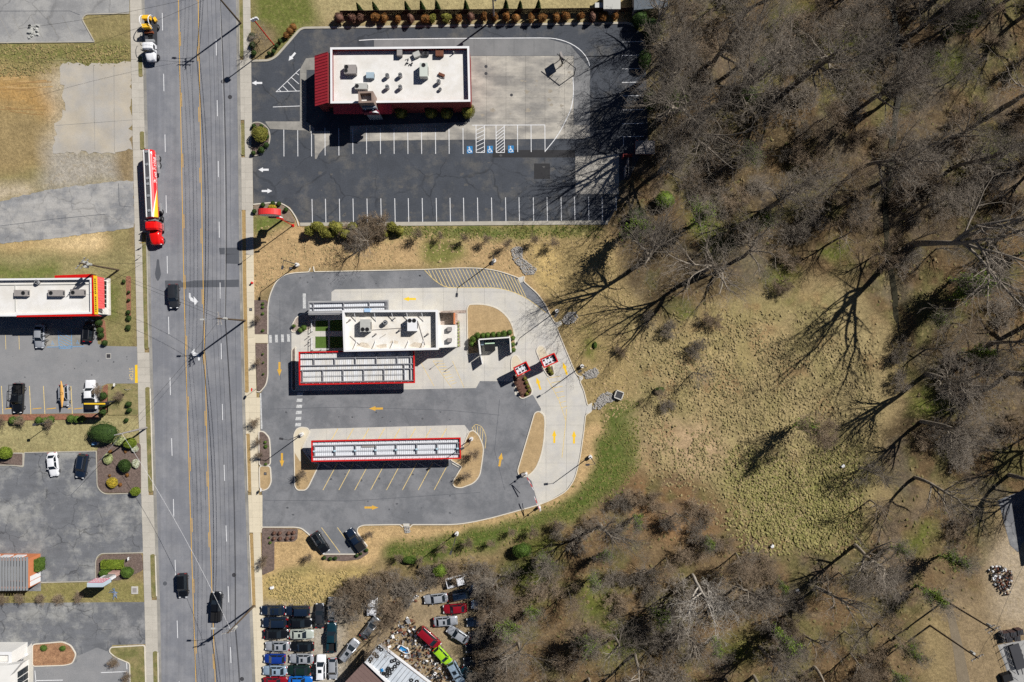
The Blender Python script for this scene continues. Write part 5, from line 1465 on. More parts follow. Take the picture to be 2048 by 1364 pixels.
# --- red-roofed restaurant
b0 = P(800, 165, 0)
rest = thing('restaurant_building', 'closed restaurant with white flat roof, red metal mansard and square tower', 'building', (b0[0], b0[1], 0))
ZR = 5.8
shell(rest, [(661, 95.5), (938, 93), (940.5, 203), (661.5, 206.5)], ZR, ZR - .95, M_BRICKR, M_ROOFW, M_WHITE, .3)
# mansard on the street side: seam panels are parts
y0, y1 = 103, 207
def seam_roof(root, eave0, eave1, ridge0, ridge1, n, m, thick=.06, name='roof_panel'):
    e0, e1, r0, r1 = [Vector(v) for v in (eave0, eave1, ridge0, ridge1)]
    for k in range(n):
        a, b = k / n, (k + 1) / n - .008
        A, B, Cc, D = e0.lerp(e1, a), e0.lerp(e1, b), r0.lerp(r1, b), r0.lerp(r1, a)
        mb = MB().add([tuple(A), tuple(B), tuple(Cc), tuple(D), *[tuple(v - Vector((0, 0, thick))) for v in (A, B, Cc, D)]], [(0, 1, 2, 3), (7, 6, 5, 4), (0, 4, 5, 1), (1, 5, 6, 2), (2, 6, 7, 3), (3, 7, 4, 0)])
        mb.bar(tuple(A + Vector((0, 0, .03))), tuple(D + Vector((0, 0, .03))), .06, .06)
        mb.build(name, m, root)
seam_roof(rest, P(629, 112, 4.2), P(630, 213, 4.2), P(655.5, 104, 5.7), P(655.5, 206, 5.7), 17, M_REDROOF)
MB().prism([P2(655, 106, 5.5), P2(661, 105, 5.5), P2(661, 205, 5.5), P2(655, 206, 5.5)], 3.0, 5.45).build('mansard_back', M_BRICKR, rest)
MB().prism([P2(634, 116, 4.2), P2(657, 116, 4.2), P2(657, 208, 4.2), P2(634, 208, 4.2)], 0, 4.1).build('wall', M_BRICKR, rest)
for x0, x1 in ((668, 726), (752, 784)):
    seam_roof(rest, P(x0, 228, 3.6), P(x1, 228, 3.6), P(x0 - 2, 207, 5.0), P(x1 - 1, 206, 5.0), max(3, int((x1 - x0) / 7)), M_REDROOF)
tw = PL([(716, 183), (746, 182), (747, 205), (717, 206)], 8.4)
tw = ccw(tw); ti = offset_line(tw, .35, True)
for i in range(4): MB().prism([tw[i], tw[(i + 1) % 4], ti[(i + 1) % 4], ti[i]], 3.0, 8.4).build('tower_wall', mat('tower_panel', C(150, 130, 118), rough=.8), rest)
MB().sheet(ti, 7.2).build('tower_roof', M_ROOFW, rest)
MB().prism([P2(719, 206.5, 8.0), P2(748, 206, 8.0), P2(752, 214, 7.0), P2(724, 215, 7.0)], 0.0, 6.8).build('tower_front', mat('grey_panel', C(150, 158, 166), rough=.5), rest)
MB().box((P(742, 224, 5.5)[0], P(742, 224, 5.5)[1], 4.6), (3.0, .5, 1.4)).build('sign_cabinet', mat('sign_maroon', C(120, 40, 60)), rest)
for x, y in ((731, 219), (746, 219.5)): MB().cyl(P(x, y, 6.1), .14, .2, 10).build('spot_lamp', M_WHITE, rest)
MB().prism([P2(744, 224, 6.02), P2(758, 226, 6.02), P2(752, 221, 6.02)], 5.9, 6.02, bottom=True).build('sign_emblem', M_WHITE, rest)
for x in (672, 690, 706, 770, 800, 860, 900):
    p = P(x, 227, 0); MB().box((p[0], p[1] + .05, .8), (1.6, .12, 1.8)).build('window', M_GLASS, rest)
hvac(700, 138, 4.85, 2.3, 1.7, 1.1, 'grey roof unit with two fans near the red mansard', ((-.7, .4), (-.8, -.3)), M_HVACD)
hvac(740, 150, 4.85, 1.5, 1.1, .8, 'low pale blue roof unit beside the twin-fan unit', (), mat('hvac_blue', C(168, 188, 200)))
hvac(722, 172, 4.85, 2.4, 1.1, .9, 'flat roof unit against the tower of the red restaurant', ((-.8, 0),))
hvac(847, 139, 4.85, 1.5, 2.6, 1.5, 'tall greenish white roof unit with one fan', ((0, .85),), mat('hvac_green', C(206, 212, 202)))
hvac(799, 104, 4.85, 1.0, 1.3, .9, 'rusty square condenser against the north parapet', (), M_HVACD)
hvac(833, 108, 4.85, 1.3, 1.0, .7, 'leaning old condenser beside the grated box', (), M_HVAC, .4)
hvac(851, 106, 4.85, 1.2, .9, .5, 'low grated condenser box in the row by the north parapet', ((0, 0),), M_DKGREY)
hvac(879, 106, 4.85, 1.5, 1.0, .8, 'brown rusted condenser at the end of the row', (), M_RUST)
for x, y, l in ((774, 150, 'fan near the tall greenish unit, inner pair'), (800, 149, 'fan beside the tall greenish unit'), (774, 173, 'fan closest to the tower, outer pair'), (800, 173, 'fan of the outer pair under the tall unit'), (877, 162, 'fan beside the tilted rusty hood')):
    vent(x, y, 4.85, .42, .95, 'grey round roof ' + l)
vent(880, 178, 4.85, .33, .5, 'small plain round roof vent by the rusty hood')
t = thing('vent_hood', 'tilted rusty vent hood lying on the white roof', 'vent hood', (P(883, 149, 5.2)[0], P(883, 149, 5.2)[1], 4.85), -.4)
MB().box((0, 0, 0), (1.2, .5, .4)).build('hood', M_RUST, t, origin=(0, 0, 0)); MB().box((.3, -.3, 0), (.9, .4, .18), .2).build('flap', M_HVACD, t, origin=(0, 0, 0))
sc = MB()
for k in range(14): sc.box((*P(818 + rnd.uniform(-7, 7), 124 + rnd.uniform(-6, 6), 4.9)[:2], 4.86), (rnd.uniform(.1, .5), rnd.uniform(.08, .2), rnd.uniform(.05, .18)), rnd.uniform(0, 3))
tag(sc.build('roof_debris', M_DKGREY), 'scatter of dark scrap pieces on the white restaurant roof', 'debris', kind='stuff')
MB().box((*P(908, 107, 4.9)[:2], 4.85), (.15, .15, .9)).build('vent_pipe', M_HVAC, rest)

# --- diner with yellow sign band
b0 = P(80, 610, 0)
din = thing('diner_building', 'diner with white flat roof, red trim and yellow sign band', 'building', (b0[0], b0[1], 0))
ZD = 5.2
shell(din, [(-260, 560), (183, 556), (184, 627), (34, 630), (34, 632), (-260, 634)], ZD, ZD - .6, M_STUCCO, M_ROOFW, M_WHITE, .25)
MB().prism([P2(110, 551, ZD), P2(183, 548, ZD), P2(183, 555, ZD), P2(110, 556, ZD)], ZD - 1.3, ZD + .1, bottom=True).build('red_fascia', M_RED, din)
MB().prism([P2(34, 631, ZD), P2(185, 628, ZD), P2(196, 632, ZD), P2(34, 634, ZD)], ZD - 1.3, ZD + .12, bottom=True).build('red_fascia', M_RED, din)
MB().prism([P2(183.5, 550, 5.5), P2(186.5, 550, 5.5), P2(189, 629, 5.5), P2(184.5, 629, 5.5)], 4.95, 5.5, bottom=True).build('red_fascia', M_RED, din)
MB().prism([P2(186.7, 551, 5.5), P2(193, 551.5, 5.5), P2(195.5, 628.5, 5.5), P2(189.2, 628.5, 5.5)], 5.3, 5.52, bottom=True).build('sign_band', M_YBRIGHT, din)
for k in range(17):
    if k == 8: continue
    yy = 558.5 + k * 4.0; x = 189.6 + (yy - 550) * .031
    mb = MB(); w = rnd.uniform(.9, 1.5)
    mb.prism([P2(x - w * .9, yy - 1.2, 5.53), P2(x + w, yy - 1.4, 5.53), P2(x + w * .9, yy + 1.2, 5.53), P2(x - w * .5, yy + rnd.uniform(.2, 1.3), 5.53)], 5.5, 5.56)
    mb.build('sign_letter', M_BLACK, din)
seam_roof(din, P(208, 556, 3.4), P(209, 618, 3.4), P(194, 553, 4.6), P(196, 617, 4.6), 12, mat('awning_red', C(240, 98, 96), rough=.7, var=.04))
MB().prism([P2(209, 556, 0), P2(221, 557, 0), P2(222, 630, 0), P2(200, 634, 0), P2(196, 628, 0)], 0, .1).build('walk', M_CONC, din)
for k in range(6):
    p = P(209.5 - .2, 566 + k * 9, 1.2); MB().box((p[0], p[1], .7), (.12, .78, 1.9)).build('window', M_GLASS, din)
for k in range(6):
    p = P(20 + k * 28, 645, 0); MB().box((p[0] - 1, p[1] + .9, .9), (1.7, .12, 1.7)).build('window', M_GLASS, din)
for x in (74, 98, 120, 142): MB().bar(P(x, 632, 4.6), P(x + .5, 638, 4.2), .08).build('awning_arm', M_RED, din)
MB().bar(P(72, 638, 4.2), P(146, 636, 4.2), .14).build('awning_rail', M_RED, din)
for a, b in (((0, 570), (180, 568)), ((30, 570), (31, 622))): MB().bar(P(*a, ZD - .5), P(*b, ZD - .5), .1).build('roof_pipe', M_HVAC, din)
hvac(41, 586, ZD - .6, 2.6, 1.2, .8, 'long roof unit at the far end of the diner row', ((.5, 0),), M_HVACD)
hvac(110, 586, ZD - .6, 2.8, 1.2, .9, 'long roof unit in the middle of the diner roof', ((-.8, 0),), M_HVACD)
hvac(154, 585, ZD - .6, 2.6, 1.2, .8, 'long roof unit closest to the yellow sign band', ((-.8, 0),), M_HVACD)
vent(72, 564, ZD - .6, .5, .7, 'single round roof fan on the diner')

# --- brick hut
b0 = P(40, 1150, 0)
hut = thing('brick_building', 'orange brick building with ribbed grey metal roof and white doors', 'building', (b0[0], b0[1], 0))
ZH = 3.6
q = [(-200, 1116), (58, 1114), (58, 1181), (-200, 1184)]
def gable_flat(root, quad, z, n, m, name='roof_panel'):
    a, b, c, d = [Vector(P(x, y, z)) for x, y in quad]
    for k in range(n):
        u, v = k / n, (k + 1) / n - .01
        A, B, Cc, D = a.lerp(b, u), a.lerp(b, v), d.lerp(c, v), d.lerp(c, u)
        MB().prism([(A.x, A.y), (B.x, B.y), (Cc.x, Cc.y), (D.x, D.y)], z - .12, z, bottom=True).bar((A.x, A.y, z + .02), (D.x, D.y, z + .02), .05, .05).build(name, m, root)
gable_flat(hut, q, ZH, 44, mat('ribbed_grey_roof', C(150, 152, 154), rough=.5, var=.05))
w = ccw(PL([(-210, 1110), (80, 1108), (80, 1170), (-210, 1172)], 0.0)); 
base = ccw([P2(x, y, 0) for x, y in ((-175, 1107), (81, 1107), (81, 1164), (-175, 1164))])
wi = offset_line(base, .3, True)
for i in range(4): MB().prism([base[i], base[(i + 1) % 4], wi[(i + 1) % 4], wi[i]], 0, 3.4).build('wall', M_BRICKO, hut)
p = P(81, 1156, 1.2)
for yy in (1147, 1157.5): MB().box((P(81, yy, 0)[0] + .04, P(81, yy, 0)[1], 0.1), (.12, .9, 2.7)).build('door', M_WHITE, hut)
for x in (-20, 0, 26, 52): MB().box((P(x, 1107, 0)[0], P(x, 1107, 0)[1] + .05, 1.0), (1.9, .12, 1.5)).build('window', M_WHITE, hut)

# --- white clinic in the corner
b0 = P(10, 1360, 0)
cl = thing('white_building', 'white stucco building with stepped roof edge and tall windows', 'building', (b0[0], b0[1], 0))
shell(cl, [(-230, 1304), (23, 1304), (23, 1330), (-230, 1330)], 4.2, 3.6, M_STUCCO, M_ROOFW, M_WHITE, .5)
MB().prism([P2(-230, 1331, 5.4), P2(12, 1331, 5.4), P2(41, 1327, 5.4), P2(20, 1352, 5.4), P2(20, 1640, 5.4), P2(-230, 1640, 5.4)], 4.2, 5.4, bottom=True).build('parapet', M_STUCCO, cl)
wall = [P2(34, 1330, 1.5), P2(46, 1326, 1.5), P2(46, 1620, 1.5), P2(-180, 1620, 1.5), P2(-180, 1330, 1.5)]
MB().prism(wall, 0, 4.2).build('wall', M_STUCCO, cl)
for k in range(5):
    y = 1342 + k * 14; p = P(47, y, 1.5); MB().box((p[0] + .03, p[1], .4), (.12, 1.15, 2.6)).build('window_pane', M_GLASS, cl)
bn = thing('bench', 'small white bench outside the white building', 'bench', (*P(51, 1311, 0)[:2], 0.06), .6)
MB().box((0, 0, .42), (1.5, .45, .06)).build('seat', M_WHITE, bn, origin=(0, 0, 0)); MB().box((0, .22, .45), (1.5, .06, .4)).build('backrest', M_WHITE, bn, origin=(0, 0, 0))
for s in (-.6, .6): MB().box((s, 0, 0), (.08, .4, .42)).build('leg', M_WHITE, bn, origin=(0, 0, 0))
structure('walk', MB().prism(PL([(50, 1300), (64, 1286), (67, 1330), (64, 1640), (46, 1640), (46, 1330)]), 0, .07), M_CONC)

# --- drive-in kitchen building
b0 = P(780, 660, 0)
kit = thing('drive_in_building', 'white drive-in kitchen with high parapet and dirty flat roof', 'building', (b0[0], b0[1], 0))
ZK = 5.0
shell(kit, [(685, 621), (875, 620), (876, 699), (688, 703)], ZK, ZK - 1.15, M_STUCCO, M_ROOFD, M_WHITE, .32)
MB().prism([P2(729, 617, ZK), P2(741, 617, ZK), P2(741, 624, ZK), P2(729, 624, ZK)], ZK - .8, ZK + .25, bottom=True).build('parapet_pier', mat('pale_blue_panel', C(176, 208, 240)), kit)
for x in (708, 748, 783, 813, 843): MB().bar(P(x, 624, ZK - .1), P(x + 4, 643, ZK - 1.1), .10).build('parapet_brace', M_WHITE, kit)
for x in (712, 750, 786, 816, 846): MB().bar(P(x - 2, 697, ZK - .1), P(x + 1, 681, ZK - 1.1), .09).build('parapet_brace', M_WHITE, kit)
stn = MB()
for x, y, r in ((728, 690, 12), (765, 692, 10), (835, 690, 13), (790, 684, 8)):
    stn.sheet([P2(x + r * math.cos(t) * (1 + .25 * math.sin(3 * t + x)), y + r * .45 * math.sin(t) * (1 + .3 * math.cos(2 * t + y)), ZK - 1.13) for t in [k * .42 for k in range(15)]], ZK - 1.135)
stn.build('roof_stain', mat('roof_grime', C(212, 200, 182), rough=.9, var=.25, scale=.5, fine=.2), kit)
# lower service annex
qx = [(876.5, 650), (912, 650), (912, 694), (876.5, 696)]
for i, nm in enumerate(('annex_wall',)):
    MB().prism([P2(a, b, 3.4) for a, b in qx], 0, 3.3, mtop=0).build('annex', M_STUCCO, kit)
MB().prism([P2(a, b, 3.4) for a, b in [(877, 651), (911, 651), (911, 693), (877, 695)]], 3.25, 3.34).build('annex_roof', M_ROOFW, kit)
M_SCRN = mat('brown_gate', C(96, 84, 76), rough=.8)
MB().prism([P2(876, 625, 2.4), P2(908, 625, 2.4), P2(908, 626.5, 2.4), P2(876, 626.5, 2.4)], 0, 2.3).build('yard_wall', M_SCRN, kit)
MB().prism([P2(907, 625, 2.4), P2(908.5, 625, 2.4), P2(908.5, 648, 2.4), P2(907, 648, 2.4)], 0, 2.3).build('yard_wall', M_BRICKO, kit)
hvac(730, 651, ZK - 1.15, 1.9, 2.4, 1.6, 'white roof unit with two fans on its lower edge, drive-in kitchen', ((-.45, -.75), (.4, -.75)), M_HVAC)
hvac(824, 649, ZK - 1.15, 1.8, 2.5, 1.7, 'white roof unit with two fans on its upper edge, drive-in kitchen', ((-.45, .75), (.4, .75)), M_WHITE)
for x, y, r in ((700, 640, .14), (752, 668, .12), (800, 660, .16), (856, 668, .14), (790, 636, .1)): MB().cyl(P(x, y, ZK - .8), r, .5, 10).cyl(P(x, y, ZK - 1.15), r * 1.6, .12, 10).build('vent_pipe', M_HVACD, kit)
for a, b in (((740, 660), (815, 655)), ((835, 640), (850, 690)), ((700, 672), (720, 690)), ((760, 676), (772, 668))): MB().bar(P(*a, ZK - 1.08), P(*b, ZK - 1.08), .09).build('roof_conduit', M_HVACD, kit)
vent(770, 645, ZK - 1.15, .5, 1.0, 'round silver exhaust fan between the two drive-in roof units')
hvac(899, 658, 3.34, .8, .8, .8, 'small condenser nearer the gate on the drive-in annex', (), M_HVACD)
hvac(899, 680, 3.34, .8, .8, .8, 'small condenser nearer the parking on the drive-in annex', (), M_HVACD)


# --- stall canopies
M_DECK = mat('canopy_deck_white', C(228, 231, 236), rough=.5, var=.05, scale=.6)
M_DECKD = mat('canopy_deck_streaked', C(229, 231, 234), rough=.6, var=.09, scale=.8, hue=C(216, 212, 204), stretch=(2.5, .4, 1))
M_BEAM = mat('beam_grey', C(146, 146, 150), rough=.6, var=.08)


def canopy(name, label, quad, z, fm, longb, cross, cols, deckm=M_DECK, rib=.41, fh=.55, cat='canopy', notch=None, outrig=1.3, group=None, beamh=.3):
    """quad: pixel corners TL, TR, BR, BL of the fascia top at height z. longb: v fractions, cross: (u, v0, v1) fractions, cols: (u, v)"""
    a, b, c, d = [Vector((*P2(x, y, z), 0)) for x, y in quad]
    org = (a + b + c + d) / 4
    L = ((b - a).length + (c - d).length) / 2; Wd = ((d - a).length + (c - b).length) / 2
    ang = math.atan2((b - a).y, (b - a).x)
    t = thing(name, label, cat, (org.x, org.y, 0), ang, group)
    kw = dict(parent=t, origin=(0, 0, 0))
    U = lambda u: (u - .5) * L
    V = lambda v: (.5 - v) * Wd
    w = .22
    MB().box((0, Wd / 2 - w / 2, z - fh), (L, w, fh)).build('fascia', fm, **kw)
    MB().box((0, -Wd / 2 + w / 2, z - fh), (L, w, fh)).build('fascia', fm, **kw)
    for s in (-1, 1): MB().box((s * (L / 2 - w / 2), 0, z - fh), (w - .004, Wd - 2 * w, fh - .004)).build('fascia', fm, **kw)
    zd = z - fh + .12
    MB().box((0, 0, zd - .06), (L - 2 * w, Wd - 2 * w, .06)).build('deck', deckm, **kw)
    r = MB(); n = int((L - 2 * w) / rib)
    for k in range(n + 1):
        x = -L / 2 + w + .1 + k * (L - 2 * w - .2) / n
        r.box((x, 0, zd), (.07, Wd - 2 * w - .04, .05))
    tag(r.build('deck_rib', deckm, **kw), kind='stuff')
    bh = beamh
    for v in longb: MB().box((0, V(v), zd + .08), (L - 2 * w - .02, .16, bh)).build('long_beam', M_BEAM, **kw)
    for u, v0, v1 in cross:
        MB().box((U(u), (V(v0) + V(v1)) / 2, zd + .08), (.16, abs(V(v0) - V(v1)) - .17, bh - .02)).build('cross_beam', M_BEAM, **kw)
    if outrig:
        n = int(L / outrig)
        for k in range(1, n):
            x = -L / 2 + k * L / n
            for s in (1, -1):
                MB().bar((x, s * (Wd / 2 - w), z - .1), (x, s * (Wd / 2 - w - .34), zd + .1), .03, .05).build('fascia_brace', M_WHITE, **kw)
    for u, v in cols:
        MB().box((U(u), V(v), 0), (.2, .2, zd - .06)).build('column', fm, **kw)
    return t, L, Wd, U, V, zd, kw

t, L, Wd, U, V, zd, kw = canopy('stall_canopy', 'long narrow red-edged canopy over the angled stalls', [(621, 881.5), (920, 875.5), (923, 917), (624, 924.5)], 3.5, M_RED,
    (.24, .76), [(.02 + k * .137, .24, .76) for k in range(8)], [(.02 + k * .137, .5) for k in range(8)], rib=.40)
MB().tube([(U(.02), 0, zd + .45), (U(.98), 0, zd + .45)], .05, 6).build('conduit', M_STEEL, **kw)
for k in range(8): MB().box((U(.02 + k * .137), 0, zd + .36), (.4, .3, .2)).build('junction_box', mat('pale_blue_box', C(190, 220, 232)), **kw)
MB().box((U(.38), V(.32), zd + .1), (2.6, .5, .05)).build('loose_panel', M_HVACD, **kw)
t, L, Wd, U, V, zd, kw = canopy('stall_canopy', 'wide red-edged canopy attached to the drive-in kitchen', [(597, 703.5), (829, 699.5), (829, 766), (598, 770.5)], 3.5, M_RED,
    (.21, .42, .56, .915), [(.13, .21, .42), (.31, .21, .42), (.49, .02, .42), (.67, .02, .42), (.85, .02, .42), (.03, .56, .915), (.205, .56, .915), (.38, .56, .915), (.56, .56, .915), (.735, .56, .915), (.91, .42, .915), (.965, .02, .915)],
    [(u, v) for u in (.05, .35, .65, .94) for v in (.2, .75)], M_DECKD, rib=.40)
MB().tube([(U(.03), V(.74), zd + .35), (U(.92), V(.72), zd + .35)], .05, 6).build('conduit', M_STEEL, **kw)
t, L, Wd, U, V, zd, kw = canopy('patio_canopy', 'grey-framed white canopy over the drive-in pick-up lane', [(617, 602.5), (777, 599.5), (777, 621), (617, 624)], 3.5, mat('frame_grey', C(176, 176, 176), rough=.5),
    (.16, .6), [(.06, .05, .95), (.44, .05, .95), (.76, .05, .95), (.97, .05, .95)], [(u, v) for u in (.05, .5, .95) for v in (.15, .8)], rib=.42, fh=.4, outrig=0)
canopy('patio_canopy', 'short grey-framed white canopy over the patio entrance', [(617, 624.6), (684, 623.4), (684, 628.6), (617, 630)], 3.5, MATS['frame_grey'], (.5,), [(.5, .1, .45)], [(.05, .8), (.95, .8)], rib=.42, fh=.4, outrig=0)
for i, (quad, lab) in enumerate((([(1027, 735), (1053, 722), (1061, 740), (1034, 754)], 'small red-edged order canopy on the dark mulch island'), ([(1080, 718), (1109, 705), (1117, 724), (1087, 736)], 'small red-edged order canopy on the narrow lane island'))):
    t, L, Wd, U, V, zd, kw = canopy('order_canopy', lab, quad, 3.6, M_RED, (), [], [(.35, .5)], rib=.5, fh=.6, outrig=0)
    for u, v in ((.22, .3), (.5, .25), (.75, .28), (.3, .75), (.55, .72), (.8, .68), (.88, .4)): MB().box((U(u), V(v), zd), (.3, .28, .22)).build('roof_bracket', M_BLACK, **kw)
    MB().box((U(.92), 0, zd), (.35, Wd * .7, .16)).build('roof_tray', M_HVACD, **kw)
    MB().box((U(.35) - .6, 0, .6), (.16, 1.1, 1.7)).build('order_board', M_BLACK, **kw)

# patio with low walls and turf squares
pt_ = thing('patio', 'fenced patio with four green turf squares and white rails', 'patio', (*P(655, 668, 0)[:2], 0))
M_TURF = mat('artificial_turf', C(86, 112, 48), rough=1, var=.12, scale=.5, fine=.2)
for x0, y0, x1, y1 in ((631, 639, 656, 662), (660, 639, 686, 662), (631, 673, 656, 696), (660, 673, 686, 696)):
    MB().prism(PL([(x0, y0), (x1, y0), (x1, y1), (x0, y1)]), .04, .075).build('turf_square', M_TURF, pt_)
def rail(parent, a, b, n, h=1.1, m=M_WHITE, w=.07):
    A, B = Vector(P(*a, 0)), Vector(P(*b, 0))
    MB().bar((A.x, A.y, h), (B.x, B.y, h), w).build('top_rail', m, parent)
    MB().bar((A.x, A.y, h * .5), (B.x, B.y, h * .5), w * .8).build('mid_rail', m, parent)
    for k in range(n):
        p = A.lerp(B, k / (n - 1)); MB().box((p.x, p.y, .04), (w * 1.2, w * 1.2, h - .04)).build('post', m, parent)
rail(pt_, (627, 641), (686, 639), 5); rail(pt_, (626, 641), (626, 662), 3); rail(pt_, (626, 674), (626, 699), 3); rail(pt_, (627, 699), (660, 698), 3)
for a in ((619, 673), (619, 685)): MB().cyl((*P2(*a), .05), .06, 1.1, 8).build('bollard_post', M_BLACK, pt_)

# dumpster enclosure
en = thing('dumpster_enclosure', 'white walled dumpster enclosure beside the clipped hedge', 'enclosure', (*P(990, 698, 0)[:2], 0))
ZE = 2.6
corner = [P2(957.5, 679, ZE), P2(1020, 674.5, ZE), P2(1022, 705, ZE), P2(960.5, 709, ZE)]
ins = offset_line(ccw(corner), .28, True); cc_ = ccw(corner)
def seg_wall(parent, a, b, th, h, m, name='wall', z0=0.0):
    A, B = Vector((*a, 0)), Vector((*b, 0)); d = (B - A).normalized(); nrm = Vector((-d.y, d.x, 0)) * th / 2
    return MB().prism([tuple((A + nrm)[:2]), tuple((B + nrm)[:2]), tuple((B - nrm)[:2]), tuple((A - nrm)[:2])], z0, h).build(name, m, parent)
seg_wall(en, corner[0], corner[1], .25, ZE, M_STUCCO); seg_wall(en, (corner[1][0], corner[1][1] - .13), corner[2], .25, ZE, M_STUCCO); seg_wall(en, corner[3], (corner[0][0], corner[0][1] - .13), .25, ZE, M_STUCCO)
seg_wall(en, P2(961, 711, 2.2), P2(964.5, 728, 2.2), .08, 2.2, M_WHITE, 'gate', .15); seg_wall(en, P2(1016, 690, 2.2), P2(1019, 704, 2.2), .08, 2.2, M_WHITE, 'gate', .15)
du = thing('dumpster', 'green lidded dumpster inside the white enclosure', 'dumpster', (*P(980, 693, 1)[:2], .05), .05)
MB().box((0, 0, .15), (2.0, 1.7, 1.2), taper=1.04).build('bin', mat('dumpster_green', (.02, .05, .035), rough=.6), du, origin=(0, 0, 0))
MB().box((-.5, -.2, 1.36), (.98, 1.3, .05)).build('lid', M_BLACK, du, origin=(0, 0, 0)); MB().box((.5, -.2, 1.36), (.98, 1.3, .05)).build('lid', M_BLACK, du, origin=(0, 0, 0))
MB().box((0, .7, 1.36), (1.9, .34, .06)).build('lid_hinge', mat('mint_panel', C(200, 232, 200)), du, origin=(0, 0, 0))
cn = thing('trash_cart', 'grey blue trash cart beside the green dumpster', 'cart', (*P(965, 686, 1)[:2], .05)); MB().box((0, 0, .1), (.6, .75, .95), taper=1.1).build('bin', mat('cart_blue', (.10, .15, .2)), cn, origin=(0, 0, 0)); MB().box((0, 0, 1.06), (.7, .85, .07)).build('lid', mat('cart_lid', (.16, .22, .27)), cn, origin=(0, 0, 0))

# shelter behind the restaurant lot
sh = thing('trash_shelter', 'flat grey roofed brick shelter at the wood edge of the restaurant lot', 'shelter', (*P(1285, 320, 0)[:2], 0))
MB().prism([P2(a, b, 2.6) for a, b in ((1271, 281), (1310, 281), (1310, 308), (1271, 308))], 2.4, 2.6, bottom=True).build('roof', M_HVACD, sh)
for a, b in (((1272, 284), (1272, 306)), ((1272, 306), (1306, 306)), ((1306, 306), (1306, 284))): seg_wall(sh, P2(*a, 1), P2(*b, 1), .2, 2.38, M_BRICKR)
for a, b in (((1247, 308), (1267, 308)), ((1247, 308), (1247, 314)), ((1257, 316), (1257, 350)), ((1252, 330), (1252, 352))): seg_wall(sh, P2(*a, 2), P2(*b, 2), .12, 2.0, M_BRICKR if a[1] < 310 else M_HVACD, 'fence_panel')

# garden sheds by the fence
for i, (q, z, c, l) in enumerate((([(1207, -20), (1241, -20), (1241, 18), (1207, 18)], 2.6, C(196, 196, 190), 'pale metal shed behind the board fence'), ([(1268, -30), (1340, -30), (1335, 14), (1268, 20)], 3.0, C(96, 104, 112), 'dark grey shed roof beside the pale shed, under branches'), ([(1190, 5), (1206, 5), (1206, 15), (1190, 15)], 1.8, C(205, 205, 200), 'small white shed between the hedge and the pale shed'))):
    qq = [P2(a, b, z) for a, b in q]; ctr = (sum(v[0] for v in qq) / 4, sum(v[1] for v in qq) / 4)
    s_ = thing('garden_shed', l, 'shed', (*ctr, 0))
    MB().prism(offset_line(ccw(qq), .15, True), 0, z - .15).build('wall', M_HVACD, s_)
    MB().prism(qq, z - .14, z, bottom=True).build('roof', mat('shed_roof_%d' % i, c, var=.1), s_)
# board fence north of the restaurant
fe = thing('board_fence', 'dark wooden board fence behind the brown hedge', 'fence', (*P(950, 30, 0)[:2], 0))
M_FENCE = mat('fence_board', C(74, 58, 48), rough=.95, var=.15, rand=.2)
fb_ = MB().box((0, 0, 0), (.19, .03, 1.8)).mesh('board', M_FENCE)
k = 0; x = 684.0
while x < 1266:
    yy = 30.5 - (x - 684) * .011
    o = part('board', fb_, fe); p = P(x, yy, 0); o.location = (p[0] - fe.location.x, p[1] - fe.location.y, rnd.uniform(.0, .05)); x += 2.05
for zz in (.4, 1.5): MB().bar((*P2(684, 31), zz), (*P2(1266, 24.5), zz), .06).build('rail', M_FENCE, fe)

# salvage building
b0 = P(770, 1345, 0)
sal = thing('salvage_building', 'rotated salvage shop with brown and white metal roof halves', 'building', (b0[0], b0[1], 0))
ZS = 4.6
def line(a, b, t): return (a[0] + (b[0] - a[0]) * t, a[1] + (b[1] - a[1]) * t)
A0, A1 = (731, 1322), (731 + 44 * 3, 1322 + 42 * 3); B0, B1 = (758, 1289), (758 + 94 * 1.5, 1289 + 75 * 1.5)
M_SALW = mat('salvage_roof_white', C(214, 220, 226), rough=.5, var=.06, scale=1.0, hue=C(200, 208, 216)); M_SALB = mat('salvage_roof_brown', C(126, 104, 98), rough=.7, var=.08, scale=1.0)
nn = 22
for k in range(nn):
    u, v = k / nn, (k + 1) / nn - .004
    quad = [line(A0, A1, u), line(A0, A1, v), line(B0, B1, v), line(B0, B1, u)]
    MB().prism([P2(*c, ZS) for c in quad], ZS - .1, ZS, bottom=True).build('roof_panel', M_SALW, sal)
for k in range(12):
    u, v = k / 12, (k + 1) / 12 - .004
    c0, c1 = (727, 1325), (660, 1396)
    d0, d1 = (727 + 132, 1325 + 126), (660 + 132, 1396 + 126)
    MB().prism([P2(*c, 4.3) for c in (line(c0, c1, u), line(c0, c1, v), line(d0, d1, v), line(d0, d1, u))], 4.18, 4.3, bottom=True).build('roof_panel', M_SALB, sal)
MB().bar(P(*A0, 4.75), P(*A1, 4.75), .5, .3).build('ridge_cap', M_WHITE, sal)
MB().bar(P(776, 1300, 4.75), P(776 + 125, 1300 + 96, 4.75), .35, .3).build('parapet', M_WHITE, sal)
wallp = [P2(*c, 2.0) for c in ((758, 1291), (664, 1392), (664 + 128, 1392 + 122), (758 + 139, 1289 + 112))]
MB().prism(offset_line(ccw(wallp), .3, True), 0, 4.1).build('wall', M_HVACD, sal)
tm = MB().torus((0, 0, .11), .27, .11, 16, 7).mesh('tyre', M_TYRE, smooth=True)
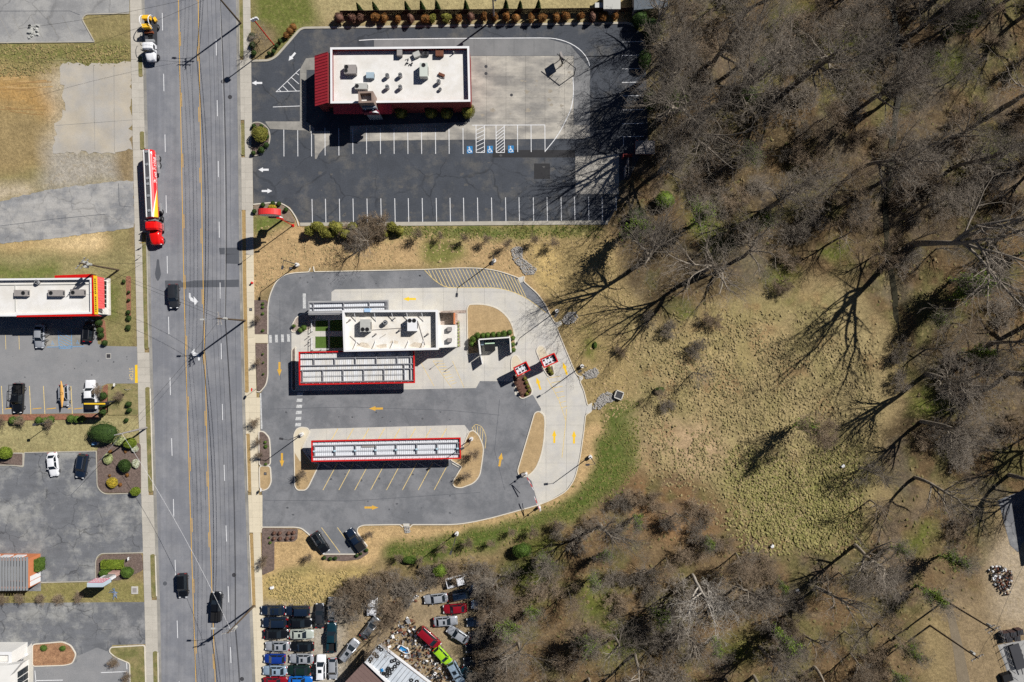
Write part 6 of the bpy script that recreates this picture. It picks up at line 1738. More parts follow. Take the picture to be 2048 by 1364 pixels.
for x, y in ((725, 510), (775, 550), (645, 630), (690, 675), (580, 725), (550, 775), (970, 765), (1020, 750), (1085, 805), (1025, 865), (970, 920), (890, 930), (780, 990), (825, 1000), (930, 990), (880, 1040), (862, 1000), (1330, 1120), (1435, 1145), (905, 900)):
    o = bpy.data.objects.new('tyre', tm); COL.objects.link(o); p = P(680 + x / 9.31, 1240 + y / 9.31, ZS + .1); o.location = (p[0], p[1], ZS + .005)
    tag(o, 'old black tyre lying on the white salvage roof', 'tyre', 'tyres on the salvage roof')
tb = thing('tarp_bundle', 'small crumpled blue tarp bundle among the tyres', 'tarp', (*P(764, 1340, ZS)[:2], ZS)); MB().box((0, 0, 0), (.5, .6, .25), .3, taper=.7).build('bundle', M_BPAINT, tb, origin=(0, 0, 0)); MB().box((.05, .1, .24), (.2, .3, .1), .8, taper=.6).build('fold', M_BPAINT, tb, origin=(0, 0, 0))
# scrap heap
def scrap(name, poly, n, seed, label, smin=.12, smax=.8):
    q = np.random.default_rng(seed); m = MB(); c = 0
    xs = [p[0] for p in poly]; ys = [p[1] for p in poly]
    while c < n:
        x = q.uniform(min(xs), max(xs)); y = q.uniform(min(ys), max(ys))
        if not pip(np.array([x]), np.array([y]), poly)[0]: continue
        c += 1; p = P(x, y, 0); s = q.uniform(smin, smax) * (q.random() ** 1.2 + .3)
        m.box((p[0], p[1], q.uniform(0, .5)), (s, s * q.uniform(.15, .9), q.uniform(.05, .35)), q.uniform(0, 3.1), mi=int(q.integers(0, 7)), taper=q.uniform(.5, 1))
    return tag(m.build(name, [M_RUST, M_DKGREY, M_HVACD, M_WHITE, M_STEEL, M_BLACK, mat('scrap_brown', C(110, 84, 64), var=.3)]), label, 'scrap', kind='stuff')
scrap('scrap_heap', [(790, 1262), (850, 1258), (880, 1300), (905, 1330), (930, 1364), (935, 1420), (880, 1420), (860, 1370), (800, 1310), (776, 1296), (765, 1280)], 700, 5, 'heap of rusty car scrap along the salvage building')
scrap('scrap_heap', [(786, 1180), (830, 1175), (860, 1160), (850, 1185), (815, 1215), (790, 1220)], 120, 6, 'loose scrap pieces under the thicket beside the pale sedan')
scrap('debris_pile', [(1975, 1140), (1990, 1128), (2022, 1140), (2024, 1170), (2012, 1192), (1990, 1170)], 320, 8, 'pile of grey building debris on the dirt yard', .1, .6)
scrap('litter', [(780, 1230), (830, 1230), (830, 1262), (780, 1262)], 60, 9, 'small litter under the leaning tree in the salvage yard')
bt = thing('boat_hull', 'blue and white small boat hull leaning on the salvage shop', 'boat', (*P(808, 1301, .8)[:2], .3), R(-30))
MB().add([(-.9, -.5, .2), (.6, -.5, .2), (1.2, 0, .35), (.6, .5, .2), (-.9, .5, .2), (-.8, -.3, 0), (.4, -.3, 0), (.9, 0, .1), (.4, .3, 0), (-.8, .3, 0)], [(5, 6, 7, 8, 9), (0, 1, 6, 5), (1, 2, 7, 6), (2, 3, 8, 7), (3, 4, 9, 8), (4, 0, 5, 9)]).build('hull', M_BPAINT, bt, origin=(0, 0, 0))
MB().bar((-.9, -.5, .22), (.6, -.5, .22), .12).bar((.6, -.5, .22), (1.2, 0, .37), .12).bar((1.2, 0, .37), (.6, .5, .22), .12).bar((.6, .5, .22), (-.9, .5, .22), .12).build('gunwale', M_WHITE, bt, origin=(0, 0, 0))

# warehouse just past the east edge, pallets and trailer in the gravel yard
wh = thing('warehouse', 'dark metal warehouse at the edge of the gravel yard', 'building', (*P(2190, 1010, 0)[:2], 0))
q = ccw(PL([(2078, 955), (2310, 915), (2330, 1050), (2098, 1090)]))
qi = offset_line(q, .3, True)
for i in range(4): MB().prism([q[i], q[(i + 1) % 4], qi[(i + 1) % 4], qi[i]], 0, 5.6).build('wall', M_HVACD, wh)
MB().prism(offset_line(q, -.3, True), 5.6, 5.8, bottom=True).build('roof', M_HVAC, wh)
for i, (px, py, rz) in enumerate(((2008, 1268, .15), (2022, 1266, .15), (2036, 1262, .15), (2014, 1276, .1), (2030, 1274, .1))):
    pl = thing('pallet_stack', 'stack of dark pallets beside the yard fence', 'pallets', (*P(px, py, .5)[:2], .02), rz, 'pallet stacks in the gravel yard')
    for lv in range(5):
        for k in range(4): MB().box((-.45 + k * .3, 0, lv * .26 + .14), (.2, 1.1, .04)).build('board', M_DKGREY, pl, origin=(0, 0, 0))
        for k in (-.45, .45): MB().box((0, k, lv * .26), (1.1, .12, .14)).build('runner', M_RUST, pl, origin=(0, 0, 0))
tl = thing('trailer', 'flat dark trailer standing on the gravel yard', 'trailer', (*P(2030, 1310, 0)[:2], .02), R(-72))
MB().box((0, 0, .6), (5.0, 2.0, .14)).build('deck', M_DKGREY, tl, origin=(0, 0, 0)); MB().bar((2.5, 0, .6), (3.8, 0, .5), .12).build('tongue', M_DKGREY, tl, origin=(0, 0, 0))
for s in (-1, 1):
    for x in (-.9, .1): big_wheel(tl, x, s * 1.05, r=.34, w=.22)
tpk = thing('pickup_bed_cap', 'dark truck cap lying beside the gravel yard fence', 'truck cap', (*P(2010, 1352, 0)[:2], .02), .3)
MB().box((0, 0, 0), (2.2, 1.7, .8), taper=.86).build('shell', M_BLACK, tpk, origin=(0, 0, 0)); MB().box((0, -.8, .3), (1.4, .05, .3)).build('window', M_GLASS, tpk, origin=(0, 0, 0))
yf = thing('yard_fence', 'wire fence on pale posts along the gravel yard', 'fence', (*P(1995, 1270, 0)[:2], 0))
for k in range(10):
    p = P(1992 + k * 4.6, 1255 + k * 14, 0); MB().box((p[0], p[1], 0), (.1, .1, 1.6)).build('post', M_STEEL, yf)
for zz in (.5, 1.0, 1.5): MB().bar((*P2(1992, 1255), zz), (*P2(2033.4, 1381), zz), .025).build('wire', M_STEEL, yf)
# ------------------------------------------------------------------ poles, lamps, signs, small street things
def lamp_post(px, py, ang, label, h=8.0, arm=1.1, heads=1):
    p = P(px, py, 0)
    t = thing('lamp_post', label, 'lamp post', (p[0], p[1], .02), 0, 'lamp posts of the drive-in')
    k = dict(parent=t, origin=(0, 0, 0))
    MB().cyl((0, 0, 0), .38, .8, 16).build('concrete_base', mat('lamp_base_white', C(232, 230, 226)), **k)
    MB().tube([(0, 0, .8), (0, 0, h)], [.10, .07], 8).build('pole', M_DKGREY, **k)
    for i in range(heads):
        a = R(-ang) + math.pi * i
        ex, ey = math.cos(a) * arm, math.sin(a) * arm
        MB().bar((0, 0, h - .05), (ex, ey, h), .07).build('arm', M_DKGREY, **k)
        MB().box((ex * 1.3, ey * 1.3, h - .08), (.75, .38, .14), a).build('lamp_head', M_DKGREY, **k)
    return t
for px, py, ang, l in ((595.5, 530, 100, 'by the rounded corner of the turf near the street'), (988.7, 522, 95, 'standing over the yellow hatched lane edge'), (1113.5, 622, 120, 'beside the drain chute and rip-rap at the lane bend'), (1163.5, 732, 150, 'near the second rip-rap outfall by the lane'),
                       (1180, 913, 175, 'on the turf outside the two-arrow lane'), (914, 1066, 110, 'on the turf strip south of the exit lane'), (605, 868, 190, 'on the paved island tip beside the crosswalk'), (943, 877, 150, 'on the turf island at the end of the long canopy')):
    lamp_post(px, py, ang, 'dark lamp post ' + l)

def utility_pole(px, py, h, label, arms=((0.5, 1.2, 0.0),), lamp=None, trans=0, m=None, rz=0):
    p = P(px, py, 0)
    t = thing('utility_pole', label, 'utility pole', (p[0], p[1], 0), 0, 'utility poles')
    k = dict(parent=t, origin=(0, 0, 0))
    MB().tube([(0, 0, 0), (0, 0, h)], [.2, .13], 9).build('pole', m or M_WOODP, **k)
    for dz, hl, a in arms:
        ca, sa = math.cos(a), math.sin(a)
        MB().bar((-hl * ca, -hl * sa, h - dz), (hl * ca, hl * sa, h - dz), .12, .14).build('cross_arm', M_HVACD, **k)
        for s in (-1, -.5, .5, 1): MB().cyl((s * hl * ca * .95, s * hl * sa * .95, h - dz + .07), .06, .22, 8).build('insulator', M_HVAC, **k)
    for i in range(trans):
        a = 2.2 * i
        MB().cyl((.45 * math.cos(a), .45 * math.sin(a), h - 2.6), .27, .9, 12).build('transformer', M_HVAC, **k)
    if lamp:
        a, L_ = R(-lamp[0]), lamp[1]
        MB().tube([(0, 0, h - 2.4), (math.cos(a) * L_ * .5, math.sin(a) * L_ * .5, h - 1.9), (math.cos(a) * L_, math.sin(a) * L_, h - 1.8)], .045, 6).build('lamp_arm', M_STEEL, **k)
        MB().box((math.cos(a) * (L_ + .3), math.sin(a) * (L_ + .3), h - 1.9), (.75, .3, .16), a).build('lamp_head', M_HVAC, **k)
    return t, Vector((p[0], p[1], h))
NP = math.pi / 2
u1, T1 = utility_pole(482, 47, 12.5, 'dark utility pole with street lamp next to the restaurant entrance', ((.3, 1.3, .0), (1.3, 1.0, .0), (.6, 1.1, NP)), (185, 3.2), 0)
u2, T2 = utility_pole(490.5, 641, 12.2, 'utility pole with crossed arms and street lamp by the crosswalk bed', ((.3, 1.2, NP), (.9, 1.2, NP + .3), (1.6, 1.0, 0)), (178, 3.4), 1)
u3, T3 = utility_pole(509, 1211, 12.2, 'utility pole with transformer and street lamp by the salvage row', ((.3, 1.2, .25), (1.4, .9, .25)), (180, 3.2), 1)
u4, T4 = utility_pole(294, 855, 9.6, 'pale utility pole next to the large round evergreen shrub', ((.4, .8, .2),), None, 0, M_HVACD)
u5, T5 = utility_pole(237, 540, 11.8, 'utility pole with three transformers behind the diner', ((.4, 1.3, .9), (1.5, 1.1, .9)), None, 3)
u6, T6 = utility_pole(988, 39, 10.0, 'pole with floodlight behind the restaurant hedge', ((.6, .6, 0),), None, 1, M_HVACD)
u7, T7 = utility_pole(1890, 1201, 13.5, 'dark utility pole at the head of the gravel track', ((.4, 1.2, .5), (1.3, 1.0, .5)), None, 1)
u8, T8 = utility_pole(1860, 1251, 13.5, 'dark utility pole inside the brush beside the gravel track', ((.4, 1.2, .5),), None, 1)
def cable(name, label, a, b, sag, r=.022, m=M_WIRE, off=(0, 0, 0)):
    a = Vector(a) + Vector(off); b = Vector(b) + Vector(off)
    pts = [a.lerp(b, t) + Vector((0, 0, -sag * 4 * t * (1 - t))) for t in [i / 14 for i in range(15)]]
    return tag(MB().tube([tuple(p) for p in pts], r, 5).build(name, m), label, 'cable', 'overhead cables')
NT = T1 + (T1 - T2) * .62; ST = T3 + (T3 - T2) * .7
spans = [(NT, T1, 'restaurant entrance and the north'), (T1, T2, 'restaurant entrance and the crosswalk pole'), (T2, T3, 'crosswalk pole and the salvage pole'), (T3, ST, 'salvage pole and the south')]
for a, b, l in spans:
    for dx, dz, r, s, nm in ((-1.1, -.25, .02, .9, 'outer primary wire'), (-.35, -.25, .02, 1.0, 'inner primary wire'), (.35, -.3, .018, 1.0, 'third primary wire'), (.1, -2.8, .05, 1.3, 'thick communication cable'), (-.15, -3.6, .035, 1.4, 'lower communication cable')):
        cable('overhead_cable', '%s strung between the %s' % (nm, l), a, b, s, r, off=(dx, 0, dz))
M_WIREL = mat('bare_wire', (.55, .55, .55), rough=.4)  # pale tone paints the gleam of sunlight into the wire colour
cable('overhead_cable', 'bright bare wire from the crosswalk pole to the restaurant pole', T1, T2, .9, .022, M_WIREL, (1.2, 0, -.25))
cable('overhead_cable', 'service wire crossing the road to the diner transformers', T2, T5, 1.2, .022, off=(0, 0, -.6))
cable('overhead_cable', 'second service wire crossing the road to the diner', T2, T5, 1.6, .02, off=(0, .4, -1.9))
cable('overhead_cable', 'bright service wire crossing the road to the pale pole', T3, T4, 1.4, .025, M_WIREL, (0, 0, -1.2))
cable('overhead_cable', 'dark service wire crossing the road to the pale pole', T2, T4, 1.2, .02, off=(0, 0, -1.0))
cable('overhead_cable', 'dark wire crossing the road at the north lot', T1, (P(30, 52, 7)[0], P(30, 52, 7)[1], 7), 1.0, .022, off=(0, 0, -1.0))
cable('overhead_cable', 'dark wire crossing the road beside the flatbed truck', T1, (P(60, 118, 8)[0], P(60, 118, 8)[1], 8), 1.0, .022, off=(0, 0, -1.6))
cable('overhead_cable', 'wire between the two poles of the gravel track', T7, T8, .4, .022)
cable('overhead_cable', 'wire running on from the gravel track pole to the warehouse', T7, (P(2100, 1060, 8)[0], P(2100, 1060, 8)[1], 7.0), .8, .022)
cable('overhead_cable', 'guy wire from the pale pole over the cracked lot', (T4.x, T4.y, 8.4), (*P2(145, 988), .3), .3, .03, M_WIREL)
cable('overhead_cable', 'guy wire of the diner transformer pole', (T5.x, T5.y, 9.5), (*P2(288, 526), .12), .1, .025)

def post_sign(px, py, label, h=2.4, face='octagon', c=M_RED, rz=0.0, size=.38, name='road_sign', cat='sign'):
    p = P(px, py, 0); t = thing(name, label, cat, (p[0], p[1], .1), rz)
    MB().cyl((0, 0, 0), .035, h, 8).build('post', M_STEEL, t, origin=(0, 0, 0))
    n = {'octagon': 8, 'diamond': 4, 'square': 4}[face]; a0 = math.pi / 8 if n == 8 else (0 if face == 'diamond' else math.pi / 4)
    ring = [(size * math.cos(a0 + 2 * math.pi * k / n), size * math.sin(a0 + 2 * math.pi * k / n)) for k in range(n)]
    mb = MB(); mb.add([(-.03, y, h - .05 + z) for y, z in ring] + [(-.05, y, h - .05 + z) for y, z in ring], [tuple(range(n)), tuple(reversed(range(n, 2 * n)))] + [(k, k + n, (k + 1) % n + n, (k + 1) % n) for k in range(n)])
    mb.build('sign_face', c, t, origin=(0, 0, 0))
    return t
post_sign(513.5, 777.5, 'stop sign on a post at the drive-in exit', 2.6, 'octagon', M_RED, R(180))
post_sign(526, 977, 'small white sign at the lower drive-in exit', 1.2, 'square', M_WHITE, R(180), .45)
post_sign(235, 769, 'small white sign at the diner exit', 1.0, 'square', M_WHITE, 0, .42)
post_sign(263, 1114, 'small white sign in the mulched billboard bed', 1.0, 'square', M_WHITE, 0, .42)
post_sign(503, 511, 'square sign on a post at the new sidewalk', 2.5, 'diamond', M_DKGREY, R(90), .42)
post_sign(292, 488, 'yellow sign in the verge near the tanker truck', 1.6, 'square', M_YBRIGHT, R(100), .5)
post_sign(284, 512, 'small pale sign in the verge below the yellow sign', 1.2, 'square', M_HVAC, R(100), .3)
for i, (x, y, l) in enumerate(((878, 725, 'stall sign post nearest the wide canopy'), (908, 729, 'stall sign post beside the yellow hatching'))): post_sign(x, y, l, 1.9, 'square', M_BPAINT, R(90), .2)
hy = thing('fire_hydrant', 'red fire hydrant at the edge of the new sidewalk', 'hydrant', (*P(505.5, 566, 0)[:2], .1))
MB().cyl((0, 0, 0), .14, .62, 12).cyl((0, 0, .62), .17, .14, 12, r2=.05).build('barrel', M_RED, hy, origin=(0, 0, 0)); MB().cyl((0, 0, 0), .2, .08, 12).build('flange', M_RED, hy, origin=(0, 0, 0))
for s in (-1, 1): MB().tube([(0, s * .12, .45), (0, s * .26, .45)], .07, 8).build('nozzle', M_RED, hy, origin=(0, 0, 0))
for px, py, l in ((502, 619, 'dark utility cover in the new sidewalk by the mulch bed'), (531, 947, 'dark valve cover in the small turf bed'), (582, 537, 'dark cover set in the turf by the street corner lamp')):
    c = thing('utility_cover', l, 'cover', (*P(px, py, 0)[:2], .105)); MB().box((0, 0, 0), (.55, .55, .05)).build('lid', M_DKGREY, c, origin=(0, 0, 0)); MB().torus((0, 0, .05), .12, .02, 10, 4).build('lift_ring', M_STEEL, c, origin=(0, 0, 0))
for px, py, l in ((270, 1180, 'grey square valve box in the grass beside the sidewalk'),):
    c = thing('valve_box', l, 'box', (*P(px, py, 0)[:2], .02)); MB().box((0, 0, 0), (1.3, 1.5, .12)).build('collar', M_CONC, c, origin=(0, 0, 0)); MB().box((0, 0, .12), (.8, .9, .03)).build('lid', M_HVACD, c, origin=(0, 0, 0))
ds = thing('drain_box', 'raised concrete drain box with dark grate in the east lawn', 'drain', (*P(1238, 790, .6)[:2], 0), R(-20))
for a, b in (((-.75, -.75), (.75, -.75)), ((.75, -.6), (.75, .6)), ((.75, .75), (-.75, .75)), ((-.75, .6), (-.75, -.6))): MB().bar((*a, .35), (*b, .35), .2, .7).build('wall', M_CONC, ds, origin=(0, 0, 0))
MB().box((0, 0, .5), (1.32, 1.32, .05)).build('grate', M_DKGREY, ds, origin=(0, 0, 0))
# wheel stops
ws = MB().box((0, 0, 0), (1.75, .16, .14), taper=.92).mesh('wheel_stop', M_CONC)
for k in range(9):
    x, y, a = (655.5 + 31.5 * k, 932.5, -28) if k < 8 else (911, 930.5, -30)
    o = bpy.data.objects.new('wheel_stop', ws); COL.objects.link(o); o.location = (*P2(x, y - k * .4 if k < 8 else y), .022); o.rotation_euler = (0, 0, R(a))
    tag(o, 'grey wheel stop under the long narrow canopy' if k < 8 else 'sunlit white wheel stop beside the turf island', 'wheel stop', 'wheel stops of the angled stalls')
# clearance gates at the lane entrance
for px, py, a, l in ((1052, 946, -35, 'red and white lane gate on the long turf island'), (1078.5, 1013, 78, 'red and white lane gate on the outer turf')):
    g = thing('lane_gate', l, 'gate', (*P(px, py, 0)[:2], .12)); k = dict(parent=g, origin=(0, 0, 0))
    MB().cyl((0, 0, 0), .28, .9, 14).build('base', M_WHITE, **k); MB().tube([(0, 0, .9), (0, 0, 3.4)], .07, 8).build('post', M_WHITE, **k)
    ca, sa = math.cos(R(a - 20)), math.sin(R(a - 20))
    if px > 1060: ca, sa = math.cos(R(112)), math.sin(R(112))
    else: ca, sa = math.cos(R(-62)), math.sin(R(-62))
    for i in range(4): MB().bar((ca * (.2 + i * .7), sa * (.2 + i * .7), 3.1), (ca * (.2 + (i + 1) * .7), sa * (.2 + (i + 1) * .7), 3.1), .09, .14).build('bar_segment', M_WHITE if i % 2 else M_RED, **k)
    MB().tube([(ca * .4, sa * .4, 3.0), (ca * 2.6, sa * 2.6, 2.5)], .05, 6).build('hanging_tube', M_RED, **k)
    MB().cyl((.1, .0, 2.4), .22, .05, 12).build('round_plate', M_HVAC, **k)
pb = thing('pedestal_box', 'dark control box beside the lane gate', 'box', (*P(1046, 947, 0)[:2], .14), .3); MB().box((0, 0, 0), (.6, .5, .9)).build('cabinet', mat('control_brown', (.05, .04, .03)), pb, origin=(0, 0, 0)); MB().box((0, 0, .9), (.68, .58, .05)).build('lid', M_HVACD, pb, origin=(0, 0, 0))
# drive-through menu board at the restaurant
mn = thing('menu_board', 'black drive-through menu board on posts in the concrete yard', 'menu board', (*P(1121, 126, 0)[:2], .05), R(-72)); k = dict(parent=mn, origin=(0, 0, 0))
MB().box((0, 0, 1.3), (1.8, .2, 1.6)).build('panel', M_BLACK, **k)
for x in (-.6, .6): MB().box((x, 0, 0), (.12, .12, 1.3)).build('post', M_BLACK, **k)
MB().box((0, .05, 2.92), (1.9, .4, .08)).build('cap', M_HVACD, **k)
cl_ = thing('clearance_bar', 'black height clearance bar over the drive-through lane', 'clearance bar', (*P(1148, 150, 0)[:2], .05), R(142)); k = dict(parent=cl_, origin=(0, 0, 0))
MB().tube([(0, 0, 0), (0, 0, 3.2)], .09, 8).build('post', M_BLACK, **k); MB().bar((0, 0, 3.15), (4.6, 0, 3.15), .12).build('arm', M_BLACK, **k)
for x in (1.2, 2.4): MB().bar((x, -.7, 2.9), (x + .1, .7, 2.9), .08).build('hanging_bar', M_BLACK, **k)
# pole signs
ov = thing('pole_sign', 'red oval pole sign on two posts above the corner planting bed', 'sign', (*P(566, 439, 0)[:2], 0)); k = dict(parent=ov, origin=(0, 0, 0))
ring = [(2.15 * math.cos(t), 1.25 * math.sin(t)) for t in [2 * math.pi * i / 26 for i in range(26)]]
zc = 7.3
mb = MB(); n = 26
mb.add([(x, -.55, zc + z) for x, z in ring] + [(x, .55, zc + z) for x, z in ring], [tuple(range(n)), tuple(reversed(range(n, 2 * n)))] + [(i, i + n, (i + 1) % n + n, (i + 1) % n) for i in range(n)])
mb.build('oval_cabinet', mat('sign_red', C(232, 62, 60), rough=.5), ov, origin=(0, 0, 0))
MB().add([(x * .9, -.57, zc + z * .85) for x, z in ring], [tuple(range(n))]).build('sign_face', M_WHITE, ov, origin=(0, 0, 0))
MB().tube([(0, 0, 0), (0, 0, 6.1)], .2, 10).build('post', M_RED, **k)
for i in range(3): MB().box((.2 - i * .5, -.1, 4.6 - i * .7), (1.5, .5, .5)).build('lower_panel', mat('sign_purple', C(96, 70, 90)), **k)
MB().box((1.4, -.4, 6.2), (.5, .4, .35)).build('white_bracket', M_WHITE, **k); MB().bar((.6, -.4, 6.2), (1.9, -.7, 5.7), .2).build('white_brace', M_WHITE, **k)
rpole = thing('sign_post', 'thin red post beside the oval sign, without any panel', 'post', (*P(586, 451, 0)[:2], 0)); MB().tube([(0, 0, 0), (0, 0, 7.6)], .09, 8).build('pole', M_RED, rpole, origin=(0, 0, 0)); MB().box((0, 0, 0), (.5, .5, .15)).build('footing', M_RED, rpole, origin=(0, 0, 0))
MB().box((0, 0, 7.6), (.9, .2, .3)).build('bracket', M_RED, rpole, origin=(0, 0, 0))
rs = thing('pole_sign', 'tall thin red sign pole with small white panel by the entrance bed', 'sign', (*P(548, 90, 0)[:2], 0)); k = dict(parent=rs, origin=(0, 0, 0))
MB().tube([(0, 0, 0), (0, 0, 10.2)], .11, 8).build('pole', M_RED, **k)
for i in range(3): MB().box((-.35 + i * .55, 0, 9.6 + .35 * i), (.45, .25, .8)).build('panel', M_WHITE, **k)
bb = thing('billboard_sign', 'brick pylon sign with pink and white letter panels over the clipped hedge', 'sign', (*P(236, 1143, 0)[:2], 0), R(0)); k = dict(parent=bb, origin=(0, 0, 0))
MB().box((0, 0, 0), (1.6, .8, 1.9)).build('brick_base', mat('brick_pinkish', C(196, 160, 148), var=.15, scale=.3), **k)
MB().box((0, 0, 1.9), (1.3, .5, 2.6)).build('pylon', M_HVACD, **k)
MB().box((0, -.02, 2.6), (2.4, .45, 1.3)).build('white_panel', M_WHITE, **k)
M_PINK = mat('sign_pink', C(222, 120, 140), rough=.6)
MB().box((0, 0, 4.6), (3.0, .8, 2.6)).build('cabinet', mat('cabinet_blue_grey', C(196, 210, 220)), **k)
MB().box((0, .42, 4.75), (2.8, .04, 2.3)).build('pink_face', M_PINK, **k)
for i in range(3):
    for j in range(5): MB().box((-1.05 + j * .52, .45, 5.0 + i * .68), (rnd.uniform(.22, .4), .03, .34)).build('letter_block', M_WHITE, **k)
ys = thing('pole_sign', 'thin edge-on sign with yellow top over the white pickup', 'sign', (*P(231, 802, 0)[:2], 0)); k = dict(parent=ys, origin=(0, 0, 0))
MB().tube([(0, 0, 0), (0, 0, 6.0)], .16, 8).build('pole', M_DKGREY, **k)
MB().box((-.0, 0, 5.2), (4.0, .5, 1.3)).build('cabinet', M_BLACK, **k); MB().box((0, .08, 6.5), (4.05, .28, .05)).build('yellow_cap', M_YBRIGHT, **k)
post_sign(262, 778, 'dark round sign on a leaning post by the diner bed', 1.8, 'octagon', M_BLACK, R(60), .32)
gl = thing('garden_lamp', 'thin dark lamp standard in the lawn between the lots', 'lamp', (*P(110, 842, 0)[:2], 0)); MB().tube([(0, 0, 0), (0, 0, 5.6)], .07, 8).build('pole', M_DKGREY, gl, origin=(0, 0, 0)); MB().box((0, 0, 5.6), (.5, .5, .2)).build('lamp_head', M_DKGREY, gl, origin=(0, 0, 0))
mbx = thing('utility_box', 'blue and white meter box by the large round shrub', 'box', (*P(194, 886, 0)[:2], 0)); MB().box((0, 0, 0), (.9, .5, .8)).build('cabinet', M_WHITE, mbx, origin=(0, 0, 0)); MB().box((0, .02, .8), (.95, .55, .06)).build('lid', M_BFADE, mbx, origin=(0, 0, 0))
tr = thing('trash_heap', 'crumpled grey tarp heap on the worn north lot', 'tarp', (*P(68, 62, 0)[:2], .03)); mb = MB()
for i in range(26): mb.box((rnd.uniform(-.9, .9), rnd.uniform(-1.4, 1.4), 0), (rnd.uniform(.3, .9), rnd.uniform(.2, .6), rnd.uniform(.08, .4)), rnd.uniform(0, 3), taper=.6)
mb.build('folds', M_HVAC, tr, origin=(0, 0, 0)); MB().box((-.6, .9, .2), (.5, .2, .3), .5).build('dark_scrap', M_BLACK, tr, origin=(0, 0, 0))
bd = thing('blue_debris', 'tangle of blue grey wire debris in the grass by the pylon sign', 'debris', (*P(231, 1186, 0)[:2], .02)); mb = MB()
for i in range(30):
    a = rnd.uniform(0, 6.28); r_ = rnd.uniform(.2, 1.2); mb.bar((0.3 * math.cos(a * 3), .3 * math.sin(a * 3), .1), (r_ * math.cos(a), r_ * math.sin(a), rnd.uniform(.05, .5)), .05)
mb.build('wires', mat('wire_blue', C(130, 150, 180)), bd, origin=(0, 0, 0)); MB().box((0, -.1, 0), (.5, .4, .25), .4).build('core', M_HVACD, bd, origin=(0, 0, 0))
for px, py, l in ((545, 1174, 'white box lying in the straw grass above the salvage row'), (1684, 931, 'white scrap lying in the green meadow'), (1543, 1091, 'white bag at the lower edge of the green meadow'), (1593, 1180, 'white scrap under bare branches south of the meadow')):
    wb = thing('litter_box', l, 'litter', (*P(px, py, 0)[:2], .15)); MB().box((0, 0, 0), (.7, .5, .4), rnd.random(), taper=.9).build('box', M_WHITE, wb, origin=(0, 0, 0)); MB().box((.1, 0, .4), (.3, .45, .03), .2).build('flap', M_WHITE, wb, origin=(0, 0, 0))
# ------------------------------------------------------------------ vegetation
def seg_mesh(name, segs, n, m):
    """segs: (k, 8) array p0 p1 r0 r1 -> n-sided open tubes"""
    A = np.asarray(segs, float); p0, p1, r0, r1 = A[:, :3], A[:, 3:6], A[:, 6], A[:, 7]
    d = p1 - p0; d /= np.maximum(np.linalg.norm(d, axis=1, keepdims=True), 1e-9)
    up = np.where(np.abs(d[:, 2:3]) < .9, np.array([[0, 0, 1.0]]), np.array([[1.0, 0, 0]]))
    sx = np.cross(d, up); sx /= np.linalg.norm(sx, axis=1, keepdims=True); sy = np.cross(sx, d)
    k = len(A); V = np.zeros((k, 2 * n, 3))
    for i in range(n):
        a = 2 * math.pi * i / n; o = sx * math.cos(a) + sy * math.sin(a)
        V[:, i] = p0 + o * r0[:, None]; V[:, n + i] = p1 + o * r1[:, None]
    base = (np.arange(k) * 2 * n)[:, None]
    F = np.concatenate([np.stack([base[:, 0] + i, base[:, 0] + (i + 1) % n, base[:, 0] + n + (i + 1) % n, base[:, 0] + n + i], 1) for i in range(n)])
    me = np_mesh(name, V.reshape(-1, 3), F, 4); me.materials.append(m)
    return me


def gen_bare(seed, h, r0, limbs=8, spread=1.0, levels=5, trunk_frac=.6, twig=.012, first=.42, kids=(0, 5, 4, 3, 2), lean=.0, up=.10, stems=1, ll=.40, lr=(.45, .68)):
    q = random.Random(seed); segs = [[] for _ in range(levels + 1)]
    NS = (7, 6, 4, 3, 2, 1)
    def rotdir(d, ang):
        ax = d.cross(Vector((q.gauss(0, 1), q.gauss(0, 1), q.gauss(0, 1))))
        if ax.length < 1e-6: ax = Vector((1, 0, 0))
        return (Matrix.Rotation(ang, 3, ax.normalized()) @ d).normalized()
    def branch(p, d, L, r, lv):
        ns = NS[min(lv, 5)]; wander = (.06, .16, .2, .24, .28, .3)[min(lv, 5)]
        for i in range(ns):
            d = (d + Vector((q.gauss(0, wander), q.gauss(0, wander), q.gauss(0, wander * .6) + up * (.5 if lv else 0)))).normalized()
            p1 = p + d * (L / ns); ra = r * (1 - .62 * i / ns); rb = r * (1 - .62 * (i + 1) / ns)
            segs[lv].append((*p, *p1, max(ra, twig), max(rb, twig * .8)))
            p = p1
            u = (i + 1) / ns
            if lv < levels:
                if lv == 0:
                    nk = 0 if u < first else max(1, round(limbs / (ns * (1 - first)) + q.uniform(-.4, .6)))
                else:
                    nk = kids[lv] / ns; nk = int(nk) + (1 if q.random() < nk - int(nk) else 0)
                    if i == ns - 1: nk = max(nk, 2)
                for _ in range(nk):
                    ang = q.uniform(.45, .95) * (spread if lv < 2 else 1.0)
                    cd = rotdir(d, ang)
                    if lv <= 1 and cd.z < .05: cd.z = abs(cd.z) + .1; cd.normalize()
                    cl = (h * ll * q.uniform(.7, 1.15) * (1.15 - .5 * u) if lv == 0 else L * q.uniform(.42, .68) * (1.1 - .3 * u))
                    branch(p, cd, cl, rb * q.uniform(.45, .68) if lv else max(rb, r0 * .45) * q.uniform(*lr), lv + 1)
    for s in range(stems):
        a = q.uniform(0, 6.28); off = .0 if stems == 1 else q.uniform(.05, .35)
        d0 = Vector((lean + q.gauss(0, .05), q.gauss(0, .05), 1)).normalized() if stems == 1 else Vector((math.cos(a) * .55 * spread, math.sin(a) * .55 * spread, 1)).normalized()
        branch(Vector((math.cos(a) * off, math.sin(a) * off, -.3)), d0, h * trunk_frac * (1 if stems == 1 else q.uniform(.6, 1)), r0, 0)
    return segs


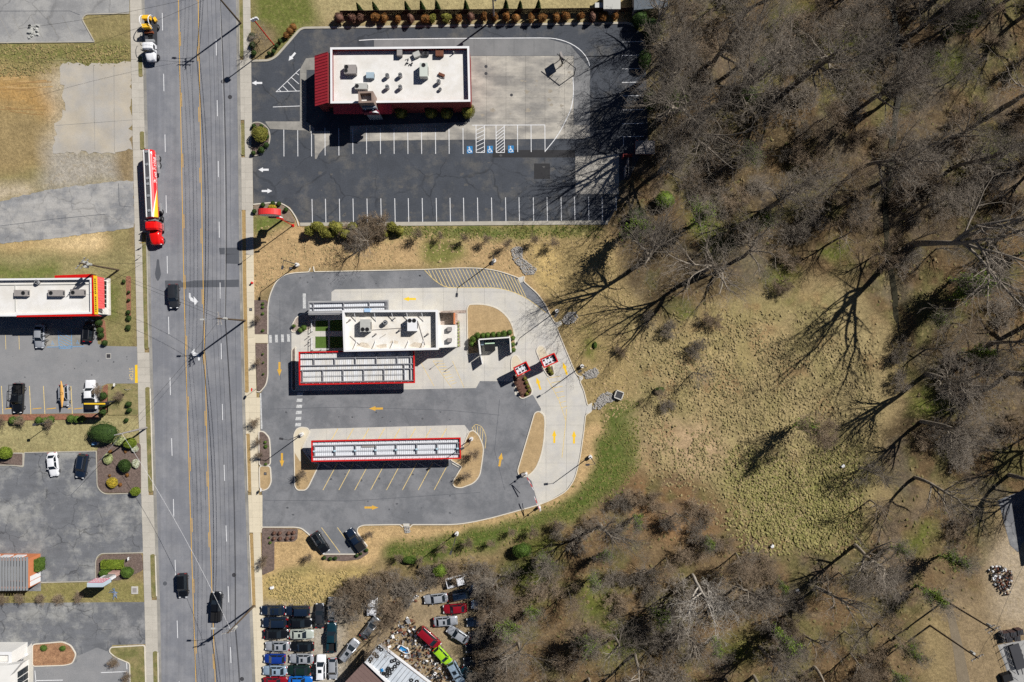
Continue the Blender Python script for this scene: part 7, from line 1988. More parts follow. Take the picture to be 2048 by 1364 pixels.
def leaf_cloud(name, n, radii, size, seed, m, shell=.62, lump=.35, flat=0.0, zlift=None, ground=True):
    q = np.random.default_rng(seed)
    dirs = q.normal(size=(n, 3)); dirs /= np.linalg.norm(dirs, axis=1, keepdims=True)
    k = q.normal(size=(9, 3)); k /= np.linalg.norm(k, axis=1, keepdims=True)
    lob = np.max(dirs @ k.T, axis=1)
    rad = (shell + (1 - shell) * q.random(n) ** .5) * (1 - lump + lump * np.clip(lob, 0, 1) ** 2 * 1.15)
    c = dirs * rad[:, None] * np.array(radii)
    c[:, 2] += radii[2] if zlift is None else zlift
    if ground: c = c[c[:, 2] > .02]; dirs = dirs[:len(c)]
    return quads_mesh(name, c, q, size, m)


def quads_mesh(name, c, q, size, m):
    n = len(c)
    a = q.normal(size=(n, 3)); a[:, 2] *= .6; a /= np.linalg.norm(a, axis=1, keepdims=True)
    b = q.normal(size=(n, 3)); b -= a * (a * b).sum(1, keepdims=True); b /= np.linalg.norm(b, axis=1, keepdims=True)
    s = size * q.uniform(.6, 1.4, (n, 1))
    V = np.stack([c - a * s, c - b * s * .55, c + a * s, c + b * s * .55], 1).reshape(-1, 3)
    F = np.arange(n * 4).reshape(n, 4)
    me = np_mesh(name, V, F, 4); me.materials.append(m)
    return me

def leafmat(name, c, h=None, var=.35, rand=.12): return mat(name, c, rough=.75, var=var, scale=.35, hue=h, rand=rand, spec=.2, detail=3)
B_GREY = mat('bark_grey', C(150, 140, 126), rough=.95, var=.2, scale=.5, rand=.15)
B_TWIG = mat('twig_grey', C(142, 132, 119), rough=.95, var=.18, scale=1.0, rand=.18)
B_TWIGB = mat('twig_brown', C(150, 132, 110), rough=.95, var=.2, scale=1.0, rand=.18)
B_PALE = mat('bark_pale', C(182, 174, 162), rough=.9, var=.12, scale=.6)
G_IVY = leafmat('ivy_leaf', C(124, 144, 54), C(90, 114, 40))
G_DARK = leafmat('leaf_dark_green', C(62, 84, 36), C(46, 66, 28))
G_LIME = leafmat('leaf_lime', C(126, 142, 48), C(104, 124, 40))
G_OLIVE = leafmat('leaf_olive', C(140, 136, 62), C(112, 112, 48))
G_BROWN = leafmat('leaf_rust', C(150, 98, 48), C(112, 84, 46))
G_YEL = leafmat('leaf_yellow', C(204, 178, 60), C(176, 158, 60))
G_PALE = leafmat('leaf_pale', C(186, 192, 140), C(150, 160, 100))
G_WHITE = leafmat('blossom_white', C(224, 226, 210), C(170, 176, 130))
G_MAUVE = leafmat('leaf_mauve', C(128, 96, 80), C(108, 78, 66))
G_MID = leafmat('leaf_mid_green', C(92, 116, 46), C(72, 96, 38))

# shared shapes -------------------------------------------------------
TREES = {}
def tree_variant(key, bark, twigm, ivy=0, **kw):
    s = gen_bare(**kw)
    trunk = seg_mesh('trunk', s[0] + s[1], 6, bark)
    crown = seg_mesh('crown', [x for lv in s[2:] for x in lv], 3, twigm)
    out = [('trunk', trunk), ('crown', crown)]
    if ivy:
        q = np.random.default_rng(kw['seed'] + 900)
        A = np.array(s[0] + s[1]); w = np.linalg.norm(A[:, 3:6] - A[:, :3], axis=1); w = w * (A[:, 6] > .05)
        idx = q.choice(len(A), ivy, p=w / w.sum()); t = q.random((ivy, 1))
        c = A[idx, :3] * (1 - t) + A[idx, 3:6] * t + q.normal(size=(ivy, 3)) * np.array([.5, .5, .4])
        out.append(('ivy', quads_mesh('ivy', c, q, .21, G_IVY)))
    TREES[key] = out
for i in range(5): tree_variant(('tall', i), B_GREY, B_TWIG, seed=40 + i, h=22, r0=.44 + .03 * i, limbs=7 + i % 3, spread=.9 + .1 * (i % 3), kids=(0, 6, 4, 3, 2), twig=.013, levels=5 if i in (3, 4) else 4, lr=(.5, .8), lean=.05 * (i - 2))
for i in range(4): tree_variant(('mid', i), B_GREY, B_TWIGB if i % 2 else B_TWIG, seed=60 + i, h=13, r0=.22, limbs=9, spread=1.05, first=.25, kids=(0, 6, 5, 3, 2), twig=.011, levels=5 if i < 2 else 4, lr=(.45, .7))
for i in range(2): tree_variant(('ivy', i), B_GREY, B_TWIG, ivy=2000, seed=70 + i, h=15, r0=.30, limbs=8, kids=(0, 5, 4, 3, 2))
for i in range(2): tree_variant(('giant', i), B_GREY, B_TWIG, seed=33 + 4 * i, h=30, r0=.72, limbs=6, spread=1.0, first=.62, trunk_frac=.48, kids=(0, 7, 5, 3, 2), twig=.017, levels=4, ll=.62, lr=(.62, .9), lean=.06)
tree_variant(('pale', 0), B_PALE, B_PALE, seed=80, h=21, r0=.42, limbs=9, spread=1.25, kids=(0, 6, 4, 3, 2), twig=.02, levels=4)
for i in range(3): tree_variant(('sapling', i), B_GREY, B_TWIGB, seed=85 + i, h=3.8, r0=.045, limbs=14, spread=.8, levels=4, first=.30, kids=(0, 6, 5, 3, 2), twig=.007)
for i in range(4): tree_variant(('brush', i), B_TWIG if i % 2 else B_TWIGB, B_TWIG if i % 2 else B_TWIGB, seed=90 + i, h=4.2, r0=.05, limbs=6, spread=1.1, levels=4, first=.2, kids=(0, 4, 3, 2, 2), twig=.013, stems=9, trunk_frac=.75)
tree_variant(('thin', 0), B_GREY, B_TWIGB, ivy=700, levels=5, seed=98, h=11, r0=.16, limbs=16, spread=.7, first=.15, kids=(0, 5, 4, 3, 2), twig=.016, trunk_frac=.85)

def plant_tree(kind, i, px, py, h, label, group, cat='tree', name=None, rz=None, wide=1.0):
    base = {'giant': 30, 'tall': 22, 'mid': 13, 'ivy': 15, 'pale': 21, 'sapling': 3.8, 'brush': 4.2, 'thin': 11}[kind]
    p = P(px, py, 0)
    t = thing(name or ('tree' if kind not in ('brush',) else 'brush_thicket'), label, cat, (p[0], p[1], float(zat(px, py))), rnd.uniform(0, 6.28) if rz is None else rz, group)
    s = h / base; t.scale = (s * wide, s * wide, s)
    for nm, me in TREES[(kind, i)]:
        part('stem' if (kind == 'brush' and nm == 'trunk') else 'twigs' if (kind == 'brush' and nm == 'crown') else nm, me, t)
    return t

# individual trees one can find in the photograph
for kind, i, px, py, h, l in (
        ('giant', 0, 1822, 490, 34, 'largest bare tree, throwing a forked shadow over the upper meadow'),
        ('giant', 1, 1322, 238, 26, 'bare tree at the wood edge above the trash shelter'),
        ('tall', 1, 1306, 70, 18, 'bare tree at the lot corner below the dark shed'),
        ('tall', 3, 1326, 126, 21, 'bare tree behind the middle of the side parking lines'), ('tall', 4, 1324, 186, 21, 'bare tree behind the lower side parking lines'), ('giant', 0, 1340, 290, 24, 'forked bare tree rising behind the shelter roof'), ('tall', 4, 1318, 345, 18, 'bare tree between the shelter and the ivy mound'),
        ('mid', 0, 1305, 170, 11, 'low bare tree spreading over the side parking lines'),
        ('mid', 1, 1335, 310, 14, 'bare tree just behind the trash shelter'),
        ('ivy', 0, 1246, 470, 15, 'ivy-covered tree at the lower corner of the restaurant lot'),
        ('giant', 1, 1296, 517, 23, 'bare tree throwing its shadow at the drive lane bend'),
        ('giant', 0, 1410, 540, 23, 'bare tree above the upper left meadow corner'),
        ('tall', 0, 1490, 512, 21, 'bare tree with crooked trunk at the upper meadow edge'),
        ('ivy', 1, 1385, 450, 14, 'ivy-covered tree in the middle of the west wood'),
        ('ivy', 0, 1345, 220, 15, 'ivy-covered tree behind the side parking lines'),
        ('thin', 0, 1592, 848, 11, 'lone slender bare tree standing in the meadow'),
        ('pale', 0, 1385, 1150, 20, 'white-barked bare tree south of the meadow'),
        ('tall', 2, 1710, 1090, 19, 'bare tree with curved trunk below the green meadow'),
        ('tall', 1, 1830, 955, 18, 'bare tree right of the meadow by the stream'),
        ('mid', 2, 742, 482, 9, 'spreading bare tree between yellow-green shrubs below the restaurant lot'),
        ('mid', 3, 760, 1262, 9, 'leaning bare tree over the scrap by the salvage building'),
        ('ivy', 1, 1010, 1235, 12, 'ivy-covered tree beside the salvage yard cars'),
        ('ivy', 0, 1170, 1275, 12, 'ivy-covered tree deep in the south wood'),
        ('ivy', 1, 1545, 1250, 13, 'ivy-covered tree in the south wood below the meadow'),
        ('ivy', 0, 1900, 560, 14, 'ivy-covered tree right of the largest bare tree'),
        ('ivy', 1, 1085, 1105, 9, 'ivy-covered small tree above the lower lawn edge'),
        ('mid', 2, 519, 82, 6, 'small bare tree in the entrance bed of the restaurant'),
        ('mid', 0, 1000, 1150, 11, 'bare tree at the top corner of the salvage yard'),
        ('mid', 1, 1010, 1310, 12, 'bare tree over the shaded black cars'),
        ('mid', 3, 985, 1205, 9, 'bare tree leaning over the light blue sedan'),
        ('mid', 1, 1310, 780, 5, 'low grey bush tree at the left meadow edge'),
        ('mid', 2, 1385, 745, 7, 'dark bare tree in the upper left meadow'),
        ('mid', 0, 1720, 935, 10, 'bare tree at the right meadow edge'),
        ('mid', 3, 1740, 1000, 11, 'bare tree with dark shadow on the green meadow')):
    plant_tree(kind, i, px, py, h, l, 'trees around the meadow')

# the wood itself
taken = [(1838, 545), (1318, 245), (1306, 78), (1246, 470), (1296, 517), (1404, 545), (1478, 520), (1385, 450), (1345, 220), (1385, 1150), (1710, 1090), (1830, 955)]
def fill(polys, n, dmin, seed, avoid=()):
    q = random.Random(seed); out = []; tries = 0
    while len(out) < n and tries < 20000:
        tries += 1
        poly = q.choice(polys); xs = [p[0] for p in poly]; ys = [p[1] for p in poly]
        x = q.uniform(max(min(xs), 940), min(max(xs), 2130)); y = q.uniform(max(min(ys), -60), min(max(ys), 1460))
        if not pip(np.array([x]), np.array([y]), poly)[0]: continue
        if any(pip(np.array([x]), np.array([y]), a)[0] for a in avoid): continue
        if all((x - a) ** 2 + (y - b) ** 2 > dmin * dmin for a, b in taken):
            out.append((x, y)); taken.append((x, y))
    return out
W1 = [(1345, -60), (2150, -60), (2150, 980), (1990, 960), (1850, 930), (1830, 780), (1830, 640), (1720, 520), (1560, 530), (1420, 480), (1340, 420), (1345, 120)]
W2 = [(985, 1460), (1010, 1290), (1010, 1180), (1100, 1100), (1200, 1050), (1290, 990), (1420, 1010), (1500, 1100), (1580, 1130), (1720, 1120), (1850, 1010), (1950, 1040), (1930, 1150), (1840, 1190), (1800, 1260), (1820, 1460)]
AVO = [[(980, 1150), (1000, 1364), (900, 1460), (520, 1460), (520, 1150)]]
MARKS = [(1330, 110, 'wood behind the side parking lines'), (1340, 320, 'wood around the trash shelter'), (1500, 190, 'wood around the dark green bush'), (1480, 440, 'wood around the small bright green bush'), (1640, 80, 'wood at the top of the stream'), (1660, 330, 'wood above the meadow'), (1790, 240, 'wood along the glinting stream'), (1940, 120, 'upper wood beyond the stream'), (1960, 400, 'wood beyond the largest bare tree'), (1900, 720, 'wood right of the meadow'), (1940, 930, 'wood by the warehouse pad'), (1080, 1150, 'wood beside the lower lawn'), (1100, 1320, 'wood beside the shaded salvage cars'), (1290, 1060, 'wood below the drive-in lawn tip'), (1390, 1170, 'wood around the white-barked tree'), (1560, 1290, 'wood below the curved-trunk tree'), (1780, 1130, 'wood between meadow and gravel track'), (1780, 1330, 'wood beside the gravel track')]
def region(x, y): return min(MARKS, key=lambda m_: (m_[0] - x) ** 2 + (m_[1] - y) ** 2)[2]
for j, (x, y) in enumerate(fill([W1, W1, W1, W2], 88, 46, 3, AVO)):
    k = rnd.choice(('tall', 'tall', 'tall', 'giant', 'mid', 'mid'))
    hh = rnd.uniform(17, 26) if k in ('tall', 'giant') else rnd.uniform(8, 14)
    if y > 990: hh *= .75
    plant_tree(k, rnd.randrange({'tall': 5, 'giant': 2, 'mid': 4}[k]), x, y, hh, ('tall bare grey tree in the ' if k == 'tall' else 'massive forked bare tree in the ' if k == 'giant' else 'slender bare tree in the ') + region(x, y), 'bare trees of the wood')
for j, (x, y) in enumerate(fill([W1, W2, W2], 34, 48, 13, AVO)):
    plant_tree('ivy', j % 2, x, y, rnd.uniform(6, 11), 'green ivy-clad tree in the ' + region(x, y), 'ivy trees of the wood')
EDGE = [(1240, 452), (1300, 300), (1340, 440), (1330, 560), (1260, 500)]
B3 = [(760, 1140), (900, 1128), (990, 1130), (960, 1148), (800, 1172), (700, 1180), (690, 1205), (640, 1200), (700, 1160)]
for j, (x, y) in enumerate(fill([W1, W1, W2], 120, 32, 5, AVO)):
    plant_tree('brush', rnd.randrange(4), x, y, rnd.uniform(2.2, 4.2), ('brown' if j % 2 else 'grey') + ' leafless thicket in the ' + region(x, y), 'thickets of the wood', 'thicket', wide=rnd.uniform(1.3, 2.1))
for x, y, h in ((700, 1188, 4.5), (725, 1178, 4.0), (745, 1165, 3.5), (770, 1160, 3.5), (800, 1158, 3.2), (830, 1160, 3), (855, 1150, 3), (885, 1140, 3), (915, 1140, 3), (690, 1205, 3.5), (790, 1205, 3.5), (808, 1190, 3), (712, 1205, 4), (760, 1185, 4), (775, 1225, 3.5), (940, 1135, 3.2), (965, 1145, 3.2)):
    plant_tree('brush', rnd.randrange(4), x, y, h, 'leafless thicket between the lower lawn and the salvage cars', 'thickets above the salvage yard', 'thicket', wide=1.3)
for x, y, h in ((978, 1178, 4), (980, 1215, 4.5), (978, 1250, 4.5), (980, 1285, 4.5), (976, 1320, 4.5), (972, 1352, 4.5), (990, 1235, 4.5), (992, 1300, 4.5), (995, 1195, 4.5), (960, 1148, 3.5)):
    plant_tree('brush', rnd.randrange(4), x, y, h, 'leafless thicket leaning over the shaded salvage cars', 'thickets beside the salvage cars', 'thicket', wide=1.25)
for x, y, h in ((1395, 700, 3), (1335, 815, 2.2), (1240, 700, 2), (1420, 640, 3), (1340, 660, 2.6), (1300, 640, 2.5), (1560, 570, 3), (1790, 700, 3.5), (1800, 760, 3), (1270, 990, 3), (1310, 1000, 3), (1240, 1010, 3), (1340, 1040, 3), (1400, 1060, 3.5), (1440, 1080, 3.5), (1490, 1110, 3), (1120, 1060, 2.5), (1180, 1040, 2.6)):
    plant_tree('brush', rnd.randrange(4), x, y, h, 'leafless bush scattered along the edge of the meadow', 'bushes of the meadow edge', 'bush', wide=1.2)
# saplings
for n_, pts, l in (('n', ((838, 475), (881, 472), (931, 476), (976, 478), (1016, 487), (1066, 481), (1104, 486)), 'staked bare sapling on the turf between restaurant lot and drive-in'),
                   ('s', ((798, 1111), (843, 1113), (888, 1092), (937, 1083), (985, 1081), (1022, 1059), (1063, 1055), (1109, 1042)), 'bare sapling in the curved lawn south of the drive-in'),
                   ('i', ((947, 906), (937, 946), (614, 944), (621, 1111), (740, 1064)), 'bare sapling planted in the drive-in turf')):
    for j, (x, y) in enumerate(pts): plant_tree('sapling', j % 3, x, y, rnd.uniform(3.0, 4.2), l, 'saplings ' + n_, 'sapling')
for j, (x, y) in enumerate(((18, 1192), (52, 1193), (93, 1192), (130, 1193), (167, 1192))): plant_tree('sapling', j % 3, x, y, 2.4, 'leafless brown bush on the grass strip below the brick building', 'bushes below the brick building', 'bush', 'bush', wide=1.7)
for j, (x, y) in enumerate(((50, 843), (10, 846), (110, 846), (245, 795), (262, 1352), (235, 1316), (515, 840), (205, 776))): plant_tree('sapling', j % 3, x, y, 2.6, 'leafless twiggy bush in the planted strips west of the road' if x < 400 else 'leafless twiggy sapling in the drive-in bed', 'twiggy bushes', 'bush', 'bush', wide=1.5)
for j, (x, y) in enumerate(((521, 640), (522, 720), (524, 905), (520, 880), (536, 1110), (530, 1125))): plant_tree('sapling', j % 3, x, y, 2.8, 'bare young street tree in the mulch beside the new sidewalk', 'street saplings', 'sapling')

# evergreen shrubs --------------------------------------------------
SHRUB = {}
def shrub_mesh(key, m, radii, n, size, seed, **kw):
    SHRUB[key] = (leaf_cloud('foliage', n, radii, size, seed, m, **kw), m)
def shrub(px, py, rx, ry, h, m, label, group=None, name='shrub', cat='shrub', n=None, size=.085, shell=.72, lump=.22, box=False, z=.1, stem=True, rz=0):
    """rounded shrub: leaves on a lumpy body over short stems"""
    key = (m.name, round(rx), round(ry), round(h, 1), box)
    p = P(px, py, h * .5); t = thing(name, label, cat, (p[0], p[1], z), rz, group)
    a, b = rx * S, ry * S
    if key not in SHRUB:
        area = a * b * 3 + h * (a + b) * 3
        cnt = n or int(min(2600, max(160, area * 190)))
        if box:
            q = np.random.default_rng(len(SHRUB)); c = q.uniform(-1, 1, (cnt, 3)); f = q.integers(0, 5, cnt)
            for i_ in range(cnt):
                if f[i_] < 2 or f[i_] == 4: c[i_, 2] = 1 - abs(q.normal()) * .06
                elif f[i_] == 2: c[i_, 0] = np.sign(c[i_, 0]) * (1 - abs(q.normal()) * .05)
                else: c[i_, 1] = np.sign(c[i_, 1]) * (1 - abs(q.normal()) * .05)
            c = c * np.array([a, b, h / 2]) + np.array([0, 0, h / 2])
            SHRUB[key] = quads_mesh('foliage', c, q, size, m)
        else:
            SHRUB[key] = leaf_cloud('foliage', cnt, (a, b, h / 2), size, len(SHRUB) + 7, m, shell, lump)
        core = MB()
        cs = .80
        vs = []; nn_, mm_ = 10, 6
        for i_ in range(mm_ + 1):
            ph = math.pi * i_ / mm_
            for k_ in range(nn_):
                th = 2 * math.pi * k_ / nn_
                if box: vs.append((a * .9 * max(-1, min(1, 1.4 * math.cos(th))) * (1 if 0 < i_ < mm_ else 0), b * .9 * max(-1, min(1, 1.4 * math.sin(th))) * (1 if 0 < i_ < mm_ else 0), h / 2 + h / 2 * .9 * max(-1, min(1, 1.5 * math.cos(ph)))))
                else: vs.append((a * cs * math.sin(ph) * math.cos(th) * (1 + .1 * math.sin(3 * th)), b * cs * math.sin(ph) * math.sin(th), h / 2 + h / 2 * cs * math.cos(ph)))
        core.add(vs, [(i_ * nn_ + k_, (i_ + 1) * nn_ + k_, (i_ + 1) * nn_ + (k_ + 1) % nn_, i_ * nn_ + (k_ + 1) % nn_) for i_ in range(mm_) for k_ in range(nn_)])
        SHRUB[(key, 'core')] = core.mesh('inner_growth', m, smooth=True)
    part('foliage', SHRUB[key], t); part('inner_growth', SHRUB[(key, 'core')], t)
    return t
for x, y, r, l in ((802, 226, 12, 'nearest the tower'), (862, 226, 12, 'third from the corner wall'), (893, 227, 12, 'second from the corner wall'), (935, 222, 15, 'at the building corner')):
    shrub(x, y, r, r, 2.8, G_OLIVE, 'yellow-green shrub under the restaurant wall, ' + l, 'shrubs along the restaurant wall', lump=.35)
x = 677
while x < 1260:
    if x < 1140 or rnd.random() < .6:
        shrub(x + rnd.uniform(-5, 5), 37 - (x - 677) * .006 + rnd.uniform(-2.5, 2), 7 + int(rnd.random() * 6), 8 + int(rnd.random() * 3), round(rnd.uniform(1.6, 2.2), 1), rnd.choice((G_BROWN, G_BROWN, G_OLIVE, G_MAUVE)), 'rust and olive hedge shrub in front of the board fence', 'hedge shrubs before the board fence', lump=.6, shell=.35)
    x += 24
for x, y in ((722, 16), (753, 14), (816, 13), (846, 12), (876, 11), (933, 11), (1012, 10), (1040, 12), (1076, 10)):
    p = P(x, y + 9, 0); t = thing('conifer', 'narrow dark conifer behind the board fence', 'conifer', (p[0], p[1], 0), rnd.uniform(0, 6), 'conifer row behind the fence')
    if 'con' not in TREES:
        q = np.random.default_rng(4); n = 1500; hh = q.random(n) ** 1.3; rr = .62 * (1 - hh) ** .7 * (.75 + .25 * q.random(n)); a = q.uniform(0, 6.28, n)
        TREES['con'] = quads_mesh('crown', np.stack([rr * np.cos(a), rr * np.sin(a), .15 + hh * 3.6], 1), q, .09, G_DARK); TREES['cont'] = MB().tube([(0, 0, 0), (0, 0, 3.4)], [.4, .03], 8).mesh('trunk', G_DARK)
    part('crown', TREES['con'], t); part('trunk', TREES['cont'], t)
SMALL = [  # px, py, rx, ry, h, material, label
    (520, 268, 16, 17, 2.6, G_OLIVE, 'large round olive shrub in the entrance island'), (208, 866, 34, 24, 3.2, G_DARK, 'huge round dark evergreen beside the pale utility pole'),
    (260, 886, 13, 11, 1.9, G_LIME, 'lime green round shrub under the pale utility pole'), (250, 931, 13, 13, 2.0, G_DARK, 'round dark green shrub in the mulched corner bed'), (225, 965, 11, 11, 1.2, G_YEL, 'round yellow shrub in the mulched corner bed'),
    (271, 982, 10, 9, 1.6, G_LIME, 'lime round shrub at the bed corner by the sidewalk'), (217, 917, 10, 11, 1.0, G_PALE, 'pale green spreading shrub in the mulched corner bed'), (240, 882, 13, 9, 1.0, G_PALE, 'pale blue-green shrub beside the huge evergreen'),
    (270, 897, 8, 7, .8, G_WHITE, 'upper white blossoming shrub beside the sidewalk'), (272, 927, 8, 9, .9, G_WHITE, 'lower white blossoming shrub beside the dark round shrub'), (11, 906, 14, 13, 1.9, G_LIME, 'lime round shrub at the end of the cracked lot bed'),
    (212, 1146, 13, 9, 1.5, G_MID, 'clipped green ball on the brick building side of the pylon sign'), (255, 1144, 13, 11, 1.5, G_MID, 'clipped green ball on the sidewalk side of the pylon sign'),
    (545, 414, 9, 5, .9, G_YEL, 'bright yellow shrub beside the oval sign'),
    (1045, 1100, 20, 16, 3.0, G_MID, 'green leafy bush at the lower lawn edge'), (880, 1140, 15, 14, 2.6, G_IVY, 'bright green leafy bush above the white wreck'), (1478, 452, 8, 6, 1.5, G_LIME, 'small bright green bush in the west wood'), (1495, 190, 20, 18, 3.0, G_MID, 'dark green bush in the middle of the north wood'), (1525, 130, 14, 16, 2.6, G_MID, 'green bush near the top of the wood'), (1600, 70, 8, 14, 1.2, G_LIME, 'narrow bright green patch bush in the north wood'), (820, 1120, 16, 8, 1.2, G_MID, 'low green bush on the lower lawn edge'),
    (1305, 60, 20, 26, 4.0, G_DARK, 'dark evergreen bush beside the dark shed'), (1280, 40, 16, 18, 3.4, G_DARK, 'dark evergreen bush at the end of the board fence'), (1290, 120, 14, 20, 2.6, G_DARK, 'dark evergreen undergrowth along the side parking lines'), (1300, 200, 14, 22, 2.4, G_IVY, 'ivy undergrowth beside the side parking lines'), (1330, 400, 20, 18, 3.0, G_IVY, 'ivy mound below the trash shelter'), (1275, 430, 18, 16, 3.0, G_DARK, 'dark evergreen mound at the lot corner'), (1320, 780, 10, 7, .9, G_MID, 'low green clump at the left meadow edge'), (1190, 690, 4, 7, .4, G_MID, 'small green weed clump in the turf')]
for x, y, rx, ry, h, m, l in SMALL: shrub(x, y, rx, ry, h, m, l, None, lump=.3 if rx > 14 else .15)
shrub(78, 1128, 8, 12, 1.8, G_MID, 'clipped square shrub against the orange brick wall', box=True)
shrub(226, 1128, 21, 8, 1.1, G_LIME, 'clipped low hedge block in front of the pylon sign', box=True, name='hedge', cat='hedge')
for x, y, r, h in ((620, 462, 12, 2.4), (636, 453, 15, 3.0), (655, 466, 15, 2.6), (672, 455, 16, 3.2), (692, 466, 13, 2.4), (706, 454, 11, 2.6), (784, 454, 12, 2.4), (799, 461, 11, 2.0), (770, 466, 9, 1.8)):
    shrub(x, y, r, r * .85, h, G_OLIVE, 'ragged yellow-green shrub in the mass below the restaurant kerb', 'ragged shrub mass below the restaurant', lump=.6, shell=.35, size=.11)
for x, y in ((722, 462), (738, 452), (752, 462), (765, 452), (700, 472), (730, 475)): plant_tree('brush', rnd.randrange(4), x, y, 3.2, 'bare grey twigs among the yellow-green shrub mass', 'bare twigs of the shrub mass', 'bush', 'bush', wide=1.2)
GR = [('round shrub edging the entrance island', 'edging shrubs of the entrance island', 1.0, G_DARK, ((508, 252, 5), (523, 252, 4), (531, 261, 6), (533, 273, 6), (533, 290, 6), (523, 300, 7), (507, 306, 5))),
      ('clipped dark ball shrub in the oval sign bed', 'ball shrubs of the oval sign bed', .9, G_DARK, ((526, 410, 5), (546, 407, 5), (558, 408, 5), (572, 420, 5), (509, 423, 5))),
      ('dark round shrub in the entrance corner bed', 'shrubs of the entrance corner bed', 1.0, G_DARK, ((504, 72, 7), (505, 90, 7), (508, 106, 6), (560, 82, 5), (553, 92, 5), (547, 103, 5), (538, 107, 4))),
      ('rust coloured shrub on the kerb of the entrance corner bed', 'rust shrubs of the entrance corner bed', 1.1, G_BROWN, ((587, 54, 8), (580, 62, 8), (573, 71, 7))),
      ('round green shrub beside the diner wall', 'shrubs by the diner wall', 1.2, G_DARK, ((199, 645, 7), (201, 660, 7), (203, 670, 6), (210, 685, 6))),
      ('round green shrub beside the white pickup', 'shrubs by the white pickup', 1.3, G_DARK, ((207, 791, 8), (208, 810, 7), (207, 824, 7), (258, 808, 6), (259, 820, 5))),
      ('small clipped shrub along the diner sidewalk', 'sidewalk shrubs of the diner', .7, G_DARK, ((248, 563, 4), (258, 584, 3), (258, 600, 3), (257, 624, 5), (258, 636, 6), (257, 655, 6), (253, 840, 5))),
      ('clipped hedge segment in the red mulch below the diner lot', 'hedge segments below the diner lot', 1.3, G_MID, ((26, 840, 8), (38, 840, 8), (78, 840, 7), (90, 841, 7), (102, 839, 8), (142, 837, 8), (154, 838, 7), (165, 837, 7))),
      ('rust tufted plant in the mulched corner bed', 'rust tufts of the corner bed', .5, G_BROWN, ((221, 903, 4), (252, 903, 3), (220, 951, 3), (255, 950, 4), (241, 969, 4))),
      ('leafy hedge shrub around the dumpster enclosure', 'hedge around the enclosure', 1.7, G_MID, ((944, 688, 6), (946, 678, 7), (955, 671, 7), (966, 671, 6), (975, 670, 6), (986, 669, 6), (997, 669, 6), (1008, 667, 7), (1019, 665, 6), (1026, 676, 5), (1026, 689, 5), (1027, 700, 5))),
      ('small green shrub in the gravel bed of the patio', 'shrubs of the patio bed', .9, G_MID, ((601, 660, 6), (608, 655, 6), (588, 652, 4))),
      ('small round shrub in the island of straw mulch', 'shrubs of the straw island', .8, G_MID, ((88, 1296, 7), (126, 1296, 6))),
      ('brown dormant ball shrub in the mulch corner of the drive-in', 'dormant balls of the drive-in corner', .7, G_MAUVE, ((549, 1066, 4), (560, 1066, 4), (578, 1066, 4), (588, 1065, 4), (549, 1077, 4), (561, 1077, 4), (575, 1077, 4), (586, 1076, 4))),
      ('tiny green shrub in the mulch beds beside the new sidewalk', 'tiny shrubs beside the new sidewalk', .5, G_MID, ((526, 607, 3), (526, 614, 3), (526, 627, 3), (526, 661, 3), (526, 708, 2), (527, 725, 2), (527, 748, 2), (531, 884, 3), (532, 893, 4), (532, 928, 3), (539, 1075, 2), (541, 1085, 3))),
      ('small shrub in the mulch behind the parked crossovers', 'shrubs behind the parked crossovers', .6, G_DARK, ((649, 1115, 4), (661, 1117, 4), (671, 1116, 4), (714, 1111, 4), (722, 1107, 3), (733, 1100, 4))),
      ('golden grass clump in the order canopy island', 'grass clumps of the order island', .6, G_OLIVE, ((1050, 757, 4), (1053, 765, 4), (1056, 773, 4), (1059, 781, 4), (1054, 788, 4), (1100, 742, 5), (1104, 747, 4), (1098, 735, 4))),
      ('dark red shrub in the order canopy island', 'red shrubs of the order island', .8, G_MAUVE, ((1033, 766, 5), (1038, 776, 5), (1043, 786, 5), (1035, 758, 4))),
      ('small tuft in the gravel strip beside the annex', 'tufts beside the annex', .4, G_PALE, tuple((917, 645 + 6.5 * k, 2.4) for k in range(8)))]
for l, g, h, m, pts in GR:
    for x, y, r in pts: shrub(x, y, r, r, h, m, l, g, n=max(90, int(r * r * 9)), size=.075)

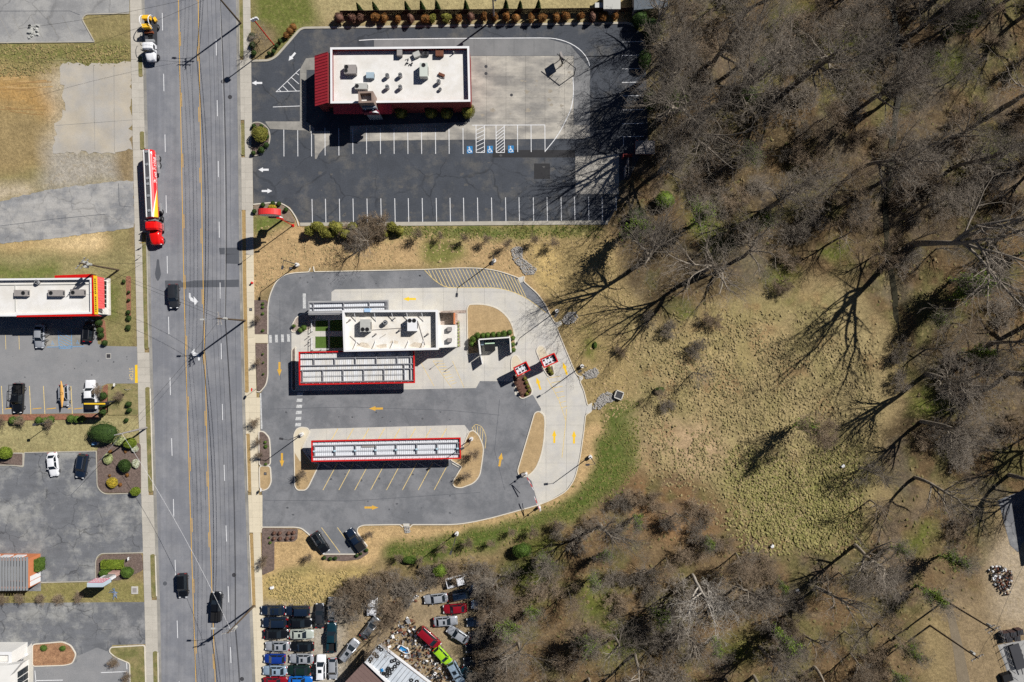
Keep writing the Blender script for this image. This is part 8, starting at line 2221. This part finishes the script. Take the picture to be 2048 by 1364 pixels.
# meadow tussocks (nobody could count them) -------------------------
def tussocks(name, poly, n, seed, m, rad=.42, hgt=.34, wob=8, lean=.22):
    """low leaning domes of matted grass, each jittered"""
    q = np.random.default_rng(seed)
    xs = [p[0] for p in poly]; ys = [p[1] for p in poly]
    X = q.uniform(min(xs), max(xs), n * 3); Y = q.uniform(min(ys), max(ys), n * 3)
    k = pip(X + q.normal(size=X.shape) * wob, Y + q.normal(size=X.shape) * wob, poly) & (fbm(X, Y, 46, seed, 3) + q.random(X.shape) * .3 > .56); X, Y = X[k][:n], Y[k][:n]; n = len(X)
    base = np.stack([(X - CX) * S, (CY - Y) * S, zat(X, Y)], 1)
    sc = q.uniform(.5, 1.25, n); ns = 8
    V = np.zeros((n, 2 * ns + 1, 3)); off = q.normal(size=(n, 2)) * lean * sc[:, None]
    st = q.uniform(.7, 1.4, n); ph = q.uniform(0, 3.14, n)
    for r_, (fr, fz) in enumerate(((1.0, -.12), (.62, .72))):
        for i in range(ns):
            a = 2 * math.pi * i / ns + .2 * r_; j = q.uniform(.65, 1.35, n)
            x = np.cos(a) * fr * rad * sc * j * st; y = np.sin(a) * fr * rad * sc * j / st
            V[:, r_ * ns + i, 0] = base[:, 0] + x * np.cos(ph) - y * np.sin(ph) + off[:, 0] * r_ * .6
            V[:, r_ * ns + i, 1] = base[:, 1] + x * np.sin(ph) + y * np.cos(ph) + off[:, 1] * r_ * .6
            V[:, r_ * ns + i, 2] = base[:, 2] + fz * hgt * sc * q.uniform(.7, 1.25, n)
    V[:, 2 * ns, :2] = base[:, :2] + off; V[:, 2 * ns, 2] = base[:, 2] + hgt * sc * q.uniform(.8, 1.5, n)
    b = np.arange(n)[:, None] * (2 * ns + 1); F = []
    for i in range(ns):
        j = (i + 1) % ns
        F += [np.concatenate([b + i, b + j, b + ns + j], 1), np.concatenate([b + i, b + ns + j, b + ns + i], 1), np.concatenate([b + ns + i, b + ns + j, b + 2 * ns], 1)]
    me = np_mesh(name, V.reshape(-1, 3), np.concatenate(F), 3); me.materials.append(m)
    o = bpy.data.objects.new(name, me); COL.objects.link(o)
    return tag(o, kind='stuff')
M_TUS = mat('tussock_straw', C(166, 149, 110), rough=1, var=.28, scale=2.2, hue=C(146, 134, 94), spec=.05)
M_TUSG = mat('tussock_green', C(158, 148, 100), rough=1, var=.28, scale=.8, hue=C(134, 130, 80), spec=.05)
tussocks('tussock_grass', TUSSOCK, 9500, 31, M_TUS, .23, .13, 36); tussocks('tussock_grass', GREENFIELD, 3400, 32, M_TUSG, .27, .19, 34)
tussocks('straw_grass', [(530, 1156), (640, 1146), (735, 1140), (720, 1185), (640, 1208), (530, 1212)], 900, 33, mat('straw_tall', C(184, 162, 110), rough=1, var=.3, scale=.6, hue=C(150, 136, 88)), .2, .14, 14)
tussocks('woodland_undergrowth', WOODS_N, 2400, 34, mat('undergrowth_brown', C(132, 114, 84), rough=1, var=.4, scale=1.2, hue=C(104, 100, 58)), .3, .12, 20)
tussocks('woodland_undergrowth', WOODS_S, 2200, 35, MATS['undergrowth_brown'], .3, .12, 20)
M_LWN = mat('lawn_blades', C(96, 108, 54), rough=1, var=.35, scale=.5, hue=C(134, 128, 76), spec=.05)
tussocks('lawn_tufts', LAWN_E, 5200, 36, M_LWN, .15, .07, 5)
tussocks('lawn_tufts', [(760, 453), (1214, 451), (1214, 472), (1000, 476), (860, 470), (760, 470)], 1300, 37, M_LWN, .15, .07, 6)
tussocks('turf_tufts', [(508, 452), (1210, 478), (1285, 640), (1285, 800), (1210, 850), (1180, 800), (1120, 640), (1060, 540), (950, 528), (620, 535), (540, 565), (508, 595)], 3600, 38, mat('turf_blades', C(190, 164, 122), rough=1, var=.3, scale=.6, hue=C(156, 140, 96)), .16, .06, 3)
tussocks('turf_tufts', [(-60, 88), (258, 90), (258, 122), (130, 124), (60, 150), (-60, 155)], 1800, 39, mat('verge_blades', C(132, 126, 78), rough=1, var=.35, scale=.6, hue=C(164, 146, 100)), .16, .08, 6)
rut = MB(); ruq = random.Random(5)
for k in range(15):
    x0 = ruq.uniform(-40, 40); y0 = ruq.uniform(158, 235); L_ = ruq.uniform(30, 95); sl = ruq.uniform(-.12, .06)
    rut.ribbon(PL([(x0 + L_ * t, y0 + sl * L_ * t + 2 * math.sin(t * 3 + k)) for t in (0, .25, .5, .75, 1)]), ruq.uniform(.08, .22), .006 + k * .0006, mi=k % 2)
tag(rut.build('tyre_ruts', [mat('rut_dark', C(164, 130, 84), rough=1, var=.3, scale=.6, fine=.2), mat('rut_light', C(198, 164, 112), rough=1, var=.25, scale=.6, fine=.2)]), kind='stuff')
